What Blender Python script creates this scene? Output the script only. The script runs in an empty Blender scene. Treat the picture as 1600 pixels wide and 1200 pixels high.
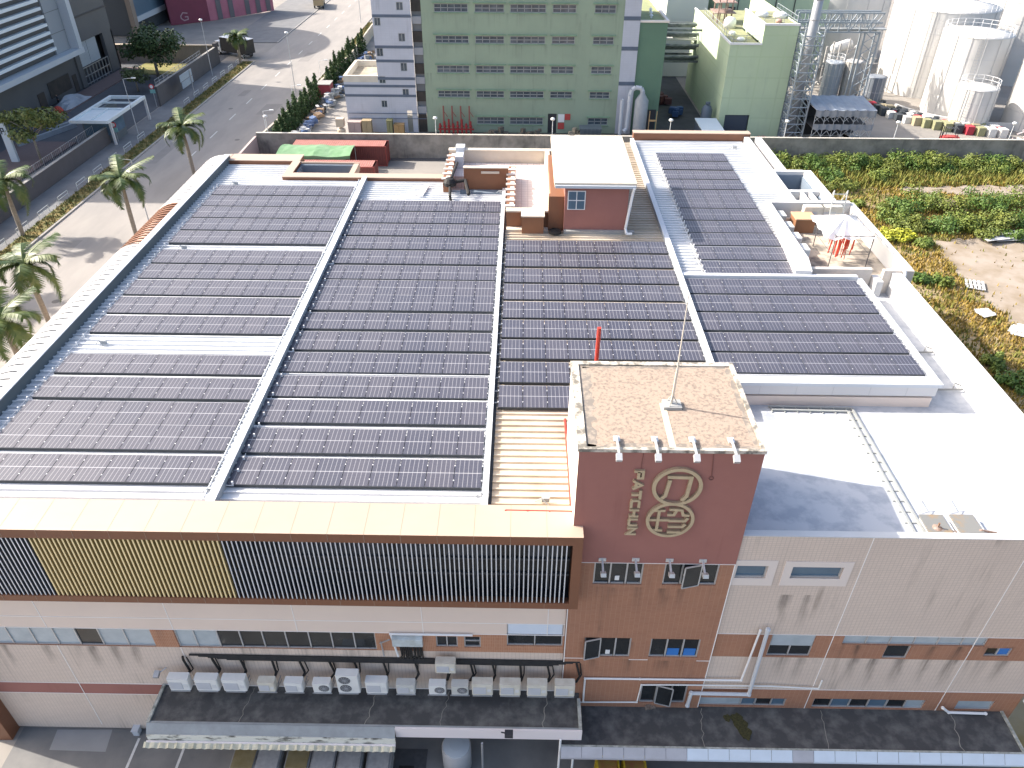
import bpy, bmesh, math, random
from math import radians, sin, cos, pi, sqrt, atan2, hypot
from mathutils import Vector, Matrix
random.seed(7)
C = bpy.context.scene.collection
SC = bpy.context.scene

# ---------------------------------------------------------------- camera, sky, sun, exposure
FOC, PITCH, YAW, ROLL, CAMZ = 1179.8, radians(35.82), radians(-.658), radians(-.334), 34.5
_fw = Vector((sin(YAW)*cos(PITCH), cos(YAW)*cos(PITCH), -sin(PITCH)))
_r = Vector((cos(YAW), -sin(YAW), 0)); _d = _fw.cross(_r)
_r2 = cos(ROLL)*_r + sin(ROLL)*_d; _d2 = -sin(ROLL)*_r + cos(ROLL)*_d
cam_data = bpy.data.cameras.new('camera'); cam = bpy.data.objects.new('camera', cam_data); C.objects.link(cam)
cam_data.sensor_width = 36; cam_data.lens = 36*FOC/1600; cam_data.clip_start = .5; cam_data.clip_end = 3000
cam.matrix_world = Matrix(((_r2.x, -_d2.x, -_fw.x, 0), (_r2.y, -_d2.y, -_fw.y, 0), (_r2.z, -_d2.z, -_fw.z, CAMZ), (0, 0, 0, 1)))
SC.camera = cam
SUN_EL, SUN_AZ = radians(35.2), radians(165)      # azimuth of the sun measured from +X towards +Y
w = bpy.data.worlds.new('World'); SC.world = w; w.use_nodes = True
nt = w.node_tree; bg = nt.nodes['Background']; sky = nt.nodes.new('ShaderNodeTexSky')
sky.sky_type = 'NISHITA'; sky.sun_disc = False; sky.sun_elevation = SUN_EL; sky.sun_rotation = radians(90) - SUN_AZ
sky.air_density = 1.0; sky.dust_density = 4.0; sky.ozone_density = .7
nt.links.new(sky.outputs[0], bg.inputs[0]); bg.inputs[1].default_value = .15
sun_d = bpy.data.lights.new('sun', 'SUN'); sun_d.energy = 3.9; sun_d.angle = radians(.5); sun_d.color = (1, .93, .84)
sun = bpy.data.objects.new('sun', sun_d); C.objects.link(sun)
sv = Vector((cos(SUN_EL)*cos(SUN_AZ), cos(SUN_EL)*sin(SUN_AZ), sin(SUN_EL)))
sun.rotation_euler = sv.to_track_quat('Z', 'Y').to_euler(); sun.location = (-60, 20, 80)
SC.view_settings.view_transform = 'Standard'; SC.view_settings.look = 'None'; SC.view_settings.exposure = 1.22; SC.view_settings.gamma = 1

def ray(x, y): return _r2*((x-800)/FOC) + _d2*((y-600)/FOC) + _fw
def PZ(x, y, z=0): v = ray(x, y); t = (z-CAMZ)/v.z; return Vector((v.x*t, v.y*t, z))
def PY(x, y, Y): v = ray(x, y); t = Y/v.y; return Vector((v.x*t, Y, CAMZ+v.z*t))
def PX(x, y, X): v = ray(x, y); t = X/v.x; return Vector((X, v.y*t, CAMZ+v.z*t))

# ---------------------------------------------------------------- materials
MATS = {}
def mat(name, col, col2=None, ns=3.0, amt=.5, rough=.7, metal=0., spec=.4, tile=None, streak=None, runs=None, drips=None, bump=0., ramp=(.35, .7), wave=None, stretch=None):
    """procedural surface: base colour, blotchy second colour, optional tile joints, run-off streaks and bump"""
    if name in MATS: return MATS[name]
    m = bpy.data.materials.new(name); m.use_nodes = True; N = m.node_tree.nodes; L = m.node_tree.links
    b = N['Principled BSDF']; b.inputs['Roughness'].default_value = rough; b.inputs['Metallic'].default_value = metal
    b.inputs['Specular IOR Level'].default_value = spec
    tc = N.new('ShaderNodeNewGeometry'); pos = tc.outputs['Position']
    def noise(scale, vec, detail=5, r=.6):
        n = N.new('ShaderNodeTexNoise'); n.inputs['Scale'].default_value = scale; n.inputs['Detail'].default_value = detail
        n.inputs['Roughness'].default_value = r; L.new(vec, n.inputs['Vector']); return n.outputs['Fac']
    def mapr(fac, a, c, d=0., e=1.):
        r = N.new('ShaderNodeMapRange'); r.inputs[1].default_value = a; r.inputs[2].default_value = c; r.inputs[3].default_value = d; r.inputs[4].default_value = e
        L.new(fac, r.inputs[0]); return r.outputs[0]
    def mix(fac, a, c):
        x = N.new('ShaderNodeMix'); x.data_type = 'RGBA'
        if isinstance(fac, float): x.inputs[0].default_value = fac
        else: L.new(fac, x.inputs[0])
        for i, v in ((6, a), (7, c)):
            if isinstance(v, tuple): x.inputs[i].default_value = (*v, 1)
            else: L.new(v, x.inputs[i])
        return x.outputs[2]
    c = tuple(col)
    if col2 is not None:
        v = pos
        if stretch:
            mp = N.new('ShaderNodeMapping'); mp.inputs['Scale'].default_value = stretch; L.new(pos, mp.inputs[0]); v = mp.outputs[0]
        f = mapr(noise(ns, v), ramp[0], ramp[1], 0, amt); c = mix(f, c, tuple(col2))
    if tile:
        tw, th, jc, jw = tile[:4]; axis = tile[4] if len(tile) > 4 else 'x'
        s = N.new('ShaderNodeSeparateXYZ'); L.new(pos, s.inputs[0])
        cx = N.new('ShaderNodeCombineXYZ'); L.new(s.outputs[{'x': 0, 'y': 1, 'h': 0}[axis]], cx.inputs[0]); L.new(s.outputs[1 if axis == 'h' else 2], cx.inputs[1])
        br = N.new('ShaderNodeTexBrick'); br.offset = 0; br.inputs['Scale'].default_value = 1; br.inputs['Brick Width'].default_value = tw
        br.inputs['Row Height'].default_value = th; br.inputs['Mortar Size'].default_value = jw; br.inputs['Mortar Smooth'].default_value = .2
        br.inputs['Color1'].default_value = (0, 0, 0, 1); br.inputs['Color2'].default_value = (.22, .22, .22, 1); br.inputs['Mortar'].default_value = (1, 1, 1, 1)
        L.new(cx.outputs[0], br.inputs['Vector']); c = mix(br.outputs['Color'], c, tuple(jc))
    if streak:
        sc, amount, scol = streak
        mp = N.new('ShaderNodeMapping'); mp.inputs['Scale'].default_value = (sc, sc, sc*.06); L.new(pos, mp.inputs[0])
        f1 = mapr(noise(1., mp.outputs[0], 4, .65), .56, .78); f2 = mapr(noise(.35, pos, 3), .42, .62, 0, amount)
        mu = N.new('ShaderNodeMath'); mu.operation = 'MULTIPLY'; L.new(f1, mu.inputs[0]); L.new(f2, mu.inputs[1]); c = mix(mu.outputs[0], c, tuple(scol))
    if runs:                                       # dark run-off stains hanging below sills at given heights, fading downwards
        rcol, tops = runs; s2 = N.new('ShaderNodeSeparateXYZ'); L.new(pos, s2.inputs[0])
        mp = N.new('ShaderNodeMapping'); mp.inputs['Scale'].default_value = (2.1, 1, .05); L.new(pos, mp.inputs[0]); f1 = mapr(noise(1., mp.outputs[0], 5, .7), .5, .68)
        mp2 = N.new('ShaderNodeMapping'); mp2.inputs['Scale'].default_value = (.5, 1, .02); L.new(pos, mp2.inputs[0]); f2 = mapr(noise(1., mp2.outputs[0], 2), .42, .6)
        for zt_, ln_, am_ in tops:
            fade = mapr(s2.outputs[2], zt_-ln_, zt_, 0, am_); gt = N.new('ShaderNodeMath'); gt.operation = 'LESS_THAN'; L.new(s2.outputs[2], gt.inputs[0]); gt.inputs[1].default_value = zt_
            k = None
            for q in (f1, f2, fade, gt.outputs[0]):
                if k is None: k = q; continue
                mu = N.new('ShaderNodeMath'); mu.operation = 'MULTIPLY'; L.new(k, mu.inputs[0]); L.new(q, mu.inputs[1]); k = mu.outputs[0]
            c = mix(k, c, tuple(rcol))
    if drips:                                      # single run-off stains: (x, top height, length, width, strength)
        dcol, lst = drips; s3 = N.new('ShaderNodeSeparateXYZ'); L.new(pos, s3.inputs[0])
        mp = N.new('ShaderNodeMapping'); mp.inputs['Scale'].default_value = (9, 1, .5); L.new(pos, mp.inputs[0]); fine = mapr(noise(1., mp.outputs[0], 4, .7), .3, .62, .25, 1)
        wob = mapr(noise(.8, pos, 2), .3, .7, -.12, .12); tot = None
        def MM(op, a_, b_=None):
            n = N.new('ShaderNodeMath'); n.operation = op
            for i, v in ((0, a_), (1, b_)):
                if v is None: continue
                if isinstance(v, (int, float)): n.inputs[i].default_value = v
                else: L.new(v, n.inputs[i])
            return n.outputs[0]
        xx = MM('ADD', s3.outputs[0], wob)
        for x0_, zt_, ln_, wd_, am_ in lst:
            d = MM('ABSOLUTE', MM('SUBTRACT', xx, x0_)); m1 = mapr(d, wd_*.15, wd_, am_, 0); m2 = mapr(s3.outputs[2], zt_-ln_, zt_, 0, 1); m3 = MM('LESS_THAN', s3.outputs[2], zt_)
            k = MM('MULTIPLY', MM('MULTIPLY', m1, m2), m3); tot = k if tot is None else MM('MAXIMUM', tot, k)
        c = mix(MM('MULTIPLY', tot, fine), c, tuple(dcol))
    if isinstance(c, tuple): b.inputs['Base Color'].default_value = (*c, 1)
    else: L.new(c, b.inputs['Base Color'])
    if bump:
        bp = N.new('ShaderNodeBump'); bp.inputs['Strength'].default_value = bump; bp.inputs['Distance'].default_value = .05
        L.new(noise(ns*4, pos), bp.inputs['Height']); L.new(bp.outputs[0], b.inputs['Normal'])
    MATS[name] = m; return m

WHITE = mat('white_paint', (.58, .58, .58), (.42, .42, .41), .5, .4, .5)
SHEET = mat('white_roof_sheet', (.66, .67, .68), (.5, .5, .5), .35, .5, .45, spec=.4)
SHEETC = mat('cream_roof_sheet', (.56, .49, .4), (.36, .28, .19), .6, .7, .5, streak=None)
CONC = mat('weathered_concrete', (.35, .275, .215), (.15, .12, .1), 8, .85, .95, bump=.4, ramp=(.46, .7))
CONCG = mat('grey_concrete', (.34, .34, .33), (.2, .2, .2), .8, .7, .9, bump=.2)
ASPH = mat('asphalt', (.085, .086, .09), (.05, .05, .054), .6, .7, .9, bump=.2)
BEIGE = mat('beige_coping', (.44, .335, .262), (.38, .285, .215), .4, .4, .55)
BROWN = mat('brown_cladding', (.2, .085, .045), (.15, .065, .036), .8, .5, .5)
RED = mat('terracotta_paint', (.325, .142, .118), (.28, .12, .1), .7, .6, .8, streak=(3., .35, (.16, .06, .05)))
def DX(px_, y=1000): return PY(px_, y, 19.35).x
BRICK = mat('brown_brick_tile', (.34, .158, .095), (.27, .125, .08), .9, .7, .75, tile=(.2, .075, (.42, .24, .155), .006), streak=(2.6, .75, (.09, .05, .036)), runs=((.08, .05, .038), ((10.9, 1.6, .6), (6.2, 1.2, .6), (7.4, .9, .5))),
            drips=((.07, .045, .035), [(DX(1036, 920), 10.85, 1.5, .28, .8), (DX(1062, 920), 10.85, 1.1, .2, .7), (DX(955, 920), 10.85, .7, .2, .5), (DX(928, 1035), 6.15, .9, .3, .7), (DX(1035, 1035), 6.15, .8, .35, .7), (DX(1341, 1012), 7.35, 1.2, .22, .9), (DX(1456, 1015), 7.35, 1.2, .25, .9), (DX(1496, 1015), 7.35, 1.3, .25, .95)]))
BRICKL = mat('orange_brick_tile', (.4, .185, .105), (.32, .15, .085), .9, .6, .75, tile=(.075, .22, (.5, .3, .2), .006), streak=(2.6, .6, (.12, .07, .055)))
TILE = mat('beige_wall_tile', (.67, .555, .47), (.59, .485, .41), .5, .6, .7, tile=(.16, .1, (.5, .41, .35), .012), streak=(2.2, .8, (.16, .125, .1)), runs=((.12, .1, .085), ((6.46, 2.0, .45), (3.6, 1.6, .4))),
           drips=((.085, .07, .06), [(DX(1231, 926), 10.5, 2.4, .26, .85), (DX(1265, 926), 10.5, 2.3, .22, .8), (DX(1225, 1025), 6.44, 1.8, .35, .6), (DX(1255, 1025), 6.44, 1.9, .3, .7), (DX(1335, 1030), 6.44, 1.9, .3, .75), (DX(1369, 1031), 6.44, 2.1, .28, .9), (DX(1409, 1031), 6.44, 2.1, .28, .9), (DX(1450, 1031), 6.44, 2.0, .3, .8), (DX(1490, 1031), 6.44, 2.1, .3, .95), (DX(1568, 1035), 6.44, 1.6, .3, .6),
                                     (DX(8, 1012), 6.44, 1.7, .22, .85), (DX(72, 1012), 6.44, 1.4, .25, .7), (DX(143, 1012), 6.44, 1.7, .28, .9), (DX(178, 1012), 6.44, 1.5, .25, .8), (DX(210, 1012), 6.44, 1.7, .25, .85), (DX(120, 1012), 6.44, 1.0, .25, .5)]))
CLAD = mat('pink_beige_panel', (.72, .595, .51), (.66, .54, .465), .5, .5, .6)
JOINT = mat('white_joint', (.8, .76, .73))
DARKM = mat('dark_metal', (.03, .033, .04), rough=.5, spec=.5)
STEEL = mat('galvanised_steel', (.45, .47, .5), (.3, .32, .34), 2, .5, .4, .6)
ALU = mat('aluminium_frame', (.5, .5, .5), rough=.4, metal=.4)
SILVER = mat('silver_fin', (.66, .68, .72), rough=.35, metal=.3)
GOLD = mat('gold_fin', (.82, .66, .36), rough=.4, metal=.1)
GLASSD = mat('dark_window_glass', (.012, .014, .016), (.03, .035, .038), 1.2, .8, .08, spec=.5)
GLASSL = mat('pale_blind_glass', (.42, .47, .5), (.3, .35, .38), 1.5, .7, .15, spec=.5)
GLASSB = mat('blue_grey_glass', (.1, .16, .22), (.06, .1, .14), .8, .6, .08, spec=.5)
BLUEP = mat('blue_sheet', (.03, .17, .5), rough=.5)
PVC = mat('white_pvc', (.75, .75, .75), rough=.35)
PVCG = mat('grey_pvc', (.5, .53, .57), rough=.4)
REDP = mat('red_pipe', (.42, .045, .03), rough=.45)
ACW = mat('ac_white_casing', (.68, .69, .68), (.58, .58, .56), 3, .4, .45)
ACG = mat('ac_grille', (.42, .43, .45), rough=.5)
BLACK = mat('black_rubber', (.012, .012, .013), (.035, .033, .03), 4, .6, .7)
LAV = (.1, .1, .11)
SLABD = mat('dark_slab_coating', (.06, .06, .062), (.17, .168, .16), 1.5, .8, .8, bump=.3, ramp=(.44, .72))
ROOFW = mat('white_waterproof_coating', (.46, .475, .5), (.3, .325, .37), 1.3, .75, .55, ramp=(.45, .62), bump=.05)
FLASH = mat('white_flashing', (.55, .57, .6), rough=.45)

def panel_mat():
    m = bpy.data.materials.new('solar_cells'); m.use_nodes = True; N = m.node_tree.nodes; L = m.node_tree.links
    b = N['Principled BSDF']; tc = N.new('ShaderNodeTexCoord'); s = N.new('ShaderNodeSeparateXYZ'); L.new(tc.outputs['Object'], s.inputs[0])
    def M(op, a, c=None):
        n = N.new('ShaderNodeMath'); n.operation = op
        for i, v in ((0, a), (1, c)):
            if v is None: continue
            if isinstance(v, (int, float)): n.inputs[i].default_value = v
            else: L.new(v, n.inputs[i])
        return n.outputs[0]
    W, H = PW, PL
    def line(coord, period, off, width):       # 1 on the line
        f = M('FRACT', M('ADD', M('DIVIDE', coord, period), off)); d = M('ABSOLUTE', M('SUBTRACT', f, .5)); return M('GREATER_THAN', d, .5-width/period/2)
    x, y = s.outputs[0], s.outputs[1]
    v1 = line(x, W/6, 0., .02); v2 = line(x, W/24, 0., .004); h1 = line(y, H/18, 0., .007)
    mid = M('LESS_THAN', M('ABSOLUTE', y), .02)
    edge = M('GREATER_THAN', y, H/2-.03)
    def mix(f, a, c):
        n = N.new('ShaderNodeMix'); n.data_type = 'RGBA'
        if isinstance(f, (int, float)): n.inputs[0].default_value = f
        else: L.new(f, n.inputs[0])
        for i, v in ((6, a), (7, c)):
            if isinstance(v, tuple): n.inputs[i].default_value = (*v, 1)
            else: L.new(v, n.inputs[i])
        return n.outputs[2]
    oi = N.new('ShaderNodeObjectInfo'); g = N.new('ShaderNodeNewGeometry'); no = N.new('ShaderNodeTexNoise'); no.inputs['Scale'].default_value = .5; L.new(g.outputs['Position'], no.inputs['Vector'])
    base = mix(oi.outputs['Random'], (.024, .026, .05), (.043, .041, .062)); base = mix(M('MULTIPLY', no.outputs['Fac'], .35), base, (.075, .073, .092))
    c = mix(M('MULTIPLY', h1, .35), base, (.2, .2, .21)); c = mix(M('MULTIPLY', v2, .45), c, (.25, .25, .27)); c = mix(M('MULTIPLY', M('MULTIPLY', v1, M('LESS_THAN', M('ABSOLUTE', x), W/2-.03)), .8), c, (.3, .3, .32)); c = mix(M('MULTIPLY', mid, .8), c, (.38, .38, .4)); c = mix(M('MULTIPLY', edge, .65), c, (.45, .45, .47))
    L.new(c, b.inputs['Base Color']); b.inputs['Roughness'].default_value = .5; b.inputs['Specular IOR Level'].default_value = .7
    return m

# ---------------------------------------------------------------- mesh builder
class MB:
    def __init__(s): s.v = []; s.f = []; s.mi = []; s.m = 0; s.sm = []; s.smooth = False
    def add(s, vs, fs):
        o = len(s.v); s.v += [tuple(p) for p in vs]
        for f in fs: s.f.append([i+o for i in f]); s.mi.append(s.m); s.sm.append(s.smooth)
        return s
    def box(s, x0, x1, y0, y1, z0, z1):
        if x0 > x1: x0, x1 = x1, x0
        if y0 > y1: y0, y1 = y1, y0
        if z0 > z1: z0, z1 = z1, z0
        return s.add([(x0,y0,z0),(x1,y0,z0),(x1,y1,z0),(x0,y1,z0),(x0,y0,z1),(x1,y0,z1),(x1,y1,z1),(x0,y1,z1)], [(0,3,2,1),(4,5,6,7),(0,1,5,4),(1,2,6,5),(2,3,7,6),(3,0,4,7)])
    def cbox(s, c, sx, sy, sz, rz=0, rx=0, ry=0):
        R = Matrix.Rotation(rz, 3, 'Z') @ Matrix.Rotation(ry, 3, 'Y') @ Matrix.Rotation(rx, 3, 'X'); vs = []
        for z in (-1, 1):
            for x, y in ((-1,-1),(1,-1),(1,1),(-1,1)): vs.append(Vector(c) + R @ Vector((x*sx/2, y*sy/2, z*sz/2)))
        return s.add(vs, [(0,3,2,1),(4,5,6,7),(0,1,5,4),(1,2,6,5),(2,3,7,6),(3,0,4,7)])
    def quad(s, *p): return s.add(p, [tuple(range(len(p)))])
    def prism(s, pts, z0, z1):                       # pts counter-clockwise (x, y)
        n = len(pts); vs = [(p[0], p[1], z0) for p in pts] + [(p[0], p[1], z1) for p in pts]
        return s.add(vs, [tuple(range(n))[::-1], tuple(range(n, 2*n))] + [(i, (i+1) % n, n+(i+1) % n, n+i) for i in range(n)])
    def extr(s, prof, a, b):                          # prof: list of Vector offsets; sweep from a to b (open profile, double ends)
        n = len(prof); vs = [Vector(a)+p for p in prof] + [Vector(b)+p for p in prof]
        return s.add(vs, [(i, i+1, n+i+1, n+i) for i in range(n-1)])
    def tube(s, a, b, r, n=8, r2=None, cap=True):
        a, b = Vector(a), Vector(b); d = (b-a)
        if d.length < 1e-6: return s
        d.normalize(); u = d.orthogonal().normalized(); w_ = d.cross(u); r2 = r if r2 is None else r2
        vs = [a+(u*cos(2*pi*i/n)+w_*sin(2*pi*i/n))*r for i in range(n)] + [b+(u*cos(2*pi*i/n)+w_*sin(2*pi*i/n))*r2 for i in range(n)]
        fs = [(i, (i+1) % n, n+(i+1) % n, n+i) for i in range(n)]
        if cap: fs += [tuple(range(n))[::-1], tuple(range(n, 2*n))]
        return s.add(vs, fs)
    def path(s, pts, r, n=7):
        for a, b in zip(pts, pts[1:]): s.tube(a, b, r, n)
        return s
    def bar(s, a, b, w_, h, up=(0, 0, 1)):            # rectangular bar from a to b
        a, b = Vector(a), Vector(b); d = (b-a).normalized(); up = Vector(up)
        if abs(d.dot(up)) > .99: up = Vector((0, 1, 0))
        u = d.cross(up).normalized()*w_/2; t = u.cross(d).normalized()*h/2
        return s.add([a-u-t, a+u-t, a+u+t, a-u+t, b-u-t, b+u-t, b+u+t, b-u+t], [(0,3,2,1),(4,5,6,7),(0,1,5,4),(1,2,6,5),(2,3,7,6),(3,0,4,7)])
    def lathe(s, c, prof, n=24, cap=True):            # prof: (r, z)
        c = Vector(c); k = len(prof); vs = []
        for r, z in prof: vs += [c+Vector((r*cos(2*pi*i/n), r*sin(2*pi*i/n), z)) for i in range(n)]
        fs = [(j*n+i, j*n+(i+1) % n, (j+1)*n+(i+1) % n, (j+1)*n+i) for j in range(k-1) for i in range(n)]
        if cap: fs += [tuple(range(n))[::-1], tuple(range((k-1)*n, k*n))]
        return s.add(vs, fs)
    def build(s, name, mats, parent=None, off=None):
        if not isinstance(mats, (list, tuple)): mats = [mats]
        me = bpy.data.meshes.new(name)
        if off is None:
            off = (0, 0, 0)
            if parent is not None: off = parent.get('_w', (0, 0, 0))
        me.from_pydata([(p[0]-off[0], p[1]-off[1], p[2]-off[2]) for p in s.v], [], s.f)
        for m in mats: me.materials.append(m)
        me.polygons.foreach_set('material_index', s.mi); me.polygons.foreach_set('use_smooth', s.sm); me.update()
        o = bpy.data.objects.new(name, me); C.objects.link(o)
        if parent is not None: o.parent = parent; o['_w'] = tuple(off)
        return o

def tag(o, label=None, cat=None, group=None, kind=None):
    if label: o['label'] = label
    if cat: o['category'] = cat
    if group: o['group'] = group
    if kind: o['kind'] = kind
    return o
def thing(name, label, cat, loc=(0, 0, 0), group=None, rz=0):
    o = bpy.data.objects.new(name, None); C.objects.link(o); o.location = loc; o.rotation_euler = (0, 0, rz); o.empty_display_size = .2
    o['_w'] = tuple(loc); return tag(o, label, cat, group)
def solo(mb, name, mats, label, cat, loc=(0, 0, 0), group=None):       # a thing that is one mesh, its origin at loc
    o = mb.build(name, mats, off=loc); o.location = loc; return tag(o, label, cat, group)
def copy_tree(o, parent=None):
    c = o.copy(); C.objects.link(c)
    if parent is not None: c.parent = parent
    for ch in list(o.children): copy_tree(ch, c)
    return c
def struct(mb, name, m): return tag(mb.build(name, m), kind='structure')
def stuff(mb, name, m, label, cat): return tag(mb.build(name, m), label, cat, kind='stuff')

def wall_xz(mb, Y, x0, x1, z0, z1, holes=(), rev=.14, face=-1):
    """wall in the plane Y seen from -Y, with rectangular holes (x0, x1, z0, z1) and their reveals"""
    xs = sorted({x0, x1, *[v for h in holes for v in h[:2] if x0 < v < x1]}); zs = sorted({z0, z1, *[v for h in holes for v in h[2:] if z0 < v < z1]})
    for a, b in zip(xs, xs[1:]):
        for c, d in zip(zs, zs[1:]):
            mx, mz = (a+b)/2, (c+d)/2
            if any(h[0] < mx < h[1] and h[2] < mz < h[3] for h in holes): continue
            mb.quad((a, Y, c), (b, Y, c), (b, Y, d), (a, Y, d))
    for h in holes:
        a, b, c, d = max(h[0], x0), min(h[1], x1), max(h[2], z0), min(h[3], z1)
        if a >= b or c >= d: continue
        mb.quad((a, Y, c), (a, Y+rev, c), (b, Y+rev, c), (b, Y, c)); mb.quad((a, Y, d), (b, Y, d), (b, Y+rev, d), (a, Y+rev, d))
        mb.quad((a, Y, c), (a, Y, d), (a, Y+rev, d), (a, Y+rev, c)); mb.quad((b, Y, c), (b, Y+rev, c), (b, Y+rev, d), (b, Y, d))
def window_xz(parent, Y, x0, x1, z0, z1, mull, panes, frame=None, fw=.05, rails=(), open_leaf=None, rev=.1, label=None):
    """window set back from the wall plane Y: frame part with one pane sub-part per light"""
    frame = frame or ALU; f = MB(); y0, y1 = Y+rev-.05, Y+rev+.03
    for x in (x0+fw/2, *mull, x1-fw/2): f.box(x-fw/2, x+fw/2, y0, y1, z0, z1)
    ed = [x0, *mull, x1]
    for a, b in zip(ed, ed[1:]):
        for z in (z0+fw/2, *rails, z1-fw/2): f.box(a+fw, b-fw, y0+.006, y1-.006, z-fw/2, z+fw/2) if b-a > 2.2*fw else None
    w_ = f.build('window', frame, parent)
    if label: w_['label'] = label
    for i, (a, b) in enumerate(zip(ed, ed[1:])):
        m = panes[i % len(panes)]
        if open_leaf and i == open_leaf[0]:
            hx = a if open_leaf[1] < 0 else b; wd = (b-a); an = radians(14)*open_leaf[1]; ex = hx-open_leaf[1]*wd*cos(an); ey = Y-.02-wd*sin(abs(an))
            g = MB(); g.bar((hx, Y-.02, z0+.03), (ex, ey, z0+.03), .04, .05); g.bar((hx, Y-.02, z1-.03), (ex, ey, z1-.03), .04, .05); g.bar((ex, ey, z0+.055), (ex, ey, z1-.055), .05, .05); g.bar((hx, Y-.02, z0+.055), (hx, Y-.02, z1-.055), .05, .05)
            g.build('open_casement', ALU, w_)
            g = MB(); g.quad((hx, Y-.02, z0+.05), (ex, ey, z0+.05), (ex, ey, z1-.05), (hx, Y-.02, z1-.05)); g.build('pane', GLASSD, w_)
            m = DARKM
        p = MB(); p.quad((a, Y+rev, z0), (b, Y+rev, z0), (b, Y+rev, z1), (a, Y+rev, z1)); p.build('pane', m, w_)
    return w_
# ================================================================ THE FACTORY
F = 19.35
bld = thing('factory_building', 'long beige factory with a roof full of solar panels and a terracotta stair tower', 'building', (0, F, 0))
core = MB()
core.prism([(-25.2, 19.62), (8.2, 19.62), (8.2, 28.8), (19.5, 28.8), (19.5, 40.6), (17.4, 40.6), (17.4, 49.6), (19.1, 49.6), (19.1, 64.2), (9.4, 64.2), (9.4, 57.9), (-5.6, 57.9), (-5.6, 54.3), (-17.1, 54.3), (-17.1, 58.6), (-25.2, 58.6)], 0, 13.2)
core.prism([(8.21, 19.62), (22.49, 19.62), (22.49, 40.6), (19.51, 40.6), (19.51, 28.79), (8.21, 28.79)], 0, 12.3)
core.prism([(17.41, 40.61), (23, 40.61), (23, 49.7), (17.41, 49.7)], 0, 12.75)
core.prism([(19.11, 49.71), (21.9, 49.71), (21.9, 56.2), (19.11, 56.2)], 0, 9)
core.build('core_wall', CLAD, bld)

# ---- corrugated roofs, ribs run across the bays
def sheet(rects, z, m):
    mb = MB(); P = .4
    for x0, x1, y0, y1 in rects:
        k0, k1 = math.ceil(y0/P-1e-6), math.floor(y1/P+1e-6); prof = []
        if y0 < k0*P: prof.append(Vector((0, y0, 0)))
        for k in range(k0, k1+1):
            b = k*P
            for dy, dz in ((-.045, 0), (-.035, .09), (.03, .09), (.055, 0)):
                if y0 <= b+dy <= y1: prof.append(Vector((0, b+dy, dz)))
        if prof[-1].y < y1: prof.append(Vector((0, y1, 0)))
        mb.extr(prof, (x0, 0, z), (x1, 0, z))
    return mb.build('roof_sheet', m, bld)
RZ = 13.8
sheet([(-22.8, -17.4, 20.2, 57.6), (-17.4, -11.7, 20.2, 54.2)], RZ, SHEET)
sheet([(-11.5, -5.2, 20.2, 54.2), (-5.2, -1.28, 20.2, 52.6)], RZ, SHEET)
sheet([(-1, 8.2, 20.2, 27.9), (-1, 9.1, 27.9, 46), (6.7, 9.1, 46, 63.6)], RZ-.03, SHEETC)
sheet([(9.35, 18.6, 49.8, 64), (9.35, 17.1, 39.6, 49.8)], RZ, SHEET)
sheet([(9.35, 19.5, 29.3, 39.2)], RZ, SHEET)

def coping(name, x0, x1, y0, y1, z0, z1, top=BEIGE, side=BROWN, t=.05, ov=.03):
    b = MB(); b.m = 1; b.box(x0, x1, y0, y1, z0, z1-t); b.m = 0; b.box(x0-ov, x1+ov, y0-ov, y1+ov, z1-t, z1)
    return b.build(name, [top, side], bld)
# beams between the bays
def beam(x0, x1, y0, y1, z0, z1): b = MB(); b.m = 1; b.box(x0, x1, y0, y1, z0, z1-.04); b.m = 0; b.box(x0-.03, x1+.03, y0-.02, y1+.02, z1-.04, z1); return b.build('ridge_beam', [FLASH, mat('beam_side_shade', (.3, .33, .36), rough=.6)], bld)  # sides in a darker copy of the flashing, shade put into the colour
beam(-11.72, -11.44, 20.3, 54.05, 13.7, 14.25)
beam(-1.34, -1.16, 20.3, 52.5, 13.6, 14.06)
beam(9.08, 9.33, 27.9, 63.6, 13.6, 14.2)
# dark gutter beside the middle beam
g = MB(); g.box(-1.15, -1.01, 20.25, 46, 13.6, 13.74); g.build('roof_gutter', DARKM, bld)
# cable tray along the first beam
tr = MB()
for x in (-12.0, -11.8): tr.box(x-.02, x+.02, 20.6, 53.9, 14.0, 14.07)
for k in range(166): y = 20.7+k*.2; tr.box(-11.98, -11.82, y, y+.05, 14.01, 14.03)
for k in range(25): y = 21+k*1.33; tr.box(-12.04, -11.74, y, y+.06, 13.88, 14.0)
tr.build('cable_tray', PVCG, bld)
# left parapet
coping('roof_parapet', -23.15, -22.8, 20.2, 57.9, 13.4, 14.45, FLASH, mat('parapet_side_shade', (.1, .12, .13), rough=.6))  # side coloured dark for the shade on its inner face
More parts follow.
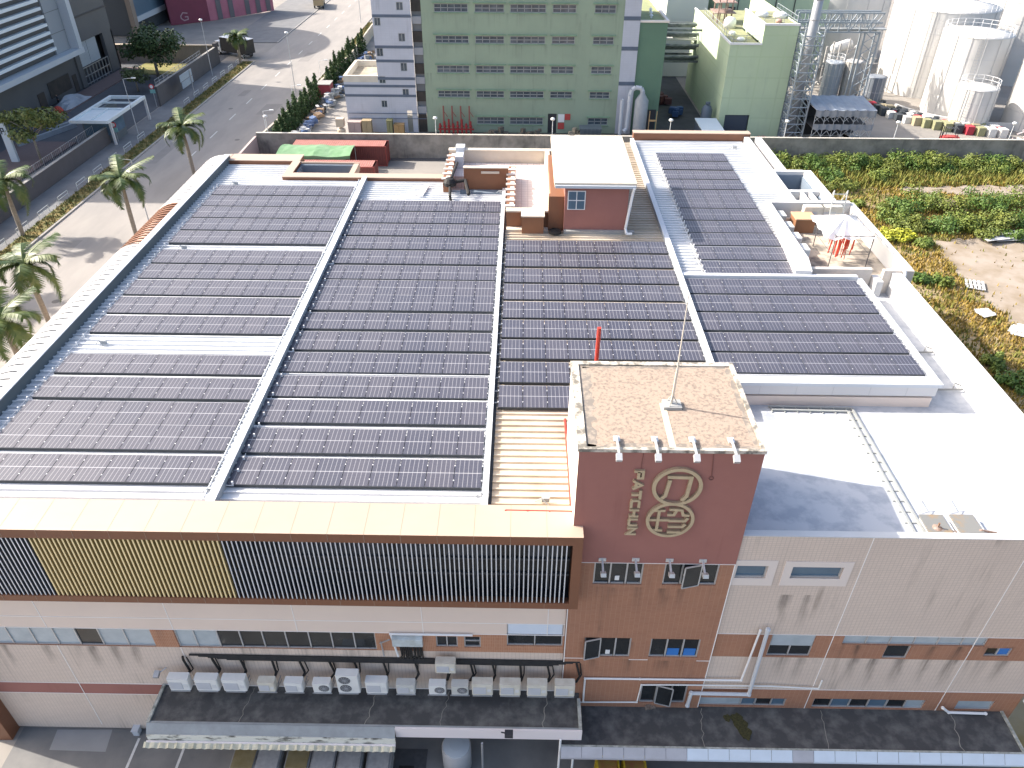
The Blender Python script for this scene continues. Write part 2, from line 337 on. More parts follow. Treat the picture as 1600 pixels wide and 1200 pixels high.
# curved louvred eave on the left side
def eave(y0, y1, pitch, wid, m, shell):
    e = MB(); n = 9; y = y0
    pr = [(-23.18-2.45*sin(a), 12.0+2.42*cos(a)) for a in [i/n*pi/2 for i in range(n+1)]]
    while y < y1-.01:
        for (xa, za), (xb, zb) in zip(pr, pr[1:]):
            vs = [(xa, y, za), (xa, y+wid, za), (xb, y+wid, zb), (xb, y, zb)]; nx, nz = za-zb, -(xa-xb); l = hypot(nx, nz); nx, nz = -abs(nx)/l*.06, abs(nz)/l*.06
            e.quad(*vs); e.quad(*[(p[0]-nx, p[1], p[2]-nz) for p in vs][::-1])
            e.quad((xa, y, za), (xb, y, zb), (xb-nx, y, zb-nz), (xa-nx, y, za-nz)); e.quad((xa, y+wid, za), (xa-nx, y+wid, za-nz), (xb-nx, y+wid, zb-nz), (xb, y+wid, zb))
        y += pitch
    e.build('curved_eave', m, bld)
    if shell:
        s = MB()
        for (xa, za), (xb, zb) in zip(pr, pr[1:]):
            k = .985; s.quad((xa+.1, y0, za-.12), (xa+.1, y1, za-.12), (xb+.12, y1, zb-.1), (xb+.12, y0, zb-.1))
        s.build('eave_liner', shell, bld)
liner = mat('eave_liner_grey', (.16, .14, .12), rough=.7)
EV = mat('eave_panel_white', (.46, .455, .445), (.38, .375, .365), .6, .5, .5); eave(20.0, 41.8, .6, .48, EV, liner); eave(41.9, 48.3, .42, .17, mat('brown_eave_fin', (.23, .1, .05), rough=.5), None); eave(48.4, 58.0, .6, .48, EV, liner)
en = MB(); n = 12
pr = [(-22.9-2.8*sin(i/n*pi/2), 11.7+2.45*cos(i/n*pi/2)) for i in range(n+1)]
for (xa, za), (xb, zb) in zip(pr, pr[1:]):
    en.m = 0; en.quad((xa, 58.1, za), (xa, 58.9, za), (xb, 58.9, zb), (xb, 58.1, zb)); en.m = 1; en.quad((xa, 58.1, za), (xb, 58.1, zb), (xb, 58.1, zb-.35), (xa, 58.1, za-.35))
en.build('eave_end_band', [BEIGE, BROWN], bld)
sw = MB(); sw.box(-25.6, -25.25, 19.7, 58.7, 0, 12.0); sw.build('side_wall', CLAD, bld)
# rear copings and the open frame behind bay one
coping('rear_coping', -22.8, -17.3, 57.5, 58.9, 13.4, 14.15)
coping('rear_coping', -17.75, -17.2, 54.95, 57.45, 13.4, 14.15)
coping('rear_coping', -17.75, -5.7, 54.1, 54.9, 13.4, 14.15)
coping('rear_coping', 9.4, 19.2, 64.1, 64.8, 13.4, 14.5)
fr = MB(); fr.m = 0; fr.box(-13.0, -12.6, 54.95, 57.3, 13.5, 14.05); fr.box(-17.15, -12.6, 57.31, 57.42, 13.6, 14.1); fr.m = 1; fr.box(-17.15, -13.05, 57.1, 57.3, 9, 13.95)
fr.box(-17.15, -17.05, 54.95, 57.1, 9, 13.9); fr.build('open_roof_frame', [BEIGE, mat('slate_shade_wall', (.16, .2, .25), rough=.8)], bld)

# ---- louvred box on the front
Yb = 18.72; zt = PY(400, 833, Yb).z; z1 = PY(400, 846, Yb).z; z0 = PY(400, 936, Yb).z; zb = PY(400, 944.5, Yb).z; xr = PY(907, 900, Yb).x
fa = MB(); fa.m = 0
fa.quad((-24.6, Yb, zt), (xr, Yb, zt), (xr, 20.25, zt+.06), (-24.6, 20.25, zt+.06)); fa.quad((-24.6, 20.25, zt+.06), (xr, 20.25, zt+.06), (xr, 20.25, 13.6), (-24.6, 20.25, 13.6))
fa.quad((xr, Yb, zt), (xr, F, zt), (xr, 20.25, zt+.06), (xr, 20.25, z1), (xr, Yb, z1))
fa.m = 1; fa.box(-24.6, xr, Yb+.002, Yb+.3, z1, zt-.004); fa.box(-24.6, xr, Yb, F-.03, zb, z0); fa.box(xr-.36, xr, Yb+.001, F+.2, z0, z1); fa.box(-24.6, -23.7, Yb, F+.1, -.2, zb-.004)
fa.m = 2
x = -24.0
while x < xr: fa.box(x-.008, x+.008, Yb-.004, Yb+.1, z1, zt-.003); fa.box(x-.008, x+.008, Yb-.006, Yb+.1, zb, z0); fa.quad((x-.006, Yb, zt+.004), (x+.006, Yb, zt+.004), (x+.006, 20.25, zt+.064), (x-.006, 20.25, zt+.064)); x += 1.32
fa.build('front_fascia', [BEIGE, BROWN, mat('fascia_joint', (.3, .21, .15))], bld)
xg0, xg1 = PY(62, 846, Yb).x-.5, PY(345, 846, Yb).x
fs, fg, fl = MB(), MB(), MB(); x = -24.5
while x < xr-.42:
    gold = xg0 < x < xg1; hw = .028 if gold else .02; q_ = fg if gold else fl if x < xg0 else fs; q_.m = 1; q_.box(x-hw, x+hw, Yb+.05, Yb+.19, z0, z1); q_.m = 0; q_.box(x-hw-.001, x+hw+.001, Yb+.035, Yb+.049, z0, z1); x += .172
SS = [SILVER, mat('fin_shaded_side', (.075, .08, .095), rough=.5)]; fs.build('silver_louvre_fins', SS, bld); fl.build('silver_louvre_fins', SS, bld); fg.build('gold_louvre_fins', [GOLD, mat('fin_gold_shaded_side', (.4, .29, .12), rough=.5)], bld)  # pale fronts and darker sides put sky light and shade into the fin colours
bk = MB(); bk.m = 0; bk.quad((-24.5, F+.1, z0), (xr-.36, F+.1, z0), (xr-.36, F+.1, z1), (-24.5, F+.1, z1)); bk.quad((-24.5, Yb+.3, z0+.005), (xr-.36, Yb+.3, z0+.005), (xr-.36, F+.1, z0+.005), (-24.5, F+.1, z0+.005))
bk.m = 1
for z in (z0+.9, z0+1.75, z0+2.9): bk.box(-24.5, xr-.36, F+.02, F+.09, z-.05, z+.05)
for k in range(20): x = -24+k*1.4; bk.box(x, x+.06, F+.03, F+.08, z0, z1)
bk.m = 2
for k, (a, b) in enumerate(((-9, -5), (-2.7, -.9), (-4.5, -3.2), (.4, 1.6))): bk.quad((a, F+.095, z0+1.8), (b, F+.095, z0+1.8), (b, F+.095, z1-.3), (a, F+.095, z1-.3))
bk.m = 3; bk.quad((xg0, F+.06, z0), (xg1, F+.06, z0), (xg1, F+.06, z1), (xg0, F+.06, z1))
bk.build('louvre_backing', [mat('louvre_back_dark', (.02, .024, .03), (.05, .055, .06), .7, .8, .3), mat('louvre_rail', (.12, .13, .14), rough=.5), mat('louvre_glass', (.1, .11, .13), rough=.2), mat('louvre_back_gold', (.1, .075, .03), (.05, .038, .018), .6, .7, .5)], bld)

# ---- front wall left of the tower
def H(x0, y0, x1, y1, Y=F): a = PY(x0, y0, Y); b = PY(x1, y1, Y); return (a.x, b.x, b.z, a.z)
WZ0, WZ1 = 6.46, 7.66
lw = MB()
def wx(px_, y=1000): return PY(px_, y, F).x
winL1 = (-24.2, wx(240), WZ0, WZ1); winL2 = (wx(276), wx(587), WZ0, WZ1)
roller = (wx(792, 990), wx(880, 990), 6.92, 8.42); sm1 = (wx(681), wx(715), 6.75, 7.5); sm2 = (wx(725), wx(751), 6.75, 7.5)
xe = 2.02
lw.m = 0; wall_xz(lw, F, -23.7, xe, 0, 2.85); wall_xz(lw, F, -23.7, xe, 3.66, WZ0)
lw.m = 2; wall_xz(lw, F, -23.7, xe, 2.85, 3.66)
lw.m = 1; wall_xz(lw, F, -23.7, xe, WZ1, 9.6, [roller])
lw.m = 3; wall_xz(lw, F, -23.7, winL1[1], WZ0, WZ1, [winL1]); wall_xz(lw, F, winL1[1], winL2[0], WZ0, WZ1); wall_xz(lw, F, winL2[0], winL2[1], WZ0, WZ1, [winL2])
wall_xz(lw, F, winL2[1], xe, WZ0, WZ1, [sm1, sm2, roller])
lw.m = 4
for x in (-19.6, -14.3, -9.1, -3.85, 1.3):
    lw.box(x-.015, x+.015, F-.012, F+.02, WZ1, 9.4); lw.box(x-.014, x+.014, F-.012, F+.02, 0.3, WZ0) if x < -14 else None
for z in (8.42, WZ1+.02, 3.68, 2.86): lw.box(-23.7, xe, F-.011, F+.02, z-.015, z+.015)
lw.build('front_wall', [TILE, CLAD, RED, BRICKL, JOINT], bld)
window_xz(bld, F, *winL1, [wx(p) for p in (17, 53, 88, 122, 158, 197)], [GLASSL, GLASSL, GLASSL, GLASSL, GLASSD, GLASSL, GLASSL])
window_xz(bld, F, *winL2, [wx(p) for p in (305, 341, 376, 411, 447, 483, 518, 553)], [GLASSL, GLASSL, GLASSD, GLASSD, GLASSD, GLASSD, GLASSD, GLASSD, GLASSD])
window_xz(bld, F, *sm1, [(sm1[0]+sm1[1])/2], [GLASSD]); window_xz(bld, F, *sm2, [], [GLASSD], rails=(7.15,))
rw = window_xz(bld, F, roller[0], roller[1], 6.92, 8.42, [(roller[0]+roller[1])/2], [GLASSD], rails=(7.72,))
sh = MB(); sh.box(roller[0]+.05, roller[1]-.05, F+.02, F+.05, 7.72, 8.4)
for k in range(7): sh.box(roller[0]+.05, roller[1]-.05, F+.012, F+.03, 7.78+k*.09, 7.83+k*.09)
sh.build('roller_shutter', mat('shutter_blue_white', (.62, .68, .76), rough=.5), rw)

def ring(mb, cx, cz, r0, r1, y0, y1, n=48):
    vs = []
    for r in (r0, r1):
        for y in (y0, y1): vs += [(cx+r*cos(2*pi*i/n), y, cz+r*sin(2*pi*i/n)) for i in range(n)]
    fs = []
    for i in range(n):
        j = (i+1) % n; fs += [(i, j, 2*n+j, 2*n+i), (i, n+i, n+j, j), (2*n+i, 2*n+j, 3*n+j, 3*n+i)]
    mb.add(vs, fs)
# ---- stair tower
TX0, TX1, TY0, TY1, TZ = 2.04, 8.28, 19.28, 24.48, 17.93
ZS = PY(1000, 880, TY0).z
t1 = H(929, 881, 1002, 914, TY0); t2 = H(1040, 881, 1118, 915, TY0); t3 = H(914, 996, 983, 1027, TY0); t4 = H(1018, 998, 1089, 1028, TY0); t5 = H(1003, 1070, 1069, 1099, TY0)
zA = ZS; t1 = (*t1[:2], t1[2], zA); t2 = (*t2[:2], t2[2], zA)
tw = MB(); tw.m = 0; wall_xz(tw, TY0, TX0, TX1, 0, ZS, [t1, t2, t3, t4, t5])
tw.quad((TX0, TY0, 0), (TX0, TY0, ZS), (TX0, TY1, ZS), (TX0, TY1, 0)); tw.quad((TX1, TY0, 0), (TX1, TY1, 0), (TX1, TY1, ZS), (TX1, TY0, ZS))
tw.m = 1; wall_xz(tw, TY0, TX0, TX1, ZS, TZ-.05); tw.quad((TX1, TY0, ZS), (TX1, TY1, ZS), (TX1, TY1, TZ-.05), (TX1, TY0, TZ-.05)); tw.quad((TX1, TY1, 13), (TX0, TY1, 13), (TX0, TY1, TZ-.05), (TX1, TY1, TZ-.05))
tw.m = 3; tw.quad((TX0, TY0, ZS), (TX0, TY0, TZ-.05), (TX0, TY1, TZ-.05), (TX0, TY1, ZS))
tw.m = 2
for (a, b, zz) in ((TX0, t3[0], 6.24), (t3[1], t4[0], 6.2), (t4[1], TX1, 6.18)): tw.box(a, b, TY0-.012, TY0+.02, zz-.016, zz+.016)
tw.box(TX0, TX1, TY0-.012, TY0+.02, ZS-.012, ZS+.012)
for k in (TX0+.02, TX1-.02): tw.box(k-.02, k+.02, TY0-.013, TY0+.02, 2.7, ZS)
tw.build('stair_tower', [BRICK, RED, JOINT, mat('cream_side_wall', (.72, .66, .56), rough=.7)], bld)
tr_ = MB(); tr_.m = 0; tr_.box(TX0, TX1, TY0+.01, TY1, TZ-.09, TZ-.02)
tr_.m = 1; e = .2
for a in ((TX0-.04, TX1+.04, TY0-.03, TY0+e*.5), (TX0-.04, TX1+.04, TY1-e, TY1+.03)): tr_.box(*a, TZ-.1, TZ+.035)
for a in ((TX0-.04, TX0+e*1.3, TY0+e*.5, TY1-e), (TX1-e*.6, TX1+.04, TY0+e*.5, TY1-e)): tr_.box(*a, TZ-.1, TZ+.036)
tr_.m = 3; random.seed(3)
for (ax, ay, bx, by, wd) in ((TX0+.27, TY0+.15, TX0+.27, TY1-.3, .42), (TX0+.3, TY0+.11, TX1-.2, TY0+.11, .22), (TX1-.13, TY0+.3, TX1-.13, TY1-.3, -.2), (TX0+.4, TY1-.21, TX1-.3, TY1-.21, -.16)):
    n = 22; hv = abs(bx-ax) > abs(by-ay)
    ed = [(ax+(bx-ax)*i/n, ay+(by-ay)*i/n) for i in range(n+1)]; ou = [(x+(0 if hv else wd*random.uniform(.55, 1.2)), y+(wd*random.uniform(.4, 1.3) if hv else 0)) for x, y in ed]
    tr_.add([(x, y, TZ-.0185) for x, y in ed]+[(x, y, TZ-.0185) for x, y in ou], [(i, i+1, n+2+i, n+1+i) if hv == (wd > 0) else (i, n+1+i, n+2+i, i+1) for i in range(n)])
tr_.m = 2; tr_.box(5.1, 5.32, TY0+.1, 21.9, TZ-.021, TZ-.012)
tr_.build('tower_roof', [CONC, mat('mossy_white_rim', (.55, .5, .43), (.13, .12, .1), 2.5, .9, .85, ramp=(.45, .6)), mat('lime_streak', (.62, .55, .42), (.45, .38, .27), 3, .7, .9), mat('edge_grime', (.2, .175, .15), (.36, .3, .24), 4, .85, .95, ramp=(.45, .62))], bld)
for h, pn, ol in ((t1, [GLASSD], None), (t2, [GLASSD], (1, 1)), (t3, [GLASSD], (0, 1)), (t4, [GLASSD], None), (t5, [GLASSD], (1, -1))):
    window_xz(bld, TY0, *h, [h[0]+(h[1]-h[0])*k for k in (.34, .67)], pn, open_leaf=ol, fw=.06)
wc = MB(); q0, q1 = PY(1115, 708, TY0), PY(1112, 744, TY0); wc.tube((q0.x, TY0-.012, TZ-.06), (q1.x, TY0-.012, q1.z), .014, 5); ring(wc, q1.x, q1.z-.09, .06, .09, TY0-.02, TY0, 16); wc.build('painted_cable', mat('cable_maroon', (.17, .07, .06), rough=.7), bld); wc = MB(); q0 = PY(1006, 706, TY0); wc.tube((q0.x, TY0-.01, TZ-.06), (q0.x-.02, TY0-.01, 17.0), .01, 5); wc.build('painted_cable', mat('cable_maroon', (.17, .07, .06), rough=.7), bld)
bp = MB()
for k in (1, 2): a = t4[0]+(t4[1]-t4[0])*(.34*k+.03); bp.box(a, a+.5, TY0+.085, TY0+.095, t4[2]+.06, t4[2]+.52)
bp.build('blue_window_sheet', BLUEP, bld)
pp = MB(); pp.box(t1[0]+.85, t1[0]+1.02, TY0+.085, TY0+.095, 11.2, 11.45); pp.box(t3[0]+.93, t3[0]+1.12, TY0+.085, TY0+.095, 6.45, 6.72); pp.build('paper_notice', PVC, bld)

# ---- lettering and emblem on the tower
SG = mat('gilt_sign_metal', (.5, .42, .29), (.36, .3, .2), 4, .5, .38, .45)
def strokes(mb, lines, wd, y0, y1):
    """raised bars in the XZ plane, one mitred strip per line; crossing lines stand a little apart in depth"""
    for k, ln in enumerate(lines):
        P = [Vector(p) for p in ln]; closed = (P[0]-P[-1]).length < 1e-5; n = len(P)
        if closed: P = P[:-1]; n -= 1
        L_, R_ = [], []
        for i in range(n):
            d0 = (P[i]-P[i-1]).normalized() if (i > 0 or closed) else None; d1 = (P[(i+1) % n]-P[i]).normalized() if (i < n-1 or closed) else None
            if d0 is None: d0 = d1
            if d1 is None: d1 = d0
            t = (d0+d1); t = t.normalized() if t.length > .05 else d0; nn = Vector((-t.y, t.x)); sc_ = 1/max(.45, nn.dot(Vector((-d0.y, d0.x)))); p = P[i]
            if not closed and i == 0: p = p-d1*wd*.4
            if not closed and i == n-1: p = p+d0*wd*.4
            L_.append(p+nn*sc_*wd/2); R_.append(p-nn*sc_*wd/2)
        yf = y0-.004*k; vs = []
        for y in (yf, y1): vs += [(p.x, y, p.y) for p in L_]+[(p.x, y, p.y) for p in R_]
        fs = []
        for i in range(n if closed else n-1):
            j = (i+1) % n; fs += [(i, n+i, n+j, j), (i, j, 2*n+j, 2*n+i), (n+i, 3*n+i, 3*n+j, n+j)]
        if not closed: fs += [(0, 2*n, 3*n, n), (n-1, 2*n-1, 4*n-1, 3*n-1)]
        mb.add(vs, fs)
ly0, ly1 = TY0-.12, TY0+.0
def wz(px_, py_): p = PY(px_, py_, TY0-.1); return (p.x, p.z)
em = MB()
cu = wz(1057, 769); cl = wz(1046.5, 815); zu = (wz(1060, 732)[1]+wz(1052, 788)[1])/2
r_u = (wz(1096.5, 765)[0]-wz(1017.5, 765)[0])/2; r_l = (wz(1084, 815)[0]-wz(1008.5, 815)[0])/2
cu = (cu[0], wz(1058, 732)[1]-r_u); cl = (cl[0], cu[1]-r_u-r_l+.13)
ring(em, cu[0], cu[1], r_u-.13, r_u, ly0, ly1); ring(em, cl[0], cl[1], r_l-.12, r_l, ly0-.006, ly1)
def G(c, r, pts): return [(c[0]+x*r, c[1]+z*r) for x, z in pts]
strokes(em, [G(cu, r_u, ln) for ln in ([(-.38, .52), (.5, .5), (.44, -.5), (.3, -.7)], [(-.33, .3), (-.42, -.5), (-.58, -.66)])], .13, ly0+.02, ly1)
_ll = ([(-.68, .52), (-.3, .52)], [(-.8, -.02), (-.05, -.02)], [(-.62, -.62), (-.3, -.62)], [(-.5, .5), (-.5, -.6)], [(-.1, .3), (.12, .3), (.22, .6), (-.05, .6)], [(.22, .6), (.42, .58), (.5, .3), (.72, .28)], [(.0, -.04), (.62, -.04), (.7, .1)], [(.0, -.38), (.55, -.38), (.64, -.26)], [(.0, -.7), (.48, -.7)])
strokes(em, [G(cl, r_l, ln) for ln in _ll], .105, ly0+.02, ly1)
em.build('round_emblem', SG, bld)
# letters read downwards, each turned a quarter clockwise: local (u right, v up) -> (x, z) = (v, -u)
LET = {'P': [[(0, 0), (0, 1), (.75, 1), (.75, .45), (.12, .45)]], 'A': [[(0, 0), (.42, 1), (.84, 0)], [(.16, .3), (.68, .3)]], 'T': [[(0, 1), (.84, 1)], [(.42, 1), (.42, 0)]],
       'C': [[(.75, 1), (.12, 1), (0, .85), (0, .15), (.12, 0), (.75, 0)]], 'H': [[(0, 0), (0, 1)], [(.75, 0), (.75, 1)], [(0, .5), (.75, .5)]], 'U': [[(0, 1), (0, .14), (.14, 0), (.62, 0), (.75, .14), (.75, 1)]], 'N': [[(0, 0), (0, 1), (.75, 0), (.75, 1)]]}
le = MB(); a = wz(991.5, 735); b = wz(978, 838); hx = wz(1008.5, 735)[0]-wz(991.5, 735)[0]; ztop, zbot = a[1]-.02, b[1]
adv = (ztop-zbot)/7; sc = adv*.94
for i, ch in enumerate('PATCHUN'):
    zz = ztop-i*adv; strokes(le, [[(a[0]+.05+v*(hx-.1), zz-.05-u*sc*.93) for u, v in ln] for ln in LET[ch]], .095, ly0+.02, ly1)
le.build('sign_lettering', SG, bld)

# ---- front wall right of the tower
RX1 = 22.5; PT = 13.76; B0, B1 = 6.42, 7.98; C0, C1 = 2.6, 4.08
rwl = MB()
s1 = H(1152, 883, 1195, 903); s2 = H(1239, 885, 1312, 904)
wA = (wx(1203, 1005), wx(1272, 1005), 6.5, B1-.02); wB = (wx(1318, 1000), wx(1545, 1000), 7.38, B1-.02); wC = (wx(1382, 1018), wx(1421, 1018), B0+.03, 7.36); wD = (wx(1537, 1023), wx(1578, 1023), 6.7, 7.28)
c1 = (wx(1090, 1092), wx(1230, 1092), 2.72, 3.35); c2 = (wx(1270, 1098), wx(1446, 1098), 2.68, 3.4); c3 = (wx(1492, 1105), wx(1550, 1105), 2.68, 3.4)
rwl.m = 0; wall_xz(rwl, F, TX1, RX1, B1, PT, [s1, s2]); wall_xz(rwl, F, TX1, RX1, C1, B0)
rwl.m = 1; wall_xz(rwl, F, TX1, RX1, B0, B1, [wA, wB, wC, wD]); wall_xz(rwl, F, TX1, RX1, 0, C1, [c1, c2, c3])
rwl.m = 2
for x in (13.1, 19.0): rwl.box(x-.016, x+.016, F-.011, F+.02, C0, PT)
for z in (C1, B1): rwl.box(TX1, RX1, F-.012, F+.02, z-.013, z+.013)
for h in (s1, s2):
    m_ = .32; rwl.m = 3
    rwl.box(h[0]-m_, h[1]+m_, F-.03, F+.01, h[3], h[3]+.28); rwl.box(h[0]-m_, h[1]+m_, F-.03, F+.01, h[2]-.42, h[2]); rwl.box(h[0]-m_, h[0], F-.03, F+.01, h[2], h[3]); rwl.box(h[1], h[1]+m_, F-.03, F+.01, h[2], h[3])
rwl.build('front_wall', [TILE, BRICK, JOINT, mat('pale_window_surround', (.68, .6, .55), rough=.7)], bld)
window_xz(bld, F, *s1, [], [GLASSB]); window_xz(bld, F, *s2, [], [GLASSB])
w_ = window_xz(bld, F, *wA, [(wA[0]+wA[1])/2], [GLASSD], rails=(7.2,))
q = MB(); q.box(wA[0]+.05, wA[1]-.05, F+.03, F+.06, 7.22, B1-.06); q.build('blind_panel', GLASSL, w_)
window_xz(bld, F, *wB, [wB[0]+(wB[1]-wB[0])*k/6 for k in range(1, 6)], [GLASSL], fw=.04); window_xz(bld, F, *wC, [], [GLASSD])
w_ = window_xz(bld, F, *wD, [(wD[0]+wD[1])/2], [GLASSD, BLUEP])
window_xz(bld, F, *c1, [c1[0]+(c1[1]-c1[0])*k for k in (.5, .66, .84)], [GLASSL, GLASSB, GLASSD, GLASSB]); window_xz(bld, F, *c2, [c2[0]+(c2[1]-c2[0])*k/6 for k in range(1, 6)], [GLASSD, GLASSB, GLASSD, GLASSB, GLASSD, GLASSL]); window_xz(bld, F, *c3, [], [GLASSL])
# ---- right flat roof, its upstands and the end wall of bay five
FZ = 13.3
def fz(y): return 13.35-.0745*(min(y, 29)-19.6)
def RP(px_, py_, dz=0):
    p = PZ(px_, py_, 13.2)
    for _ in range(4): p = PZ(px_, py_, fz(p.y)+dz)
    return p
rf = MB(); rf.quad((8.28, F+.3, fz(F)), (22.2, F+.3, fz(F)), (22.2, 29, fz(29)), (8.28, 29, fz(29))); rf.quad((8.28, 29, fz(29)), (22.2, 29, fz(29)), (22.2, 41, fz(29)), (8.28, 41, fz(29))); rf.build('flat_roof', ROOFW, bld)
pa = MB(); pa.box(TX1, RX1, F+.004, F+.3, 13.0, PT+.03); pa.box(21.78, 22.3, F+.3, 39.99, 12.2, 14.02); pa.build('roof_parapet', WHITE, bld)
b5 = MB(); b5.m = 0; b5.box(9.1, 19.75, 28.75, 29.3, 13.82, 14.0); b5.box(19.5, 19.75, 29.3, 39.3, 13.82, 14.0); b5.box(9.35, 19.5, 39.25, 39.55, 13.75, 14.1)
b5.m = 1; b5.box(9.1, 19.6, 28.8, 29.3, 13.3, 13.82)
for k in range(5): b5.m = 2; x = 11.3+k*1.72; b5.box(x, x+.02, 28.79, 28.82, 13.3, 13.81)
b5.m = 3; b5.box(9.1, 19.2, 29.1, 29.5, 12.4, 13.3); b5.m = 1; b5.box(19.55, 19.7, 29.35, 39.4, 12.4, 13.81)
b5.build('bay_edge_trim', [FLASH, mat('trim_panel', (.6, .58, .57), rough=.6), ALU, mat('plinth_beige', (.6, .52, .44), (.35, .31, .28), 1.2, .6, .8)], bld)
# court with its walls
ct = MB(); ct.m = 0
ct.prism([(17.2, 41.2), (17.2, 49.9), (16.9, 50.1), (15.95, 39.6), (16.9, 39.5)][::-1], 13.2, 14.3)
ct.box(22.7, 23.05, 40.3, 50.2, 12.2, 14.15); ct.box(17.2, 22.7, 49.75, 50.2, 12.8, 14.3)
ct.m = 1; ct.box(17.0, 20.75, 40.3, 40.6, 12.9, 14.05); ct.box(21.3, 23.06, 40.0, 40.29, 12.2, 14.12); ct.m = 0; ct.box(20.85, 21.25, 39.6, 40.5, 12.4, 13.6); ct.m = 1
ct.m = 2; ct.quad((17.2, 40.6, 13.0), (22.7, 40.6, 13.0), (22.7, 49.75, 13.0), (17.2, 49.75, 13.0))
ct.build('court_wall', [WHITE, mat('court_wall_beige', (.6, .54, .48), (.4, .36, .32), 1.3, .5, .8), mat('stained_court_floor', (.5, .43, .34), (.12, .11, .1), 1.1, .85, .9, ramp=(.45, .62))], bld)
lwf = MB(); lwf.m = 0
for a in ((18.7, 19.1, 49.9, 64.1), (21.3, 21.9, 50.3, 56.2), (19.6, 20.1, 56.3, 63.9)): lwf.box(*a, 13.5, 14.25)
lwf.box(19.1, 21.3, 55.9, 56.3, 13.5, 14.25); lwf.box(19.1, 21.3, 52.0, 52.4, 13.6, 14.2); lwf.box(19.1, 20.6, 53.2, 55.2, 12.6, 12.75)
lwf.box(19.9, 20.1, 50.3, 52, 13.6, 14.2); lwf.box(20.5, 20.7, 50.3, 52, 13.6, 14.2)
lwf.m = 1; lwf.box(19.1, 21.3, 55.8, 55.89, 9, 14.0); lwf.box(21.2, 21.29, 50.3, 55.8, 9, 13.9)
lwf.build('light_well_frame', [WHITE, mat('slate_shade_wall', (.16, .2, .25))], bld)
# penthouse and roof terrace
ph = MB(); ph.m = 0; ph.box(2.75, 6.75, 45.5, 54.0, 13.2, 16.9); ph.m = 1; ph.box(1.75, 2.75, 45.9, 46.4, 13.2, 16.1); ph.box(1.9, 2.75, 46.4, 54.0, 13.2, 16.0)
ph.m = 2; ph.box(2.05, 7.15, 45.25, 54.4, 16.98, 17.25); ph.m = 3; ph.box(2.1, 7.1, 45.1, 45.24, 16.95, 17.12); ph.m = 4; ph.box(2.75, 7.3, 45.2, 45.49, 13.75, 14.05)
ph.build('penthouse', [RED, mat('brown_paint', (.23, .105, .055), (.18, .085, .05), 1, .4, .7), mat('cream_screed', (.62, .56, .47), (.45, .38, .3), .5, .6, .8), PVCG, CONCG], bld)
pw = (PY(889, 300, 45.5).x, PY(914, 300, 45.5).x, PY(900, 326, 45.5).z, PY(900, 299, 45.5).z)
wb = MB(); wb.box(pw[0]-.06, pw[1]+.06, 45.44, 45.52, pw[2]-.05, pw[3]+.05); wn = wb.build('window', PVC, bld)
wb = MB()
mx, mz = (pw[0]+pw[1])/2, (pw[2]+pw[3])/2
for a, b in ((pw[0], mx-.03), (mx+.03, pw[1])):
    for c, d in ((pw[2], mz-.03), (mz+.03, pw[3])): wb.quad((a, 45.43, c), (b, 45.43, c), (b, 45.43, d), (a, 45.43, d))
wb.build('pane', GLASSB, wn)
te = MB(); te.m = 0; te.box(-.55, 1.9, 46.7, 57.55, 13.2, 14.1); te.box(-5.2, -.551, 54.6, 57.55, 13.2, 14.1)
te.m = 1; te.box(-.95, 1.75, 46.1, 46.5, 13.4, 14.95); te.box(-4.15, -.95, 52.6, 52.9, 13.2, 15.45); te.box(-5.6, -5.2, 52, 57.55, 13.4, 14.75)
te.m = 2; te.box(-5.6, 2.4, 57.6, 58.0, 13.4, 15.0); te.box(-1.0, 1.8, 46.05, 46.56, 14.95, 15.06); te.box(-5.65, 2.4, 57.55, 58.05, 15.0, 15.1); te.box(-4.18, -.92, 52.56, 52.94, 15.45, 15.52); te.box(1.75, 2.1, 46.4, 57.5, 14.1, 15.1)
te.m = 2; te.box(-2.9, -1.6, 52.5, 52.59, 15.1, 15.25); te.box(-.95, 1.75, 45.6, 46.04, 13.75, 13.95)
te.m = 1; te.box(.05, 1.45, 45.2, 46.0, 13.8, 15.0); te.m = 2; te.box(0, 1.5, 45.15, 46.04, 15.0, 15.07)
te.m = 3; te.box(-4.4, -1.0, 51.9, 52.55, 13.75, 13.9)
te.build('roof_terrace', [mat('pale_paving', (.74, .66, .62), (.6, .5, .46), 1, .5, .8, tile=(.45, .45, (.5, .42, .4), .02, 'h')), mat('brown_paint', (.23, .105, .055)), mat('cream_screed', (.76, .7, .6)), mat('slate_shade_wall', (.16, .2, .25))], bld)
ba = MB()
def balus(x, y0, n, st, z0=13.9, zt_=15.0, x2=None):
    for k in range(n):
        y = y0+k*st; ba.m = 1; ba.box(x-.27, x+.27, y-.16, y+st-.16, z0, zt_); ba.m = 0; ba.box(x-.36, x+.3, y-.12, y+.12, zt_-.02, zt_+.08); ba.box(x-.04, x+.22, y+.12, y+.46, zt_-.03, zt_+.07)
balus(-.72, 46.9, 8, .95); balus(-5.35, 52.2, 6, .95, 13.9, 14.8)
ba.build('patterned_balustrade', [mat('cream_cap', (.78, .7, .62), rough=.7), mat('brown_paint', (.23, .105, .055))], bld)

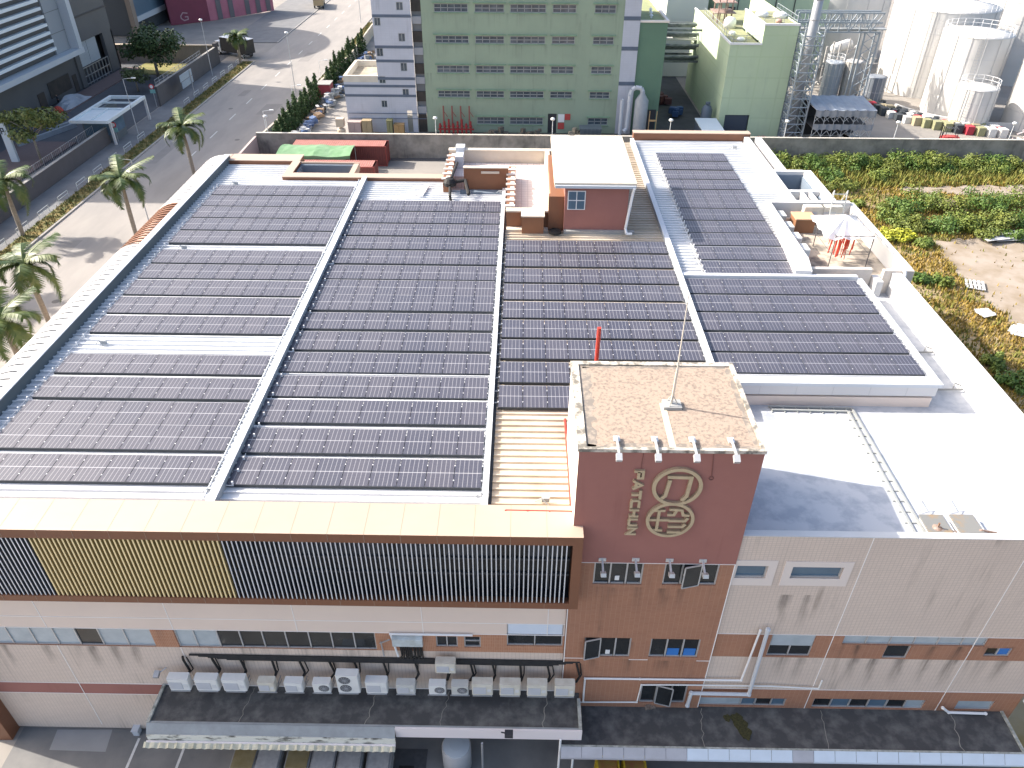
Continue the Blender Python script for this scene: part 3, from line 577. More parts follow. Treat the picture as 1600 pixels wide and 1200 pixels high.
# ---- canopies over the ground floor
cz = 3.66; cy = PZ(600, 1136, cz).y
cn = MB(); cx0, cx1 = PZ(243, 1100, cz).x, PZ(906, 1110, cz).x; xm = PZ(617, 1140, cz).x
cn.m = 0; cn.box(cx0, cx1, cy, F-.002, cz-.22, cz)
cn.m = 1; cn.box(cx0-.02, cx0+.1, cy, F-.003, cz-.2, cz+.1); cn.box(cx1-.1, cx1+.04, cy, F-.4, cz-.24, cz+.1)
cn.m = 2; cn.quad((cx0-.03, cy-.02, cz+.04), (cx0-.03, cy-.3, cz-.35), (xm, cy-.3, cz-.35), (xm, cy-.02, cz+.04)); cn.box(cx0, cx1, cy-.01, cy+.08, cz-.2, cz+.05)
cn.m = 3; cn.box(cx0-.03, xm, cy-.34, cy-.28, cz-.75, cz-.36); cn.m = 4; cn.box(xm, cx1+.04, cy-.1, cy-.012, cz-.6, cz+.06); cn.box(cx0-.1, xm, cy-.42, cy-.35, cz-.82, cz-.74)
aw = MB(); n = 90; aw.add([(cx0-.2+(xm-cx0+.2)*i/n, cy-.4-.22*k, cz-.78-.1*k+.035*sin(i*2.2)) for k in (0, 1) for i in range(n+1)], [(n+1+i, n+2+i, i+1, i) for i in range(n)]); aw.build('corrugated_awning', mat('cream_awning', (.6, .57, .45), (.3, .28, .2), 2.5, .7, .7), bld)
ck = MB(); random.seed(14)
def crack(x, ya, yb, z, wd=.012):
    pts = []; n = 9
    for i in range(n+1): pts.append((x+.25*i/n+random.uniform(-.07, .07), ya+(yb-ya)*i/n))
    for (ax, ay), (bx, by) in zip(pts, pts[1:]): ck.quad((ax-wd, ay, z), (ax+wd, ay, z), (bx+wd, by, z), (bx-wd, by, z))
for x in (-11.9, -6.4, -3.2, 1.2): crack(x, cy+.1, F-.1, cz+.004, random.uniform(.01, .02))
cn.build('entrance_canopy', [SLABD, mat('mossy_rim', (.5, .5, .46), (.1, .12, .1), 3, .8, .9), mat('canopy_flashing', (.3, .32, .33), (.2, .21, .22), 2, .6, .7), mat('stained_white_face', (.62, .62, .56), (.08, .08, .07), 1.2, .9, .8, ramp=(.5, .62), stretch=(1.3, 1, 3)), mat('pinkish_fascia', (.72, .66, .66), rough=.6)], bld)
dz = 2.62; dy = PZ(1200, 1172, dz).y; dx0 = PZ(876, 1170, dz).x; dx1 = PZ(1592, 1160, dz).x
cn = MB(); cn.m = 0; cn.box(dx0, dx1, dy, F-.002, dz-.22, dz); cn.box(dx0, cx1+.1, dy, cy+.6, dz-.21, dz+.005)
cn.m = 1; cn.box(dx0, dx1, dy-.001, dy+.07, dz-.01, dz+.05); cn.box(dx1-.1, dx1+.03, dy, F-.01, dz-.2, dz+.06)
for k in range(22):
    a = dx0+(dx1-dx0)*k/22; b = dx0+(dx1-dx0)*(k+1)/22; cn.m = 2 if k < 6 or k == 11 else 3
    cn.quad((a+.008, dy-.01, dz+.03), (a+.008, dy-.32, dz-.32), (b-.008, dy-.32, dz-.32), (b-.008, dy-.01, dz+.03)); cn.box(a, b, dy-.33, dy-.3, dz-.42, dz-.325)
cn.build('entrance_canopy', [SLABD, mat('mossy_rim', (.5, .5, .46)), mat('grey_flashing_panel', (.4, .4, .43), (.3, .3, .32), 2, .5, .5), mat('bluish_flashing_panel', (.55, .62, .7), (.48, .54, .6), 2, .5, .45)], bld)
for x in (8.2, 13.6, 19.4): crack(x, dy+.1, F-.1, dz+.008, random.uniform(.012, .022))
ck.build('repair_seam', mat('pale_seam', (.3, .28, .24), (.2, .19, .17), 4, .7, .9), bld)
mp = MB()
for (x, y, r) in ((PZ(1150, 1118, dz).x, 18.75, .26), (PZ(1156, 1126, dz).x, 18.45, .3), (PZ(1163, 1138, dz).x, 18.1, .27), (PZ(1135, 1117, dz).x, 18.8, .16)):
    mp.prism([(x+r*cos(a)*(1+.25*sin(3*a)), y+r*1.1*sin(a)*(1+.2*cos(5*a))) for a in [i/14*2*pi for i in range(14)]], dz+.002, dz+.02+r*.05)
mp.build('moss_patch', mat('black_moss', (.03, .03, .012), (.09, .08, .03), 12, .8, 1.), bld)

# ================================================================ SOLAR ARRAYS
PW, PL = 1.09, 1.722
SOLAR = panel_mat(); FRAME = mat('anodised_frame', (.25, .26, .28), rough=.4, metal=.5)
pmb = MB(); pmb.m = 1; pmb.box(-PW/2, PW/2, -PL/2, PL/2, -.035, -.002); pmb.m = 0; pmb.quad((-PW/2, -PL/2, 0), (PW/2, -PL/2, 0), (PW/2, PL/2, 0), (-PW/2, PL/2, 0))
proto = pmb.build('solar_panel', [SOLAR, FRAME]); pmesh = proto.data; bpy.data.objects.remove(proto)
ORD = ['first', 'second', 'third', 'fourth', 'fifth', 'sixth', 'seventh', 'eighth', 'ninth', 'tenth', 'eleventh', 'twelfth', 'thirteenth', 'fourteenth', 'fifteenth', 'sixteenth']
AZ = 13.97
def array(bay, rows, x0, x1, n, counts=None):
    rows = sorted(rows, key=lambda r: r[1]); k = 0
    for i, (yb, yf) in enumerate(rows):
        deep = 2 if yb-yf > 2.5 else 1; m = n if not counts else counts.get(i, n); pitch = (x1-x0)/n
        xe_ = x0+pitch*m; cx = (x0+xe_)/2; cyy = (yb+yf)/2
        t = thing('solar_array', '%s row of solar panels from the front %s%s' % (ORD[i], bay, ', double depth' if deep == 2 else ''), 'solar panels', (cx, cyy, 13.85), 'rows of solar panels on the factory roof')
        L = (yb-yf)/deep
        for d in range(deep):
            for j in range(m):
                o = bpy.data.objects.new('solar_panel', pmesh); C.objects.link(o); o.parent = t
                o.location = (x0+pitch*(j+.5)-cx, yf+L*(d+.5)-cyy, AZ-13.85); o.scale = ((pitch-.028)/PW, (L-.015)/PL, 1); o.rotation_euler = (0, 0, 0)
        r = MB(); r.m = 0
        for d in range(deep):
            for q_ in (.24, .76):
                y = yf+L*(d+q_); r.box(x0-.18, xe_+.18, y-.02, y+.02, AZ-.09, AZ-.04)
        r.m = 1
        for d in range(deep):
            for q_ in (.24, .76):
                y = yf+L*(d+q_)
                for j in range(m+1): x = x0+pitch*j; r.box(x-.022, x+.022, y-.022, y+.022, AZ-.004, AZ+.008)
        r.m = 2; r.box(x0, xe_, yf-.012, yf+.006, 13.83, AZ-.012)  # dark strip painted in for the shadow under the panel edge
        r.build('mounting_rail', [ALU, PVC, mat('array_edge_shade', (.035, .042, .05), rough=.6)], t)
array('in the leftmost bay', [(52.75, 50.98), (50.78, 48.97), (48.83, 47.02), (46.86, 45.07), (44.87, 43.11), (42.1, 40.36), (40.17, 38.43), (38.22, 36.5), (36.26, 34.5), (34.22, 32.55), (30.56, 28.94), (28.63, 27.0), (26.76, 23.5), (23.18, 21.55)], -22.0, -12.12, 9)
array('in the second bay from left', [(50.24, 48.42), (48.23, 46.46), (46.26, 44.51), (44.27, 42.54), (42.32, 40.56), (40.31, 38.6), (38.47, 35.06), (34.78, 33.13), (32.87, 31.16), (30.92, 29.24), (28.95, 27.29), (27.06, 25.4), (25.02, 23.42), (23.14, 21.5)], -11.5+.1, -1.43, 9)
array('in the cream middle bay', [(43.97, 42.34), (42.08, 40.41), (40.1, 38.42), (38.19, 36.44), (36.18, 34.47), (34.24, 32.52), (32.3, 30.6), (30.29, 28.6), (28.34, 26.68)], -.93, 9.05, 9, {0: 3, 1: 3, })
array('in the far right bay', [(60.65, 58.9), (58.68, 56.96), (56.69, 54.93), (54.75, 52.94), (52.76, 49.47), (49.31, 47.45), (47.27, 45.48), (45.35, 43.58), (43.36, 41.6), (41.36, 39.65)], 10.8, 16.3, 5)
array('in the near right bay', [(39.07, 37.37), (37.18, 35.41), (35.22, 33.46), (33.21, 31.49), (31.31, 29.63)], 9.36, 19.3, 9)
# ================================================================ GROUND, ROAD, PAVEMENTS
YARD = mat('yard_concrete', (.3, .275, .245), (.2, .19, .175), .25, .7, .9, bump=.1)
ROAD = mat('road_surface', (.31, .285, .26), (.235, .22, .205), .18, .8, .85, bump=.1, stretch=(2.5, .6, 1))
PAVE = mat('pavement_concrete', (.2, .2, .2), (.13, .13, .135), .5, .7, .9)
KERB = mat('kerb_stone', (.36, .34, .31), (.22, .21, .2), 1, .6, .9)
GRASSM = mat('verge_grass', (.09, .11, .035), (.27, .2, .08), 1.1, .9, .95, ramp=(.4, .62))
LEAFM = mat('leaf_green', (.06, .13, .02), (.16, .2, .03), .9, .9, .6, ramp=(.35, .65))
LEAFD = mat('dark_leaf_green', (.025, .055, .018), (.05, .085, .022), .8, .9, .6)
LEAFY = mat('dry_leaf', (.34, .25, .06), (.2, .19, .04), .5, .9, .8)
BARK = mat('palm_bark', (.3, .26, .21), (.18, .15, .12), 2, .7, .9, stretch=(1, 1, 6))
CYPR = mat('cypress_green', (.022, .05, .014), (.05, .09, .02), 1.5, .9, .8)
WPAINT = mat('road_paint', (.62, .62, .6), (.45, .44, .42), 4, .7, .8)
GW = mat('boundary_concrete', (.3, .28, .25), (.12, .115, .105), .7, .85, .9, streak=(1.5, .9, (.06, .058, .055)))
DGW = mat('dark_grey_wall', (.105, .1, .105), (.08, .078, .08), .8, .6, .85)
RUST = mat('container_red', (.2, .058, .05), (.15, .048, .042), .9, .7, .6)
RUSTT = mat('container_faded_roof', (.45, .2, .165), (.34, .15, .12), 1.3, .8, .6)
GZ = -.12
m = MB(); m.quad((-500, -80, GZ), (500, -80, GZ), (500, 1200, GZ), (-500, 1200, GZ)); struct(m, 'ground', YARD)
m = MB(); m.quad((-51, -30, GZ+.006), (-36.2, -30, GZ+.006), (-36.2, 500, GZ+.006), (-51, 500, GZ+.006)); struct(m, 'road', ROAD)
m = MB(); m.box(-57.1, -51.25, -30, 152, GZ-.1, 0); m.box(-62, -51.25, 168, 500, GZ-.1, 0); struct(m, 'pavement', PAVE)
m = MB(); m.box(-51.25, -51, -30, 152, GZ-.1, .02); m.box(-51.25, -51, 168, 500, GZ-.1, .02); m.box(-36.2, -35.95, 74, 400, GZ-.1, .02); struct(m, 'kerb', KERB)
m = MB()
for k in range(50):
    y = 98+k*8.6; m.box(-44.35, -44.2, y, y+3.1, GZ+.007, GZ+.012)
struct(m, 'lane_marking', WPAINT)
m = MB(); m.box(-95, -57.5, 95, 160, GZ-.05, GZ+.02); struct(m, 'compound_yard', mat('compound_asphalt', (.1, .105, .115), (.075, .08, .09), .4, .7, .9))
m = MB(); m.box(-73.6, -70.2, 112, 146, GZ, .06); m.box(-70, -62, 89, 104, GZ, .05); struct(m, 'brick_path', mat('red_brick_paving', (.2, .14, .13), (.15, .11, .1), 1, .6, .9, tile=(.4, .2, (.12, .1, .1), .02, 'h')))
m = MB(); m.box(-71, -58.2, 141.5, 149.6, GZ, .04); struct(m, 'sunny_lawn', mat('lawn_soil', (.3, .25, .1), (.16, .18, .05), .8, .9, .95))
def blades(mb, n, fn, h0, h1, w_):
    for _ in range(n):
        p = fn()
        if p is None: continue
        x, y, z = p; a = random.uniform(0, 2*pi); h = random.uniform(h0, h1); l = random.uniform(-.5, .5)*h
        dx, dy = cos(a)*w_/2, sin(a)*w_/2; mb.add([(x-dx, y-dy, z), (x+dx, y+dy, z), (x-dy*2*l/w_, y+dx*2*l/w_, z+h)], [(0, 1, 2)])
vs = MB(); vs.box(-53.2, -51.3, 30, 151.5, -.05, .03); vs.box(-35.9, -34.6, 78, 99, GZ, GZ+.04); vs.box(-35.9, -33.2, 99, 190, GZ-.02, GZ+.03); blades(vs, 5500, lambda: (random.uniform(-53.2, -51.4), random.uniform(45, 151), .03), .12, .32, .16); blades(vs, 1200, lambda: (random.uniform(-35.9, -34.7), random.uniform(78, 99), GZ), .15, .45, .2)
blades(vs, 3500, lambda: (random.uniform(-35.9, -33.6), random.uniform(95, 190), GZ), .15, .5, .2)
stuff(vs, 'verge_grass', GRASSM, 'strip of rough grass along the road kerb', 'grass')

# ---------------------------------------------------------------- palms and trees
def frond(mb, base, az, length, droop, lift, wd=.5):
    N_ = 9; pts = []
    for i in range(N_+1):
        t = i/N_; r = length*(sin(lift)*0+cos(lift*(1-t)+(-droop)*t*.9))*t; z = length*(sin(lift)*t - droop*t*t*.85)
        pts.append(Vector(base)+Vector((cos(az)*r, sin(az)*r, z)))
    side = Vector((-sin(az), cos(az), 0))
    for i in range(N_):
        a, b = pts[i], pts[i+1]; d = (b-a)
        mb.bar(a, b, .05*(1-i/N_)+.015, .03)
        for j in range(6):
            t = (i+j/6)/N_; L_ = wd*(.35+1.6*sin(pi*min(1, t*.9+.08)))*.9; p = a+d*(j/6)
            for s in (-1, 1):
                tip = p+side*s*L_*.85+d.normalized()*L_*.6+Vector((0, 0, -.3*L_+random.uniform(-.1, .12))); q = d.normalized()*.07
                mb.add([p-q, p+q, tip], [(0, 1, 2)])
def palm_mesh(h, lean, nf, L_, seed):
    random.seed(seed); t = MB(); t.smooth = True; pts = []; n = 8
    for i in range(n+1):
        k = i/n; pts.append((Vector((lean[0]*k*k, lean[1]*k*k, h*k)), .2+.07*sin(pi*k*.9)-.07*k))
    for (a, ra), (b, rb) in zip(pts, pts[1:]): t.tube(a, b, ra, 10, rb, cap=False)
    c = MB(); top = pts[-1][0]; c.m = 1; c.tube(top-Vector((0, 0, .05)), top+Vector((0, 0, 1.0)), .16, 8, .09); c.m = 0; cb = top+Vector((0, 0, .95))
    for k in range(nf):
        az = k*2.399+random.uniform(-.25, .25); u = k/nf; frond(c, cb, az, L_*random.uniform(.85, 1.1), .55+.75*(1-u)+random.uniform(-.1, .1), 1.15*u+.15, .55)
    return t, c
SHAFT = mat('palm_crownshaft', (.2, .26, .08), (.15, .2, .06), 2, .5, .5); FROND = mat('palm_frond', (.045, .085, .018), (.13, .15, .04), .9, .8, .45, ramp=(.4, .66))
palms = []
PL_ = [((-40.5, 55.2), 5.3, 'roadside palm nearest the louvred eave, with a full round crown'), ((-40.7, 73.4), 5.6, 'roadside palm between the nearest and the farthest of the eave row'), ((-40.75, 90.9), 5.4, 'roadside palm beside the far end of the curved eave'),
       ((-40.0, 49.6), 3.4, 'palm low at the left picture edge beside the white eave'), ((-53, 73.7), 5.2, 'palm in the verge in front of the dark grey wall'), ((-53.2, 150), 3.9, 'slim palm in the verge next to the black truck'), ((-52.6, 61.5), 5.3, 'palm at the left picture edge over the shaded pavement')]
for i, ((x, y), h, lab) in enumerate(PL_):
    t = thing('palm_tree', lab, 'palm', (x, y, GZ), 'royal palms along the road'); a, b = palm_mesh(h, (random.uniform(-.3, .3), random.uniform(-.3, .3)), 17, 3.7 if i != 5 else 2.8, 40+i)
    a.build('trunk', BARK, t, (0, 0, 0)); b.build('crown', [FROND, SHAFT], t, (0, 0, 0)); a = None
def leaf_cloud(mb, c, r, n, size, hollow=.25):
    c = Vector(c)
    for _ in range(n):
        while True:
            p = Vector((random.uniform(-1, 1), random.uniform(-1, 1), random.uniform(-1, 1)))
            if hollow < p.length < 1: break
        q = c+Vector((p.x*r[0], p.y*r[1], p.z*r[2])); s = size*random.uniform(.6, 1.4)
        nrm = (p+Vector((random.uniform(-.8, .8), random.uniform(-.8, .8), random.uniform(-.2, 1.1)))).normalized(); u = nrm.orthogonal().normalized(); v = nrm.cross(u)
        a = random.uniform(0, 6.28); u, v = u*cos(a)+v*sin(a), v*cos(a)-u*sin(a)
        mb.add([q-u*s, q+v*s*.55, q+u*s, q-v*s*.55], [(0, 1, 2, 3)])
def tree(name, lab, cat, x, y, z, h, R, ncl, nl, size, m, group=None, trunk_r=.18, seed=1, flat=.7):
    random.seed(seed); t = thing(name, lab, cat, (x, y, z), group); tm = MB(); cr = MB(); top = Vector((0, 0, h*.55)); tm.smooth = True
    tm.tube((0, 0, 0), top, trunk_r, 8, trunk_r*.6)
    for k in range(ncl):
        az = k*2.4; rr = R*random.uniform(.25, .85); zz = h*random.uniform(.5, .95); c = Vector((cos(az)*rr, sin(az)*rr, zz)); tm.tube(top*random.uniform(.75, 1), c, trunk_r*.45, 5, .03)
        s = R*random.uniform(.32, .5); leaf_cloud(cr, c, (s, s, s*flat), nl, size)
    tm.build('trunk', BARK, t, (0, 0, 0)); cr.build('crown', m, t, (0, 0, 0)); return t
LT = mat('light_tree_leaf', (.07, .11, .025), (.2, .19, .05), .8, .8, .6)
tree('broadleaf_tree', 'yellow-green layered tree behind the grey compound wall, beside the white pylon sign', 'tree', -62.4, 95.6, 0, 7.5, 3.9, 12, 190, .22, LT, seed=5, flat=.45)
tree('broadleaf_tree', 'dark dense round tree in front of the compound lawn', 'tree', -64.6, 139.5, 0, 7.6, 4.9, 16, 260, .26, LEAFD, seed=6, flat=.8, trunk_r=.3)
tree('broadleaf_tree', 'small light green shrubby tree at the gate beneath the dark round tree', 'tree', -64.2, 130, 0, 3.6, 2.6, 8, 120, .2, mat('olive_leaf', (.06, .08, .03), (.1, .12, .04), 1, .7, .7), seed=8, flat=.7)
tree('broadleaf_tree', 'bushy tree at the left picture edge behind the compound railing', 'tree', -63, 84.5, 0, 3.6, 2.8, 9, 150, .2, LEAFM, seed=9)

# ---------------------------------------------------------------- compound wall, fence, gatehouse
cw = MB(); cw.box(-57.45, -57.15, 50, 104.5, GZ, 2.1); cw.m = 1; cw.box(-57.5, -57.1, 50, 104.55, 2.1, 2.16); solo(cw, 'compound_wall', [DGW, KERB], 'long dark grey roadside wall running up to the white-roofed gatehouse', 'wall', (-57.3, 77, GZ))
cw = MB(); cw.box(-57.45, -57.15, 121.8, 150.5, GZ, 2.9); cw.m = 1; cw.box(-57.5, -57.1, 121.75, 150.55, 2.9, 2.97); cw.m = 0; cw.box(-57.6, -56.9, 149.2, 150.56, 2.97, 3.6); solo(cw, 'compound_wall', [DGW, KERB], 'dark grey roadside wall behind the blue-white direction sign', 'wall', (-57.3, 141, GZ))
cw = MB(); cw.box(-82, -57.6, 150.1, 150.6, GZ, 3.0); cw.m = 1; cw.box(-82, -57.6, 149.9, 150.8, 3.0, 3.12); cw.m = 0; cw.box(-82, -81.6, 146.2, 150.1, GZ, 2.6); solo(cw, 'compound_wall', [mat('ribbed_concrete', (.22, .2, .19), (.15, .14, .14), 1.5, .7, .9, stretch=(4, 4, .3)), mat('sunlit_cap', (.5, .42, .32))], 'ribbed grey concrete wall behind the sunny lawn', 'wall', (-70, 150.3, GZ))
def fence(name, lab, a, b, h, step, r=.03, rails=(.45, .98), m=STEEL, bars=0):
    a, b = Vector(a), Vector(b); f = MB(); n = max(1, round((b-a).length/step))
    for k in range(n+1): p = a.lerp(b, k/n); f.tube(p, p+Vector((0, 0, h)), r, 5)
    for z in rails: f.tube(a+Vector((0, 0, h*z)), b+Vector((0, 0, h*z)), r*.8, 5)
    if bars:
        nb = round((b-a).length/bars)
        for k in range(nb): p = a.lerp(b, k/nb); f.tube(p+Vector((0, 0, .1)), p+Vector((0, 0, h)), .012, 4)
    return solo(f, name, m, lab, 'fence', tuple(a))
fence('wall_railing', 'thin steel railing behind the near grey compound wall', (-58.6, 62, 0), (-58.6, 103, 0), 2.6, 2.2, bars=.4)
fence('wall_railing', 'thin steel railing above the far grey compound wall', (-57.3, 122, 2.97), (-57.3, 142, 2.97), .9, 1.6, bars=.35)
n_ = ['beside the truck', 'left of the direction sign', 'right of the direction sign', 'opposite the gatehouse', 'opposite the pylon sign', 'opposite the leaning palm', 'at the left picture edge']
for k in range(24):
    y = 56+k*4.4
    g = MB(); g.path([(-53.5, y, 0), (-53.5, y, .75), (-53.5, y+2.2, .75), (-53.5, y+2.2, 0)], .035, 6); g.tube((-53.5, y, .4), (-53.5, y+2.2, .4), .025, 5)
    if 106 < y < 119: continue
    o = solo(g, 'guard_rail', mat('rail_paint', (.5, .53, .52), rough=.5), 'short tubular guard rail hoop standing in the grass verge', 'railing', (-53.5, y, 0), 'tubular guard rails along the verge')
gh = thing('gatehouse', 'gatehouse with a white framed flat roof beside the compound entrance', 'gatehouse', (-58.5, 108.5, 0))
g = MB(); zz = 3.2
g.box(-61.2, -55.9, 102.4, 102.8, zz-.15, zz+.25); g.box(-61.2, -56.2, 114.4, 114.8, zz-.15, zz+.25); g.box(-61.2, -60.8, 102.8, 114.4, zz-.15, zz+.25); g.box(-56.3, -55.9, 102.8, 114.8, zz-.15, zz+.25)
g.box(-60.8, -56.3, 108.3, 108.6, zz, zz+.22); g.box(-60.8, -56.3, 111.4, 111.6, zz, zz+.22); g.box(-58.7, -58.5, 102.8, 108.3, zz, zz+.2); g.box(-60.8, -56.3, 102.8, 108.3, zz-.1, zz); g.build('roof', mat('gatehouse_white', (.62, .68, .7), (.5, .55, .57), 1, .5, .5), gh)
g = MB(); g.box(-56.2, -55.9, 114.5, 114.8, 0, zz-.15); g.box(-56.2, -55.9, 103, 103.3, 0, zz-.15); g.build('post', WHITE, gh)
g = MB(); g.box(-60.4, -56.6, 104, 108.2, 0, zz-.16); g.box(-60.4, -60.1, 108.2, 114, 0, zz-.16); g.m = 1; g.box(-60.2, -56.55, 103.95, 104, 1, 2.6); g.box(-56.6, -56.55, 104.3, 108, 1, 2.6); g.build('booth', [mat('booth_dark', (.1, .12, .13)), GLASSB], gh)
py = thing('pylon_sign', 'tall white pylon sign with a letter P at the compound entrance', 'sign', (-65.9, 96, 0))
g = MB(); g.box(-66.5, -65.6, 95.8, 96.2, 0, 5.1); g.build('pylon', mat('pylon_white', (.55, .6, .64), rough=.5), py)
g = MB(); strokes(g, [[(-66.35+u*.45, 3.7+v*.7) for u, v in ln] for ln in LET['P']], .1, 95.74, 95.8); g.build('sign_lettering', DARKM, py)
# ---------------------------------------------------------------- big building left
bb = thing('office_warehouse', 'large grey warehouse with white horizontal louvre bands and tall slatted gates', 'building', (-74, 130, 0))
g = MB(); g.m = 0; g.box(-130, -74, 93, 142.5, 6.6, 27); g.box(-130, -74, 142.5, 146, 6.6, 15); g.box(-130, -74.3, 93, 131.6, 0, 6.6); g.box(-74.6, -74, 131.6, 133, 0, 6.6); g.box(-74.6, -74, 142.5, 146, 0, 6.6); g.box(-130, -76, 131.6, 146, 0, 6.6); g.box(-79, -74, 145.6, 146, 0, 6.6); g.build('wall', mat('dark_panel_wall', (.1, .105, .11), (.08, .085, .09), .3, .6, .6), bb)
g = MB(); g.m = 0; g.box(-74.2, -71.5, 93, 130.6, 6.0, 6.75); g.box(-74.2, -71.6, 129.4, 130.6, 6.75, 24); g.m = 1; g.box(-74.1, -73.2, 93, 129.2, 6.76, 24); g.build('frame_band', [mat('frame_white', (.42, .46, .5), rough=.6), mat('louvre_bay_dark', (.07, .075, .08))], bb)
g = MB()
for k in range(14): z = 7.6+k*1.15; g.box(-73.25, -72.5, 93, 124.6-.15*k, z, z+.42)
g.build('white_louvre_band', mat('louvre_white', (.6, .66, .7), rough=.5), bb)
g = MB(); g.m = 0; g.box(-73.3, -72.95, 125, 129.3, 6.76, 24)
for k in range(4): g.m = 1; g.box(-73.32, -72.93, 125, 129.3, 9.6+k*3, 9.65+k*3)
g.build('concrete_panel', [mat('pale_panel', (.24, .27, .3)), DARKM], bb)
for k in range(2):
    g = MB(); a = 133.4+k*3.6
    for j in range(9): y = a+j*.38; g.box(-74.5, -74.3, y, y+.2, 2.9, 6.9)
    g.build('slatted_gate', mat('gate_slat_pale', (.5, .56, .6), rough=.4), bb)
g = MB()
for j in range(9): y = 133+j*1.15; g.box(-74.2, -74.05, y, y+.12, 0, 2.8)
for z in (.2, 1.4, 2.7): g.box(-74.19, -74.06, 133, 142.3, z, z+.12)
g.build('lattice_gate', STEEL, bb)
for k, (a, b, c, d) in enumerate(((118.4, 120.3, 0, 2.4), (121.8, 128.5, .9, 3.2), (129.3, 130.6, 0, 2.6))):
    g = MB(); g.box(-74.25, -74.2, a, b, c, d); g.build('doorway', mat('shadowed_opening', (.035, .033, .03), (.09, .07, .06), .8, .6, .8), bb)
g = MB(); g.m = 0; g.box(-74, -73.85, 131.7, 146, 10.2, 10.4); g.build('fascia_line', DARKM, bb)
# second block that throws the round-nosed shade over the road
b2 = thing('blue_panel_building', 'blue-grey panelled building with a white skirting band and ribbed dark base', 'building', (-82, 184, 0))
g = MB(); g.m = 0; g.box(-130, -82, 173.5, 194.6, 3.6, 18); g.m = 1; g.box(-130, -81.7, 173.4, 194.7, 2.6, 3.6); g.m = 2; g.box(-130, -82.6, 173.6, 194.5, 0, 2.6)
for k in range(44): y = 173.8+k*.47; g.box(-82.6, -82.45, y, y+.16, 0, 2.6)
g.m = 0; g.lathe((-100.5, 177, 0), [(18, 18.05), (18, 31)], 40); g.m = 2; g.box(-130, -82.61, 173.2, 173.39, 0, 18); g.m = 3; g.box(-82.6, -81.6, 171.8, 173.4, 0, 18); g.build('wall', [mat('blue_panel', (.085, .14, .19), (.07, .12, .16), .3, .5, .5), mat('skirt_white', (.42, .45, .48)), mat('dark_base_and_bay_shade', (.09, .1, .11)), mat('tan_corner', (.25, .2, .16))], b2)  # dark front panel stands in for the shade of an open bay
b3 = thing('pink_building', 'maroon and pink painted workshop building beyond the blue panelled one', 'building', (-78, 205, 0))
g = MB(); g.m = 0; g.quad((-79.5, 184.5, 0), (-72.5, 190, 0), (-72.5, 190, 9), (-79.5, 184.5, 9)); g.m = 1; g.quad((-72.5, 190, 0), (-61.5, 204, 0), (-61.5, 204, 9), (-72.5, 190, 9)); g.m = 0; g.quad((-79.5, 184.5, 0), (-79.5, 184.5, 9), (-90, 205, 9), (-90, 205, 0)); g.quad((-79.5, 184.5, 9), (-72.5, 190, 9), (-61.5, 204, 9), (-90, 205, 9))
g.m = 2
for t in (.12, .3, .55, .72, .88): 
    p = Vector((-72.45, 189.9, 0)).lerp(Vector((-61.45, 203.9, 0)), t); q = p+Vector((.8, 1.0, 0)); g.quad((p.x, p.y, 0), (q.x, q.y, 0), (q.x, q.y, 4.2), (p.x, p.y, 4.2))
g.build('wall', [mat('maroon_paint', (.2, .045, .075), (.15, .04, .06), .6, .6, .7), mat('pink_paint', (.42, .15, .2), (.32, .11, .15), .6, .6, .7), mat('grey_doorway', (.13, .12, .13))], b3)
g = MB(); strokes(g, [[(u*1.9, .7+v*1.6) for u, v in [(.8, .9), (.3, 1), (0, .6), (0, .3), (.3, 0), (.8, .1), (.8, .45), (.5, .45)]]], .22, -.1, -.03)
o = g.build('sign_lettering', mat('faded_pink_sign', (.4, .28, .3)), b3, (0, 0, 0)); o.location = (.4+.0, -18.9, 0); o.rotation_euler = (0, 0, atan2(5.5, 7))
# direction sign
ds = thing('direction_sign', 'pale two-panel direction sign on a post in front of the far grey wall', 'road sign', (-55, 128, 0))
g = MB(); g.tube((-54.7, 129.6, 0), (-54.7, 129.6, 3.6), .07, 8); g.build('post', STEEL, ds)
g = MB(); g.box(-54.85, -54.78, 125.6, 130.6, 2.6, 3.6); g.box(-54.85, -54.78, 125.9, 130.6, 1.5, 2.5); g.build('panel', mat('sign_pale', (.3, .37, .44), (.22, .28, .34), 6, .8, .5), ds)
def signpost(x, y, h, lab, disc=(.5, .03, .03)):
    t = thing('road_sign', lab, 'road sign', (x, y, 0)); g = MB(); g.tube((x, y, 0), (x, y, h), .06, 7); g.build('post', STEEL, t); g = MB()
    g.lathe((0, 0, 0), [(.38, -.03), (.38, .03)], 18); o = g.build('disc', mat('sign_red', disc), t, (0, 0, 0)); o.location = (0, -.1, h-.3); o.rotation_euler = (pi/2, 0, 0)
    g = MB(); g.lathe((0, 0, 0), [(.26, -.02), (.26, .05)], 18); o = g.build('face', PVC, o, (0, 0, 0)); g = MB(); g.box(x-.4, x+.4, y-.1, y-.05, h-1.3, h-.75); g.build('plate', mat('sign_teal', (.2, .4, .38)), t)
signpost(-57.6, 121.2, 3.4, 'round red and white sign on a post at the end of the far wall')
signpost(-56.4, 104.6, 2.6, 'round speed sign beside the gatehouse portal', (.6, .6, .6))
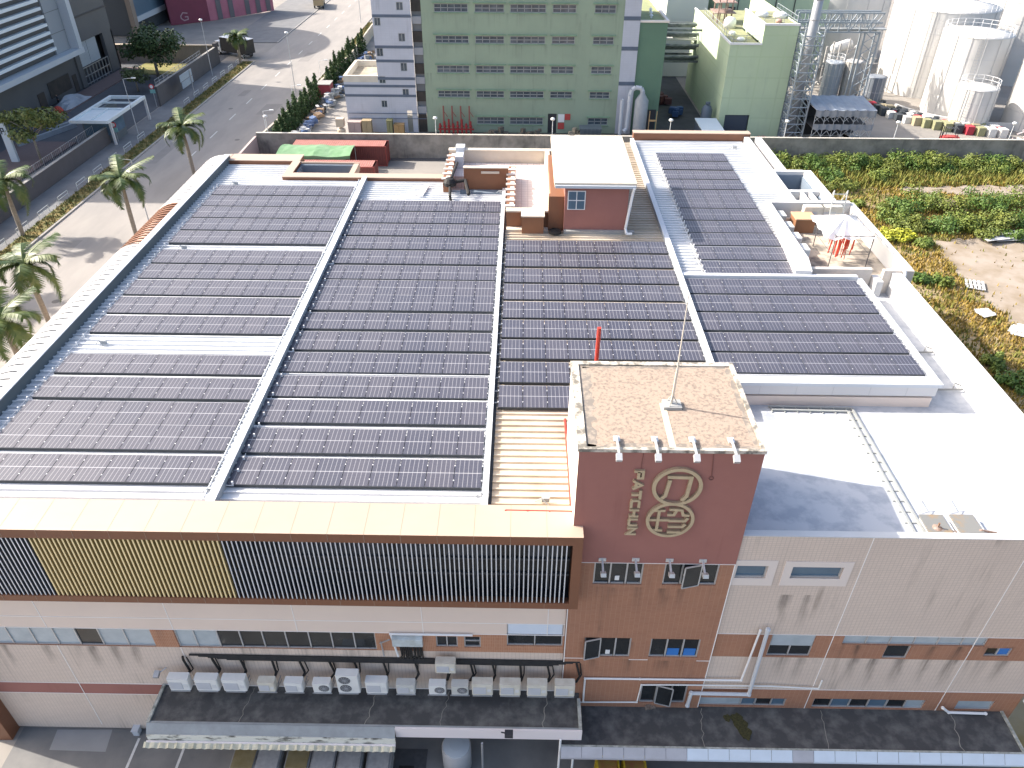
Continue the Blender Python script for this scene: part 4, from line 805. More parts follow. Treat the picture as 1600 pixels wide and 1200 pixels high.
def lamp(x, y, z, h, arm, lab, group, r=.07, head=(.55, .22), gl=False, az=0.):
    t = thing('street_lamp', lab, 'lamp', (x, y, z), group); g = MB(); g.tube((0, 0, 0), (0, 0, h), r, 8, r*.6)
    if arm: g.tube((0, 0, h), (cos(az)*arm, sin(az)*arm, h+.15), r*.5, 6)
    g.build('pole', mat('lamp_pole_grey', (.42, .43, .44), rough=.5) if not gl else mat('lamp_pole_white', (.66, .67, .67), rough=.5), t, (0, 0, 0)); g = MB()
    if arm: g.cbox((cos(az)*arm, sin(az)*arm, h+.15), head[0], head[1], .13, az)
    else: g.smooth = True; g.lathe((0, 0, h), [(.05, -.02), (.24, .02), (.3, .14), (.24, .28), (.02, .34)], 14)
    g.build('lamp_head', mat('lamp_head_white', (.75, .75, .73), rough=.3), t, (0, 0, 0)); return t
gl_ = 'tall street lamps along the road'
dark = mat('dark_pole', (.1, .1, .105), rough=.5)
lamp(-40.6, 76.6, GZ, 7.4, 1.4, 'tall lamp pole just behind the middle roadside palm', gl_, az=pi); lamp(-38.2, 131.2, GZ, 9, 0, 'tall dark bare pole by the kerb before the cypress hedge', gl_, az=pi)
lamp(-54.8, 107.5, 0, 7.6, 1.5, 'leaning street lamp standing beside the gatehouse roof', gl_); lamp(-55.3, 140.5, 0, 9, 0, 'tall pole at the verge left of the black truck', gl_)
lamp(-37.6, 190, GZ, 9, 0, 'distant tall pole at the right kerb near the top edge', gl_)
# black truck, dump truck
def truck(name, lab, x, y, rz, cab, body, L_, H_, W_=2.4, letters=False, tipper=False):
    t = thing(name, lab, 'truck', (x, y, GZ), rz=rz)     # local +X is forward
    g = MB(); g.box(-L_/2, L_/2, -.4, .4, .55, .8); g.build('chassis', DARKM, t, (0, 0, 0))
    g = MB(); g.add([(L_/2-1.7, -W_/2, .6), (L_/2, -W_/2, .6), (L_/2, W_/2, .6), (L_/2-1.7, W_/2, .6), (L_/2-1.7, -W_/2, 2.5), (L_/2-.35, -W_/2, 2.5), (L_/2-.35, W_/2, 2.5), (L_/2-1.7, W_/2, 2.5), (L_/2, -W_/2, 1.5), (L_/2, W_/2, 1.5)], [(0, 3, 2, 1), (4, 5, 6, 7), (0, 1, 8, 5, 4), (3, 7, 6, 9, 2), (1, 2, 9, 8), (8, 9, 6, 5), (0, 4, 7, 3)])
    c = g.build('cab', cab, t, (0, 0, 0)); g = MB(); g.quad((L_/2+.0, -1.05, 1.56), (L_/2, 1.05, 1.56), (L_/2-.3, 1.05, 2.4), (L_/2-.3, -1.05, 2.4)); 
    for s in (-1, 1): g.quad((L_/2-1.4, s*(W_/2+.01), 1.5), (L_/2-.2, s*(W_/2+.01), 1.5), (L_/2-.45, s*(W_/2+.01), 2.35), (L_/2-1.4, s*(W_/2+.01), 2.35))
    g.build('cab_window', GLASSD, c, (0, 0, 0))
    g = MB(); g.m = 0
    if tipper:
        g.box(-L_/2, L_/2-1.9, -W_/2, W_/2, .85, 1.0); g.box(-L_/2, L_/2-1.9, -W_/2, -W_/2+.1, 1, H_); g.box(-L_/2, L_/2-1.9, W_/2-.1, W_/2, 1, H_); g.box(-L_/2, -L_/2+.1, -W_/2+.1, W_/2-.1, 1, H_); g.box(L_/2-2, L_/2-1.9, -W_/2+.1, W_/2-.1, 1, H_); g.m = 1; g.box(-L_/2+.1, L_/2-2, -W_/2+.1, W_/2-.1, 1, H_-.2)
    else: g.box(-L_/2, L_/2-1.9, -W_/2, W_/2, .85, H_); g.m = 1; g.box(-L_/2-.02, L_/2-1.88, -W_/2-.02, W_/2+.02, H_, H_+.08)
    g.build('cargo_box', body, t, (0, 0, 0))
    if letters:
        g = MB(); 
        for k in range(5): strokes(g, [[(-1.2+k*.5+u*.34, 2.3+v*.3) for u, v in ((0, 0), (.5, 1), (1, 0))]], .07, -W_/2-.03, -W_/2)
        g.build('side_lettering', PVC, t, (0, 0, 0))
    for x_ in (-L_/2+1.2, L_/2-1.0):
        for s in (-1, 1): g = MB(); g.tube((x_, s*W_/2, .48), (x_, s*(W_/2-.3), .48), .48, 14); w_ = g.build('wheel', BLACK, t, (0, 0, 0)); g = MB(); g.tube((x_, s*(W_/2+.012), .48), (x_, s*(W_/2-.1), .48), .24, 10); g.build('rim', STEEL, w_, (0, 0, 0))
    return t
truck('box_truck', 'black box truck with a white roof parked beside the slim palm', -56.2, 156.6, radians(150), ACW, [mat('black_box', (.02, .022, .025), rough=.4), PVC], 8.6, 3.3, letters=False)
truck('dump_truck', 'loaded yellow-brown dump truck driving away at the top picture edge', -51.6, 210, radians(100), mat('truck_tan', (.4, .3, .15)), [mat('tipper_tan', (.38, .29, .17)), mat('load_soil', (.25, .19, .12))], 8, 2.4, tipper=True)
# person
def person(x, y, z, rz, shirt, trousers, lab):
    me = bpy.data.meshes.new('person'); V = [(0, 0, .95), (0, 0, 1.2), (0, 0, 1.42), (0, .01, 1.52), (0, .02, 1.64), (0, .02, 1.74), (.19, 0, 1.4), (.25, -.02, 1.12), (.24, .08, .88), (-.19, 0, 1.4), (-.26, -.02, 1.12), (-.24, .1, .88), (.1, 0, .9), (.11, .03, .5), (.11, -.02, .08), (.12, .14, .03), (-.1, 0, .9), (-.12, .05, .5), (-.12, .0, .08), (-.13, .16, .03)]
    E_ = [(0, 1), (1, 2), (2, 3), (3, 4), (4, 5), (2, 6), (6, 7), (7, 8), (2, 9), (9, 10), (10, 11), (0, 12), (12, 13), (13, 14), (14, 15), (0, 16), (16, 17), (17, 18), (18, 19)]
    rad = [.14, .14, .15, .06, .1, .09, .07, .05, .04, .07, .05, .04, .1, .07, .05, .045, .1, .07, .05, .045]
    me.from_pydata(V, E_, []); o = bpy.data.objects.new('person', me); C.objects.link(o); md = o.modifiers.new('s', 'SKIN'); o.modifiers.new('u', 'SUBSURF').levels = 1
    for i, r in enumerate(rad): me.skin_vertices[0].data[i].radius = (r, r*.85); me.skin_vertices[0].data[i].use_root = i == 0
    dg = bpy.context.evaluated_depsgraph_get(); nm = bpy.data.meshes.new_from_object(o.evaluated_get(dg)); bpy.data.objects.remove(o)
    for m_ in (mat('skin', (.45, .28, .2)), shirt, trousers, mat('dark_hair', (.02, .017, .015))): nm.materials.append(m_)
    for p in nm.polygons:
        c = p.center; p.material_index = 3 if c.z > 1.68 or (c.z > 1.58 and c.y < 0) else 0 if c.z > 1.47 or (abs(c.x) > .18 and c.z < 1.1) else 1 if c.z > .95 else 2; p.use_smooth = True
    o = bpy.data.objects.new('person', nm); C.objects.link(o); o.location = (x, y, z); o.rotation_euler = (0, 0, rz); return tag(o, lab, 'person')
pq = PZ(93, 164, 0); person(pq.x, pq.y, GZ+.02, 2.5, mat('dark_jacket', (.03, .035, .05)), mat('dark_trousers', (.02, .022, .03)), 'person in dark clothes standing in the compound yard by the covered pile')
g = MB(); random.seed(3)
tp = [(-72.8+random.uniform(-.1, .1)+i*.42, 118.5+j*1.05, (.25+1.1*sin(pi*(i+.5)/6)*sin(pi*(j+.5)/8)+random.uniform(-.12, .2)) if 0 < i < 6 and 0 < j < 8 else .0) for j in range(9) for i in range(7)]
g.add(tp, [(j*7+i, j*7+i+1, (j+1)*7+i+1, (j+1)*7+i) for j in range(8) for i in range(6)]); solo(g, 'tarpaulin_pile', mat('grey_tarpaulin', (.3, .33, .37), (.2, .22, .25), .9, .7, .5), 'heap covered with a creased pale grey tarpaulin against the warehouse', 'covered heap', (-71.6, 122, 0))
g = MB(); g.lathe((-70.5, 116.3, 0), [(.1, 0), (.6, .2), (.75, .7), (.5, 1.2), (.1, 1.4)], 10); solo(g, 'red_sack', mat('red_sack', (.4, .06, .04), rough=.8), 'bright red bulging sack beside the tarpaulin heap', 'sack', (-70.5, 116.3, 0))

for (a, b, lab) in (((28, 226), (118, 194), 'long low pale kerb wall across the compound yard beside the pylon sign'), ((78, 204), (126, 186), 'short low pale kerb wall near the gatehouse roof')):
    p, r_ = PZ(*a, .3), PZ(*b, .3); g = MB(); g.bar((p.x, p.y, .2), (r_.x, r_.y, .2), .35, .7); solo(g, 'kerb_wall', mat('kerb_wall_pale', (.34, .37, .4), (.26, .28, .3), 1, .6, .8), lab, 'wall', ((p.x+r_.x)/2, (p.y+r_.y)/2, GZ))

m = MB(); random.seed(44)
for (x, y, w_, l_) in ((-47.5, 66, 2.2, 7), (-41, 84, 1.6, 5), (-48.5, 96, 1.4, 9), (-39.8, 118, 2.6, 6), (-46.5, 128, 1.2, 4), (-42, 152, 2, 8), (-38.6, 62, 1.2, 3)):
    pts = [(x-w_/2, y), (x+w_/2, y+.2), (x+w_/2+.1, y+l_), (x-w_/2+.15, y+l_-.3)]; m.add([(a, b, GZ+.009) for a, b in pts], [(0, 1, 2, 3)])
struct(m, 'road_patch', mat('road_repair', (.22, .205, .19), (.27, .25, .235), .6, .7, .9))
m = MB()
for (x, y) in ((-42.6, 60), (-47.8, 88), (-40.2, 106), (-45.9, 121)): m.lathe((x, y, GZ+.008), [(.36, 0), (.36, .006)], 16)
struct(m, 'manhole_cover', mat('manhole_iron', (.12, .11, .1), rough=.6))
# ================================================================ BEHIND THE FACTORY
bw = MB(); bw.m = 0; bw.box(-35, 80, 99.2, 99.5, GZ, 3.0); bw.m = 1; bw.box(-35, 80, 99.15, 99.55, 3.0, 3.07); solo(bw, 'boundary_wall', [GW, mat('wall_cap', (.5, .46, .4))], 'long stained concrete wall between the factory and the green buildings', 'wall', (0, 99.3, GZ))
bw = MB(); bw.m = 0; bw.add([(-35.3, 99.5, GZ), (-32.0, 150, GZ), (-32.6, 185, GZ), (-35.3, 99.5, 2), (-32.0, 150, 2), (-32.6, 185, 2), (-35.6, 99.5, GZ), (-32.3, 150, GZ), (-32.9, 185, GZ), (-35.6, 99.5, 2), (-32.3, 150, 2), (-32.9, 185, 2)], [(0, 1, 4, 3), (1, 2, 5, 4), (7, 6, 9, 10), (8, 7, 10, 11), (3, 4, 10, 9), (4, 5, 11, 10), (6, 0, 3, 9)]); solo(bw, 'boundary_wall', mat('pale_wall', (.5, .44, .36), (.34, .3, .25), .8, .6, .9), 'pale wall running along the road beside the cypress hedge', 'wall', (-34, 120, GZ))
bw = MB(); bw.box(-35.4, -33.5, 84, 84.3, GZ, 2.6); bw.box(-35.3, -35.0, 84.3, 99.2, GZ, 2.6); solo(bw, 'boundary_wall', mat('pinkish_wall', (.5, .4, .36)), 'short pinkish end wall at the corner beside the containers', 'wall', (-35, 92, GZ))
bw = MB(); bw.m = 0; bw.box(-33.5, 22.8, 98.2, 99.1, GZ, GZ+.05); struct(bw, 'yard_edge_strip', mat('dark_strip', (.08, .08, .085)))  # plain dark strip along the foot of the concrete wall
# containers
def container(lab, x0, x1, y0, y1, h=2.6):
    cx, cy_ = (x0+x1)/2, (y0+y1)/2; t = thing('shipping_container', lab, 'container', (cx, cy_, GZ), 'red shipping containers in the yard'); g = MB(); n = int((x1-x0)/.28); L_ = x1-x0; W_ = y1-y0
    def cor(y, s):
        pr = []
        for k in range(n+1):
            x = -L_/2+.12+(L_-.24)*k/n; pr += [(x-.03, y), (x+.0, y+s*.04), (x+.1, y+s*.04), (x+.13, y)]
        for a, b in zip(pr, pr[1:]): g.quad(*([(a[0], a[1], .12), (b[0], b[1], .12), (b[0], b[1], h-.1), (a[0], a[1], h-.1)][::(1 if s > 0 else -1)]))
    cor(-W_/2+.05, 1); cor(W_/2-.05, -1); g.quad((-L_/2+.03, -W_/2, .1), (-L_/2+.03, W_/2, .1), (-L_/2+.03, W_/2, h), (-L_/2+.03, -W_/2, h)); g.quad((L_/2-.03, -W_/2, .1), (L_/2-.03, W_/2, .1), (L_/2-.03, W_/2, h), (L_/2-.03, -W_/2, h)); g.build('body', RUST, t, (0, 0, 0))
    g = MB()
    for z in (.06, h-.06):
        for s in (-1, 1): g.box(-L_/2+.1, L_/2-.1, s*(W_/2-.05)-.05, s*(W_/2-.05)+.05, z-.06, z+.06)
    for sx in (-1, 1):
        for s in (-1, 1): g.box(sx*(L_/2-.05)-.06, sx*(L_/2-.05)+.06, s*(W_/2-.06)-.07, s*(W_/2-.06)+.07, 0, h)
    for s in (-.7, -.25, .25, .7): g.tube((L_/2+.04, s, .2), (L_/2+.04, s, h-.15), .025, 5)
    g.build('frame', mat('container_frame', (.27, .06, .05)), t, (0, 0, 0))
    g = MB(); pr = [Vector((-L_/2+.05, 0, h-.02))]
    for k in range(n): x = -L_/2+.1+(L_-.2)*k/n; pr += [Vector((x, 0, h)), Vector((x+.03, 0, h+.035)), Vector((x+.13, 0, h+.035)), Vector((x+.16, 0, h))]
    g.extr([Vector((p.x, 0, p.z)) for p in pr][::-1], (0, -W_/2+.08, 0), (0, W_/2-.08, 0)); g.build('roof', RUSTT, t, (0, 0, 0)); return t
container('faded red shipping container standing against the stained concrete wall, green tarpaulin in front', -29.6, -17.45, 96.0, 98.4)
container('lower red shipping container seen behind the open roof frame', -29.9, -17.75, 88.6, 91.0, 2.55)
gt = thing('tarpaulin_shelter', 'bright green sagging tarpaulin shelter between the two red containers', 'shelter', (-26, 94, GZ)); g = MB(); random.seed(2); N1, N2 = 16, 5
vv = [(-30.4+9.2*i/N1, 91.6+4.3*j/N2, 2.72+.28*sin(pi*j/N2)-.22*abs(sin(pi*i/8))*(.5 if i < 8 else .7)+random.uniform(-.04, .05)) for j in range(N2+1) for i in range(N1+1)]
g.add(vv, [(j*(N1+1)+i, j*(N1+1)+i+1, (j+1)*(N1+1)+i+1, (j+1)*(N1+1)+i) for j in range(N2) for i in range(N1)]); g.add([(-30.4+9.2*i/N1, 91.58, vv[i][2]-k*(.45+.1*sin(i*1.9))) for k in (0, 1) for i in range(N1+1)], [(N1+1+i, N1+2+i, i+1, i) for i in range(N1)]); g.build('tarpaulin', mat('green_tarpaulin', (.13, .26, .12), (.24, .36, .22), .8, .7, .6), gt)
g = MB()
for x in (-30.2, -27.3, -24.2, -21.4):
    for y in (91.8, 95.7): g.tube((x, y, GZ), (x, y, 2.6), .05, 6)
g.build('pole', STEEL, gt)
# yard clutter seen right of the containers
g = MB(); g.cbox((-5.6, 91, .25), 2.2, 1.6, .7, .1); g.cbox((-3.2, 90.2, .2), 1.0, 1.0, .6, .3); solo(g, 'wooden_crate', mat('raw_wood', (.5, .37, .2), (.36, .26, .14), 3, .6, .8), 'pale wooden crates in the sunny yard behind the roof terrace', 'crate', (-5, 90.6, GZ))
g = MB()
for k in range(5): g.lathe((-1.6+.1*k, 92+.2*k, GZ+.14*k), [(.55, 0), (.6, .07), (.55, .14)], 14)
solo(g, 'hose_coil', mat('yellow_hose', (.45, .33, .08)), 'stack of coiled yellowish hose near the wooden crates', 'hose', (-1.5, 92, GZ))
# ---- lamp posts along the concrete wall
for px_, py_, lab in ((430, 203, 'white globe lamp post left of the containers'), (685, 206, 'white globe lamp post before the red pipe manifold'), (862, 212, 'white globe lamp post at the penthouse roof corner'), (1042, 215, 'white globe lamp post before the dark alley'), (1223, 222, 'white globe lamp post beside the lattice chimney'), (1397, 226, 'white globe lamp post before the sunlit yard of tanks'), (1577, 228, 'white globe lamp post at the right picture edge')):
    p = PZ(px_, py_, 2.2); lamp(p.x, 100.1, GZ, 4.9, 0, lab, 'white globe lamp posts behind the concrete wall', r=.06, gl=True)
for (x, y) in ((-34.2, 105), (-33.6, 118), (-33, 134)): lamp(x-1.3, y, GZ, 4.3, 1.2, 'small arm lamp along the pale wall, %s' % {105: 'nearest the wall corner', 118: 'midway along the hedge', 134: 'farthest along the hedge'}[y], 'arm lamps beside the hedge', r=.05, gl=True)
# ---- green factory block
GRN = mat('green_render', (.3, .37, .275), (.255, .315, .235), .35, .7, .8, streak=(1.6, .75, (.14, .18, .14)), runs=((.13, .16, .13), ((15.8, 2.2, .5), (11.95, 2.2, .55), (8.15, 2.0, .55), (4.85, 1.6, .5))))
gb = thing('green_factory', 'large pale green factory block with rows of strip windows, top out of view', 'building', (0, 110, 0)); G0 = 110
rows = [(15.85, 16.85), (12.0, 12.95), (8.2, 9.15), (4.9, 5.8), (1.2, 2.2)]
cols = [(-11.9, -7.4), (-6.5, -2.6), (-1.8, 2.95), (3.85, 6.95), (9.4, 12.2)]
holes = [(c[0], c[1], r[0], r[1]) for i, r in enumerate(rows) for j, c in enumerate(cols) if not (i == 4 and j in (0, 3))]; dr = (3.65, 4.9, 0, 2.75)
rows.append((19.6, 20.6)); holes += [(c[0], c[1], 19.6, 20.6) for c in cols]
g = MB(); g.m = 0; wall_xz(g, G0, -13.65, 13.35, 0, 26, holes+[dr], rev=.12); g.quad((-13.65, G0, 26), (13.35, G0, 26), (13.35, 119, 26), (-13.65, 119, 26)); g.quad((-13.65, 110, 0), (-13.65, 110, 26), (-13.65, 119, 26), (-13.65, 119, 0)); g.quad((13.35, 110, 0), (13.35, 119, 0), (13.35, 119, 26), (13.35, 110, 26)); g.quad((13.35, 119, 0), (-13.65, 119, 0), (-13.65, 119, 26), (13.35, 119, 26))
g.m = 1
for h in holes: g.box(h[0]-.25, h[1]+.25, G0-.3, G0-.002, h[3]+.12, h[3]+.2); g.box(h[0]-.05, h[1]+.05, G0-.12, G0-.002, h[2]-.12, h[2]-.04)
g.build('wall', [GRN, mat('green_ledge', (.24, .38, .25), (.14, .2, .15), 1.4, .7, .8)], gb)
WF = mat('weathered_window_frame', (.36, .38, .38), rough=.5); GL1 = mat('old_window_glass', (.05, .07, .09), (.14, .17, .2), .9, .8, .12)
for h in holes:
    n = max(3, round((h[1]-h[0])/.95)); window_xz(gb, G0, *h, [h[0]+(h[1]-h[0])*k/n for k in range(1, n)], [GL1], frame=WF, fw=.07, rails=((h[2]+h[3])/2,))
g = MB(); g.box(dr[0], dr[1], G0+.1, G0+.12, 0, 2.75); g.build('doorway', DARKM, gb)
# white-grey stair tower with blue bands
WBAND = mat('white_glazed_panel', (.5, .52, .58), (.4, .42, .47), .5, .5, .6, tile=(.6, .3, (.42, .44, .5), .01), streak=(1.6, .5, (.2, .21, .24)))
sw_ = [(-16.85, -15.95, 16.05, 17.05), (-19.95, -19.1, 14.15, 15.15), (-16.85, -15.95, 12.2, 13.25), (-20.0, -19.1, 10.3, 11.35), (-16.88, -15.97, 8.4, 9.5), (-20, -19.1, 6.75, 7.7), (-16.87, -15.97, 5.1, 6.05), (-19.98, -19.15, 3.5, 4.45), (-16.45, -15.7, 0, 3.1)]
g = MB(); g.m = 0; wall_xz(g, G0-.3, -20.15, -14.98, 0, 24, sw_); g.quad((-20.15, G0-.3, 0), (-20.15, G0-.3, 24), (-20.15, 119.2, 24), (-20.15, 119.2, 0)); g.quad((-20.15, G0-.3, 24), (-14.98, G0-.3, 24), (-14.98, 119.2, 24), (-20.15, 119.2, 24))
g.box(-25, -20.16, G0-.3, 119, 0, 6.9); g.m = 2
for a in ((-25, -20.16, G0-.29, G0+.1), (-25, -24.6, G0+.1, 119)): g.box(*a, 6.9, 7.75)
g.box(-24.6, -20.16, 118.6, 119, 6.9, 7.75); g.m = 1
for z in (15.35, 11.5, 9.7, 7.4, 6.4, 5.1): g.box(-20.16, -14.97, G0-.33, G0-.295, z-.16, z+.2) if z > 7 else g.box(-25.01, -14.97, G0-.33, G0-.295, z-.16, z+.18)
for z in (2.0, 2.7): g.tube((-24.8, G0-.45, z), (-13.7, G0-.45, z), .05, 6)
g.m = 3; g.quad((-24.6, G0+.11, 6.92), (-20.16, G0+.11, 6.92), (-20.16, 118.6, 6.92), (-24.6, 118.6, 6.92))
g.build('stair_tower', [WBAND, mat('slate_blue_band', (.11, .14, .19), (.08, .1, .14), 1, .5, .6), mat('annex_parapet', (.62, .57, .48), (.45, .41, .34), .9, .6, .8), mat('annex_roof_dirt', (.42, .37, .28), (.16, .14, .11), .7, .8, .9)], gb)
for h in sw_[:-1]: window_xz(gb, G0-.3, *h, [(h[0]+h[1])/2], [GL1], frame=WF, fw=.06)
g = MB(); g.m = 0; g.box(-14.97, -13.66, G0+.2, G0+.3, 3.2, 24); g.m = 1
for z in (13.2, 9.1, 5.4, 17): g.box(-14.96, -13.67, G0+.02, G0+.24, z-1.1, z+.25)
g.m = 2
for z in (14.9, 11.0, 7.2, 3.2): g.box(-14.97, -13.66, G0-.1, G0+.21, z-.5, z+.4)
g.m = 1; g.box(-14.9, -13.7, G0-.02, G0+.1, 0, 2.8); g.build('recessed_bay', [mat('recess_grey', (.16, .17, .18)), mat('shadowed_opening', (.035, .033, .03)), mat('recess_floor_edge', (.3, .31, .33))], gb)
g = MB(); g.m = 0; g.box(13.36, 15.55, G0-.01, 118.9, 0, 24); g.m = 1
for z in (15.25, 11.5, 6.95): g.box(13.35, 15.56, G0-.04, G0-.005, z-.25, z+.25)
g.build('panel_strip', [WBAND, mat('slate_blue_band', (.11, .14, .19))], gb)
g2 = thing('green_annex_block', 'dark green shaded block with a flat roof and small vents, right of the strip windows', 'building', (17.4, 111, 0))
g = MB(); g.m = 0; g.box(15.58, 19.3, G0+.2, 132, 0, 14.75); g.box(17, 19.3, 132, 150, 0, 11.5); g.m = 1; g.box(15.58, 19.45, G0+.05, G0+.45, 14.75, 15.0); g.box(19.1, 19.45, G0+.45, 131, 14.75, 15.0); g.m = 2; g.quad((15.58, G0+.45, 14.77), (19.1, G0+.45, 14.77), (19.1, 131, 14.77), (15.58, 131, 14.77)); g.m = 3; g.box(17.2, 19.0, G0+.12, G0+.21, 0, 3.4)  # lower rear wing added to shade the foot of the mint wall
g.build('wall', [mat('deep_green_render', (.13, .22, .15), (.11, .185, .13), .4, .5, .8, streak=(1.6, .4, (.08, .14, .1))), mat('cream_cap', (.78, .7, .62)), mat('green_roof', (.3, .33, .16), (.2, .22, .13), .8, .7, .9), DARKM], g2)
for k in range(3):
    g = MB(); g.lathe((17.4+.25*k, 113+2.3*k, 14.78), [(.14, 0), (.14, .3), (.28, .32), (.02, .6)], 10); g.build('roof_vent', PVC, g2)
# scrubber, pipes, bins
sc_ = thing('scrubber_tank', 'grey scrubber vessel with a swan-neck pipe against the white panel strip', 'tank', (16.6, 108.3, GZ)); g = MB(); g.smooth = True; g.lathe((16.6, 108.6, GZ), [(.85, 0), (.95, .2), (.95, 5.2), (.35, 6.1), (.3, 6.5)], 20); g.build('vessel', mat('vessel_grey', (.34, .36, .38), (.25, .27, .29), 1, .6, .5), sc_)
g = MB(); g.path([(16.6, 108.6, 6.2), (16.4, 108.6, 6.7), (15.6, 108.6, 6.8), (15.1, 108.6, 6.5), (14.9, 108.6, 5.8), (14.8, 108.6, 1.2), (14.4, 108.4, .8)], .3, 10); g.tube((13.9, 108.6, 0), (13.9, 108.6, 5.2), .25, 10); g.build('pipe', PVCG, sc_)
g = MB(); g.box(17.7, 17.8, 107.6, 107.7, 0, 3.9); g.box(18.7, 18.8, 107.6, 107.7, 0, 3.9); g.box(17.7, 18.8, 107.55, 107.75, 2.5, 2.7); g.build('frame', mat('tan_frame', (.42, .28, .14)), sc_)
rp = thing('pipe_manifold', 'cluster of red valves and risers against the green wall', 'pipework', (-9.5, 109, GZ)); 
for k in range(4):
    g = MB(); x = -11.2+k*1.22; g.tube((x, 109.3, 1.1), (x, 109.3, 3.9), .11, 8); g.tube((x, 109.3, 3.2), (x+.55, 109.3, 2.4), .06, 6); g.build('riser', mat('brown_red_pipe', (.26, .1, .08)), rp)
g = MB()
for k in range(8): x = -11.7+k*.62; g.tube((x, 108.8, .1), (x, 108.8, 1.6+.3*(k % 3)), .14, 8); g.lathe((x, 108.8, 1.2), [(.2, -.12), (.25, 0), (.2, .12)], 10)
g.tube((-12, 108.8, .8), (-6.9, 108.8, .8), .12, 8); g.build('valve_header', mat('valve_red', (.3, .03, .03)), rp)
for k, (a, b, c, d, lab, m_) in enumerate(((-24.7, -22.9, .0, 1.9, 'pinkish cabinet pair under the stair tower', mat('pink_cabinet', (.45, .34, .31))), (-22.7, -21.4, 0, 2.1, 'tan plywood cabinet beside the pinkish cabinets', mat('ply', (.36, .28, .17))), (-19.2, -18.4, 0, 2.2, 'olive-framed rack by the stair tower wall', mat('olive_rack', (.2, .2, .1))), (-18.2, -16.8, .6, 1.6, 'brown box bin beside the tower door', mat('box_brown', (.34, .22, .1))))):
    g = MB(); g.box(a, (a+b)/2-.02, 107.8, 108.8, GZ, d); g.box((a+b)/2+.02, b, 107.8, 108.8, GZ, d-.02); g.box(a-.03, b+.03, 107.75, 108.85, d, d+.06); solo(g, 'storage_cabinet', m_, lab, 'cabinet', ((a+b)/2, 108.3, GZ))
for k, (x, lab) in enumerate(((7.6, 'beige heap of sacks left of the dark skip'), (-3.5, 'row of dark planters below the strip windows, left'), (1.4, 'row of dark planters below the strip windows, right'))):
    g = MB(); random.seed(30+k)
    for j in range(9): g.cbox((x+random.uniform(-1.6, 1.6)*(1 if k else .5), 108.2+random.uniform(-.4, .4), random.uniform(.2, .9)), random.uniform(.4, .8), .5, random.uniform(.3, .8), random.uniform(0, 1))
    solo(g, 'clutter_heap', [mat('sack_beige', (.4, .34, .25), (.2, .18, .15), 3, .8, .9), mat('dark_clutter', (.09, .1, .1), (.22, .16, .1), 3, .8, .8)][1 if k else 0], lab, 'heap', (x, 108.2, GZ))
g = MB(); g.add([(8.3, 107.4, 0), (11.0, 107.4, 0), (11.2, 107.2, 1.5), (8.1, 107.2, 1.5), (8.3, 108.8, 0), (11.0, 108.8, 0), (11.2, 109, 1.5), (8.1, 109, 1.5)], [(0, 1, 2, 3), (5, 4, 7, 6), (1, 5, 6, 2), (4, 0, 3, 7), (3, 2, 6, 7)])
for k in range(5): x = 8.6+k*.55; g.box(x, x+.08, 107.1, 107.25, .1, 1.4)
solo(g, 'waste_skip', mat('skip_grey', (.12, .15, .17), rough=.6), 'dark grey waste skip under the strip windows', 'skip', (9.6, 108, GZ))
sg = thing('notice_board', 'white and red notice boards on the green wall beside the doorway', 'sign', (5.8, 109.9, 1.8)); g = MB(); g.box(5.1, 6.0, 109.92, 109.97, 1.6, 2.7); g.build('white_board', PVC, sg); g = MB(); g.box(6.05, 6.85, 109.92, 109.97, 1.9, 2.75); g.box(5.1, 6.0, 109.92, 109.97, .6, 1.5); g.build('red_board', mat('board_red', (.45, .07, .06)), sg)
# cypress hedge, recycling heaps
for k in range(22):
    t_ = k/21; x = -33.9+2.1*t_+random.uniform(-.3, .3); y = 104+56*t_*(.7+.3*t_)
    if 126 < y < 130: continue
    random.seed(60+k); h = random.uniform(4, 5.6)*(1 if k > 2 else .8); t = thing('cypress', 'dark upright cypress, %s in the row along the pale wall' % (ORD+['seventeenth', 'eighteenth', 'nineteenth', 'twentieth', 'twenty-first', 'twenty-second'])[k], 'cypress', (x, y, GZ), 'cypress row along the pale wall'); a = MB(); a.tube((0, 0, 0), (0, 0, h*.7), .08, 6, .03); a.build('trunk', BARK, t, (0, 0, 0)); a = MB()
    for j in range(6): leaf_cloud(a, (random.uniform(-.2, .2), random.uniform(-.2, .2), h*(.15+.13*j)), (1.05*(1-j/6.6), 1.05*(1-j/6.6), h*.17), 110, .18, 0)
    a.build('crown', CYPR, t, (0, 0, 0))
HEAPM = [mat('heap_grey', (.22, .23, .25), (.4, .4, .4), 4, .7, .8), mat('heap_white', (.5, .5, .5), (.25, .25, .26), 4, .7, .8), mat('heap_blue', (.07, .13, .28), (.2, .22, .26), 3, .7, .8), mat('heap_brown', (.3, .2, .12), (.14, .11, .09), 3, .7, .8), BLACK]
for k in range(14):
    y = 103.5+k*4.0; x = -31.6+1.9*k/14; random.seed(90+k); g = MB(); g.m = 0
    for j in range(12): g.m = random.randrange(4) if random.random() < .4 else k % 5; g.cbox((x+random.uniform(-.8, .8), y+random.uniform(-1.5, 1.5), random.uniform(.1, 1.0)), random.uniform(.3, 1.1), random.uniform(.3, 1.1), random.uniform(.2, .7), random.uniform(0, 3), random.uniform(-.3, .3))
    solo(g, 'scrap_heap', HEAPM, 'heap of mixed scrap below the cypress row, %s from the concrete wall' % ORD[k], 'scrap heap', (x, y, GZ), 'scrap heaps below the hedge')
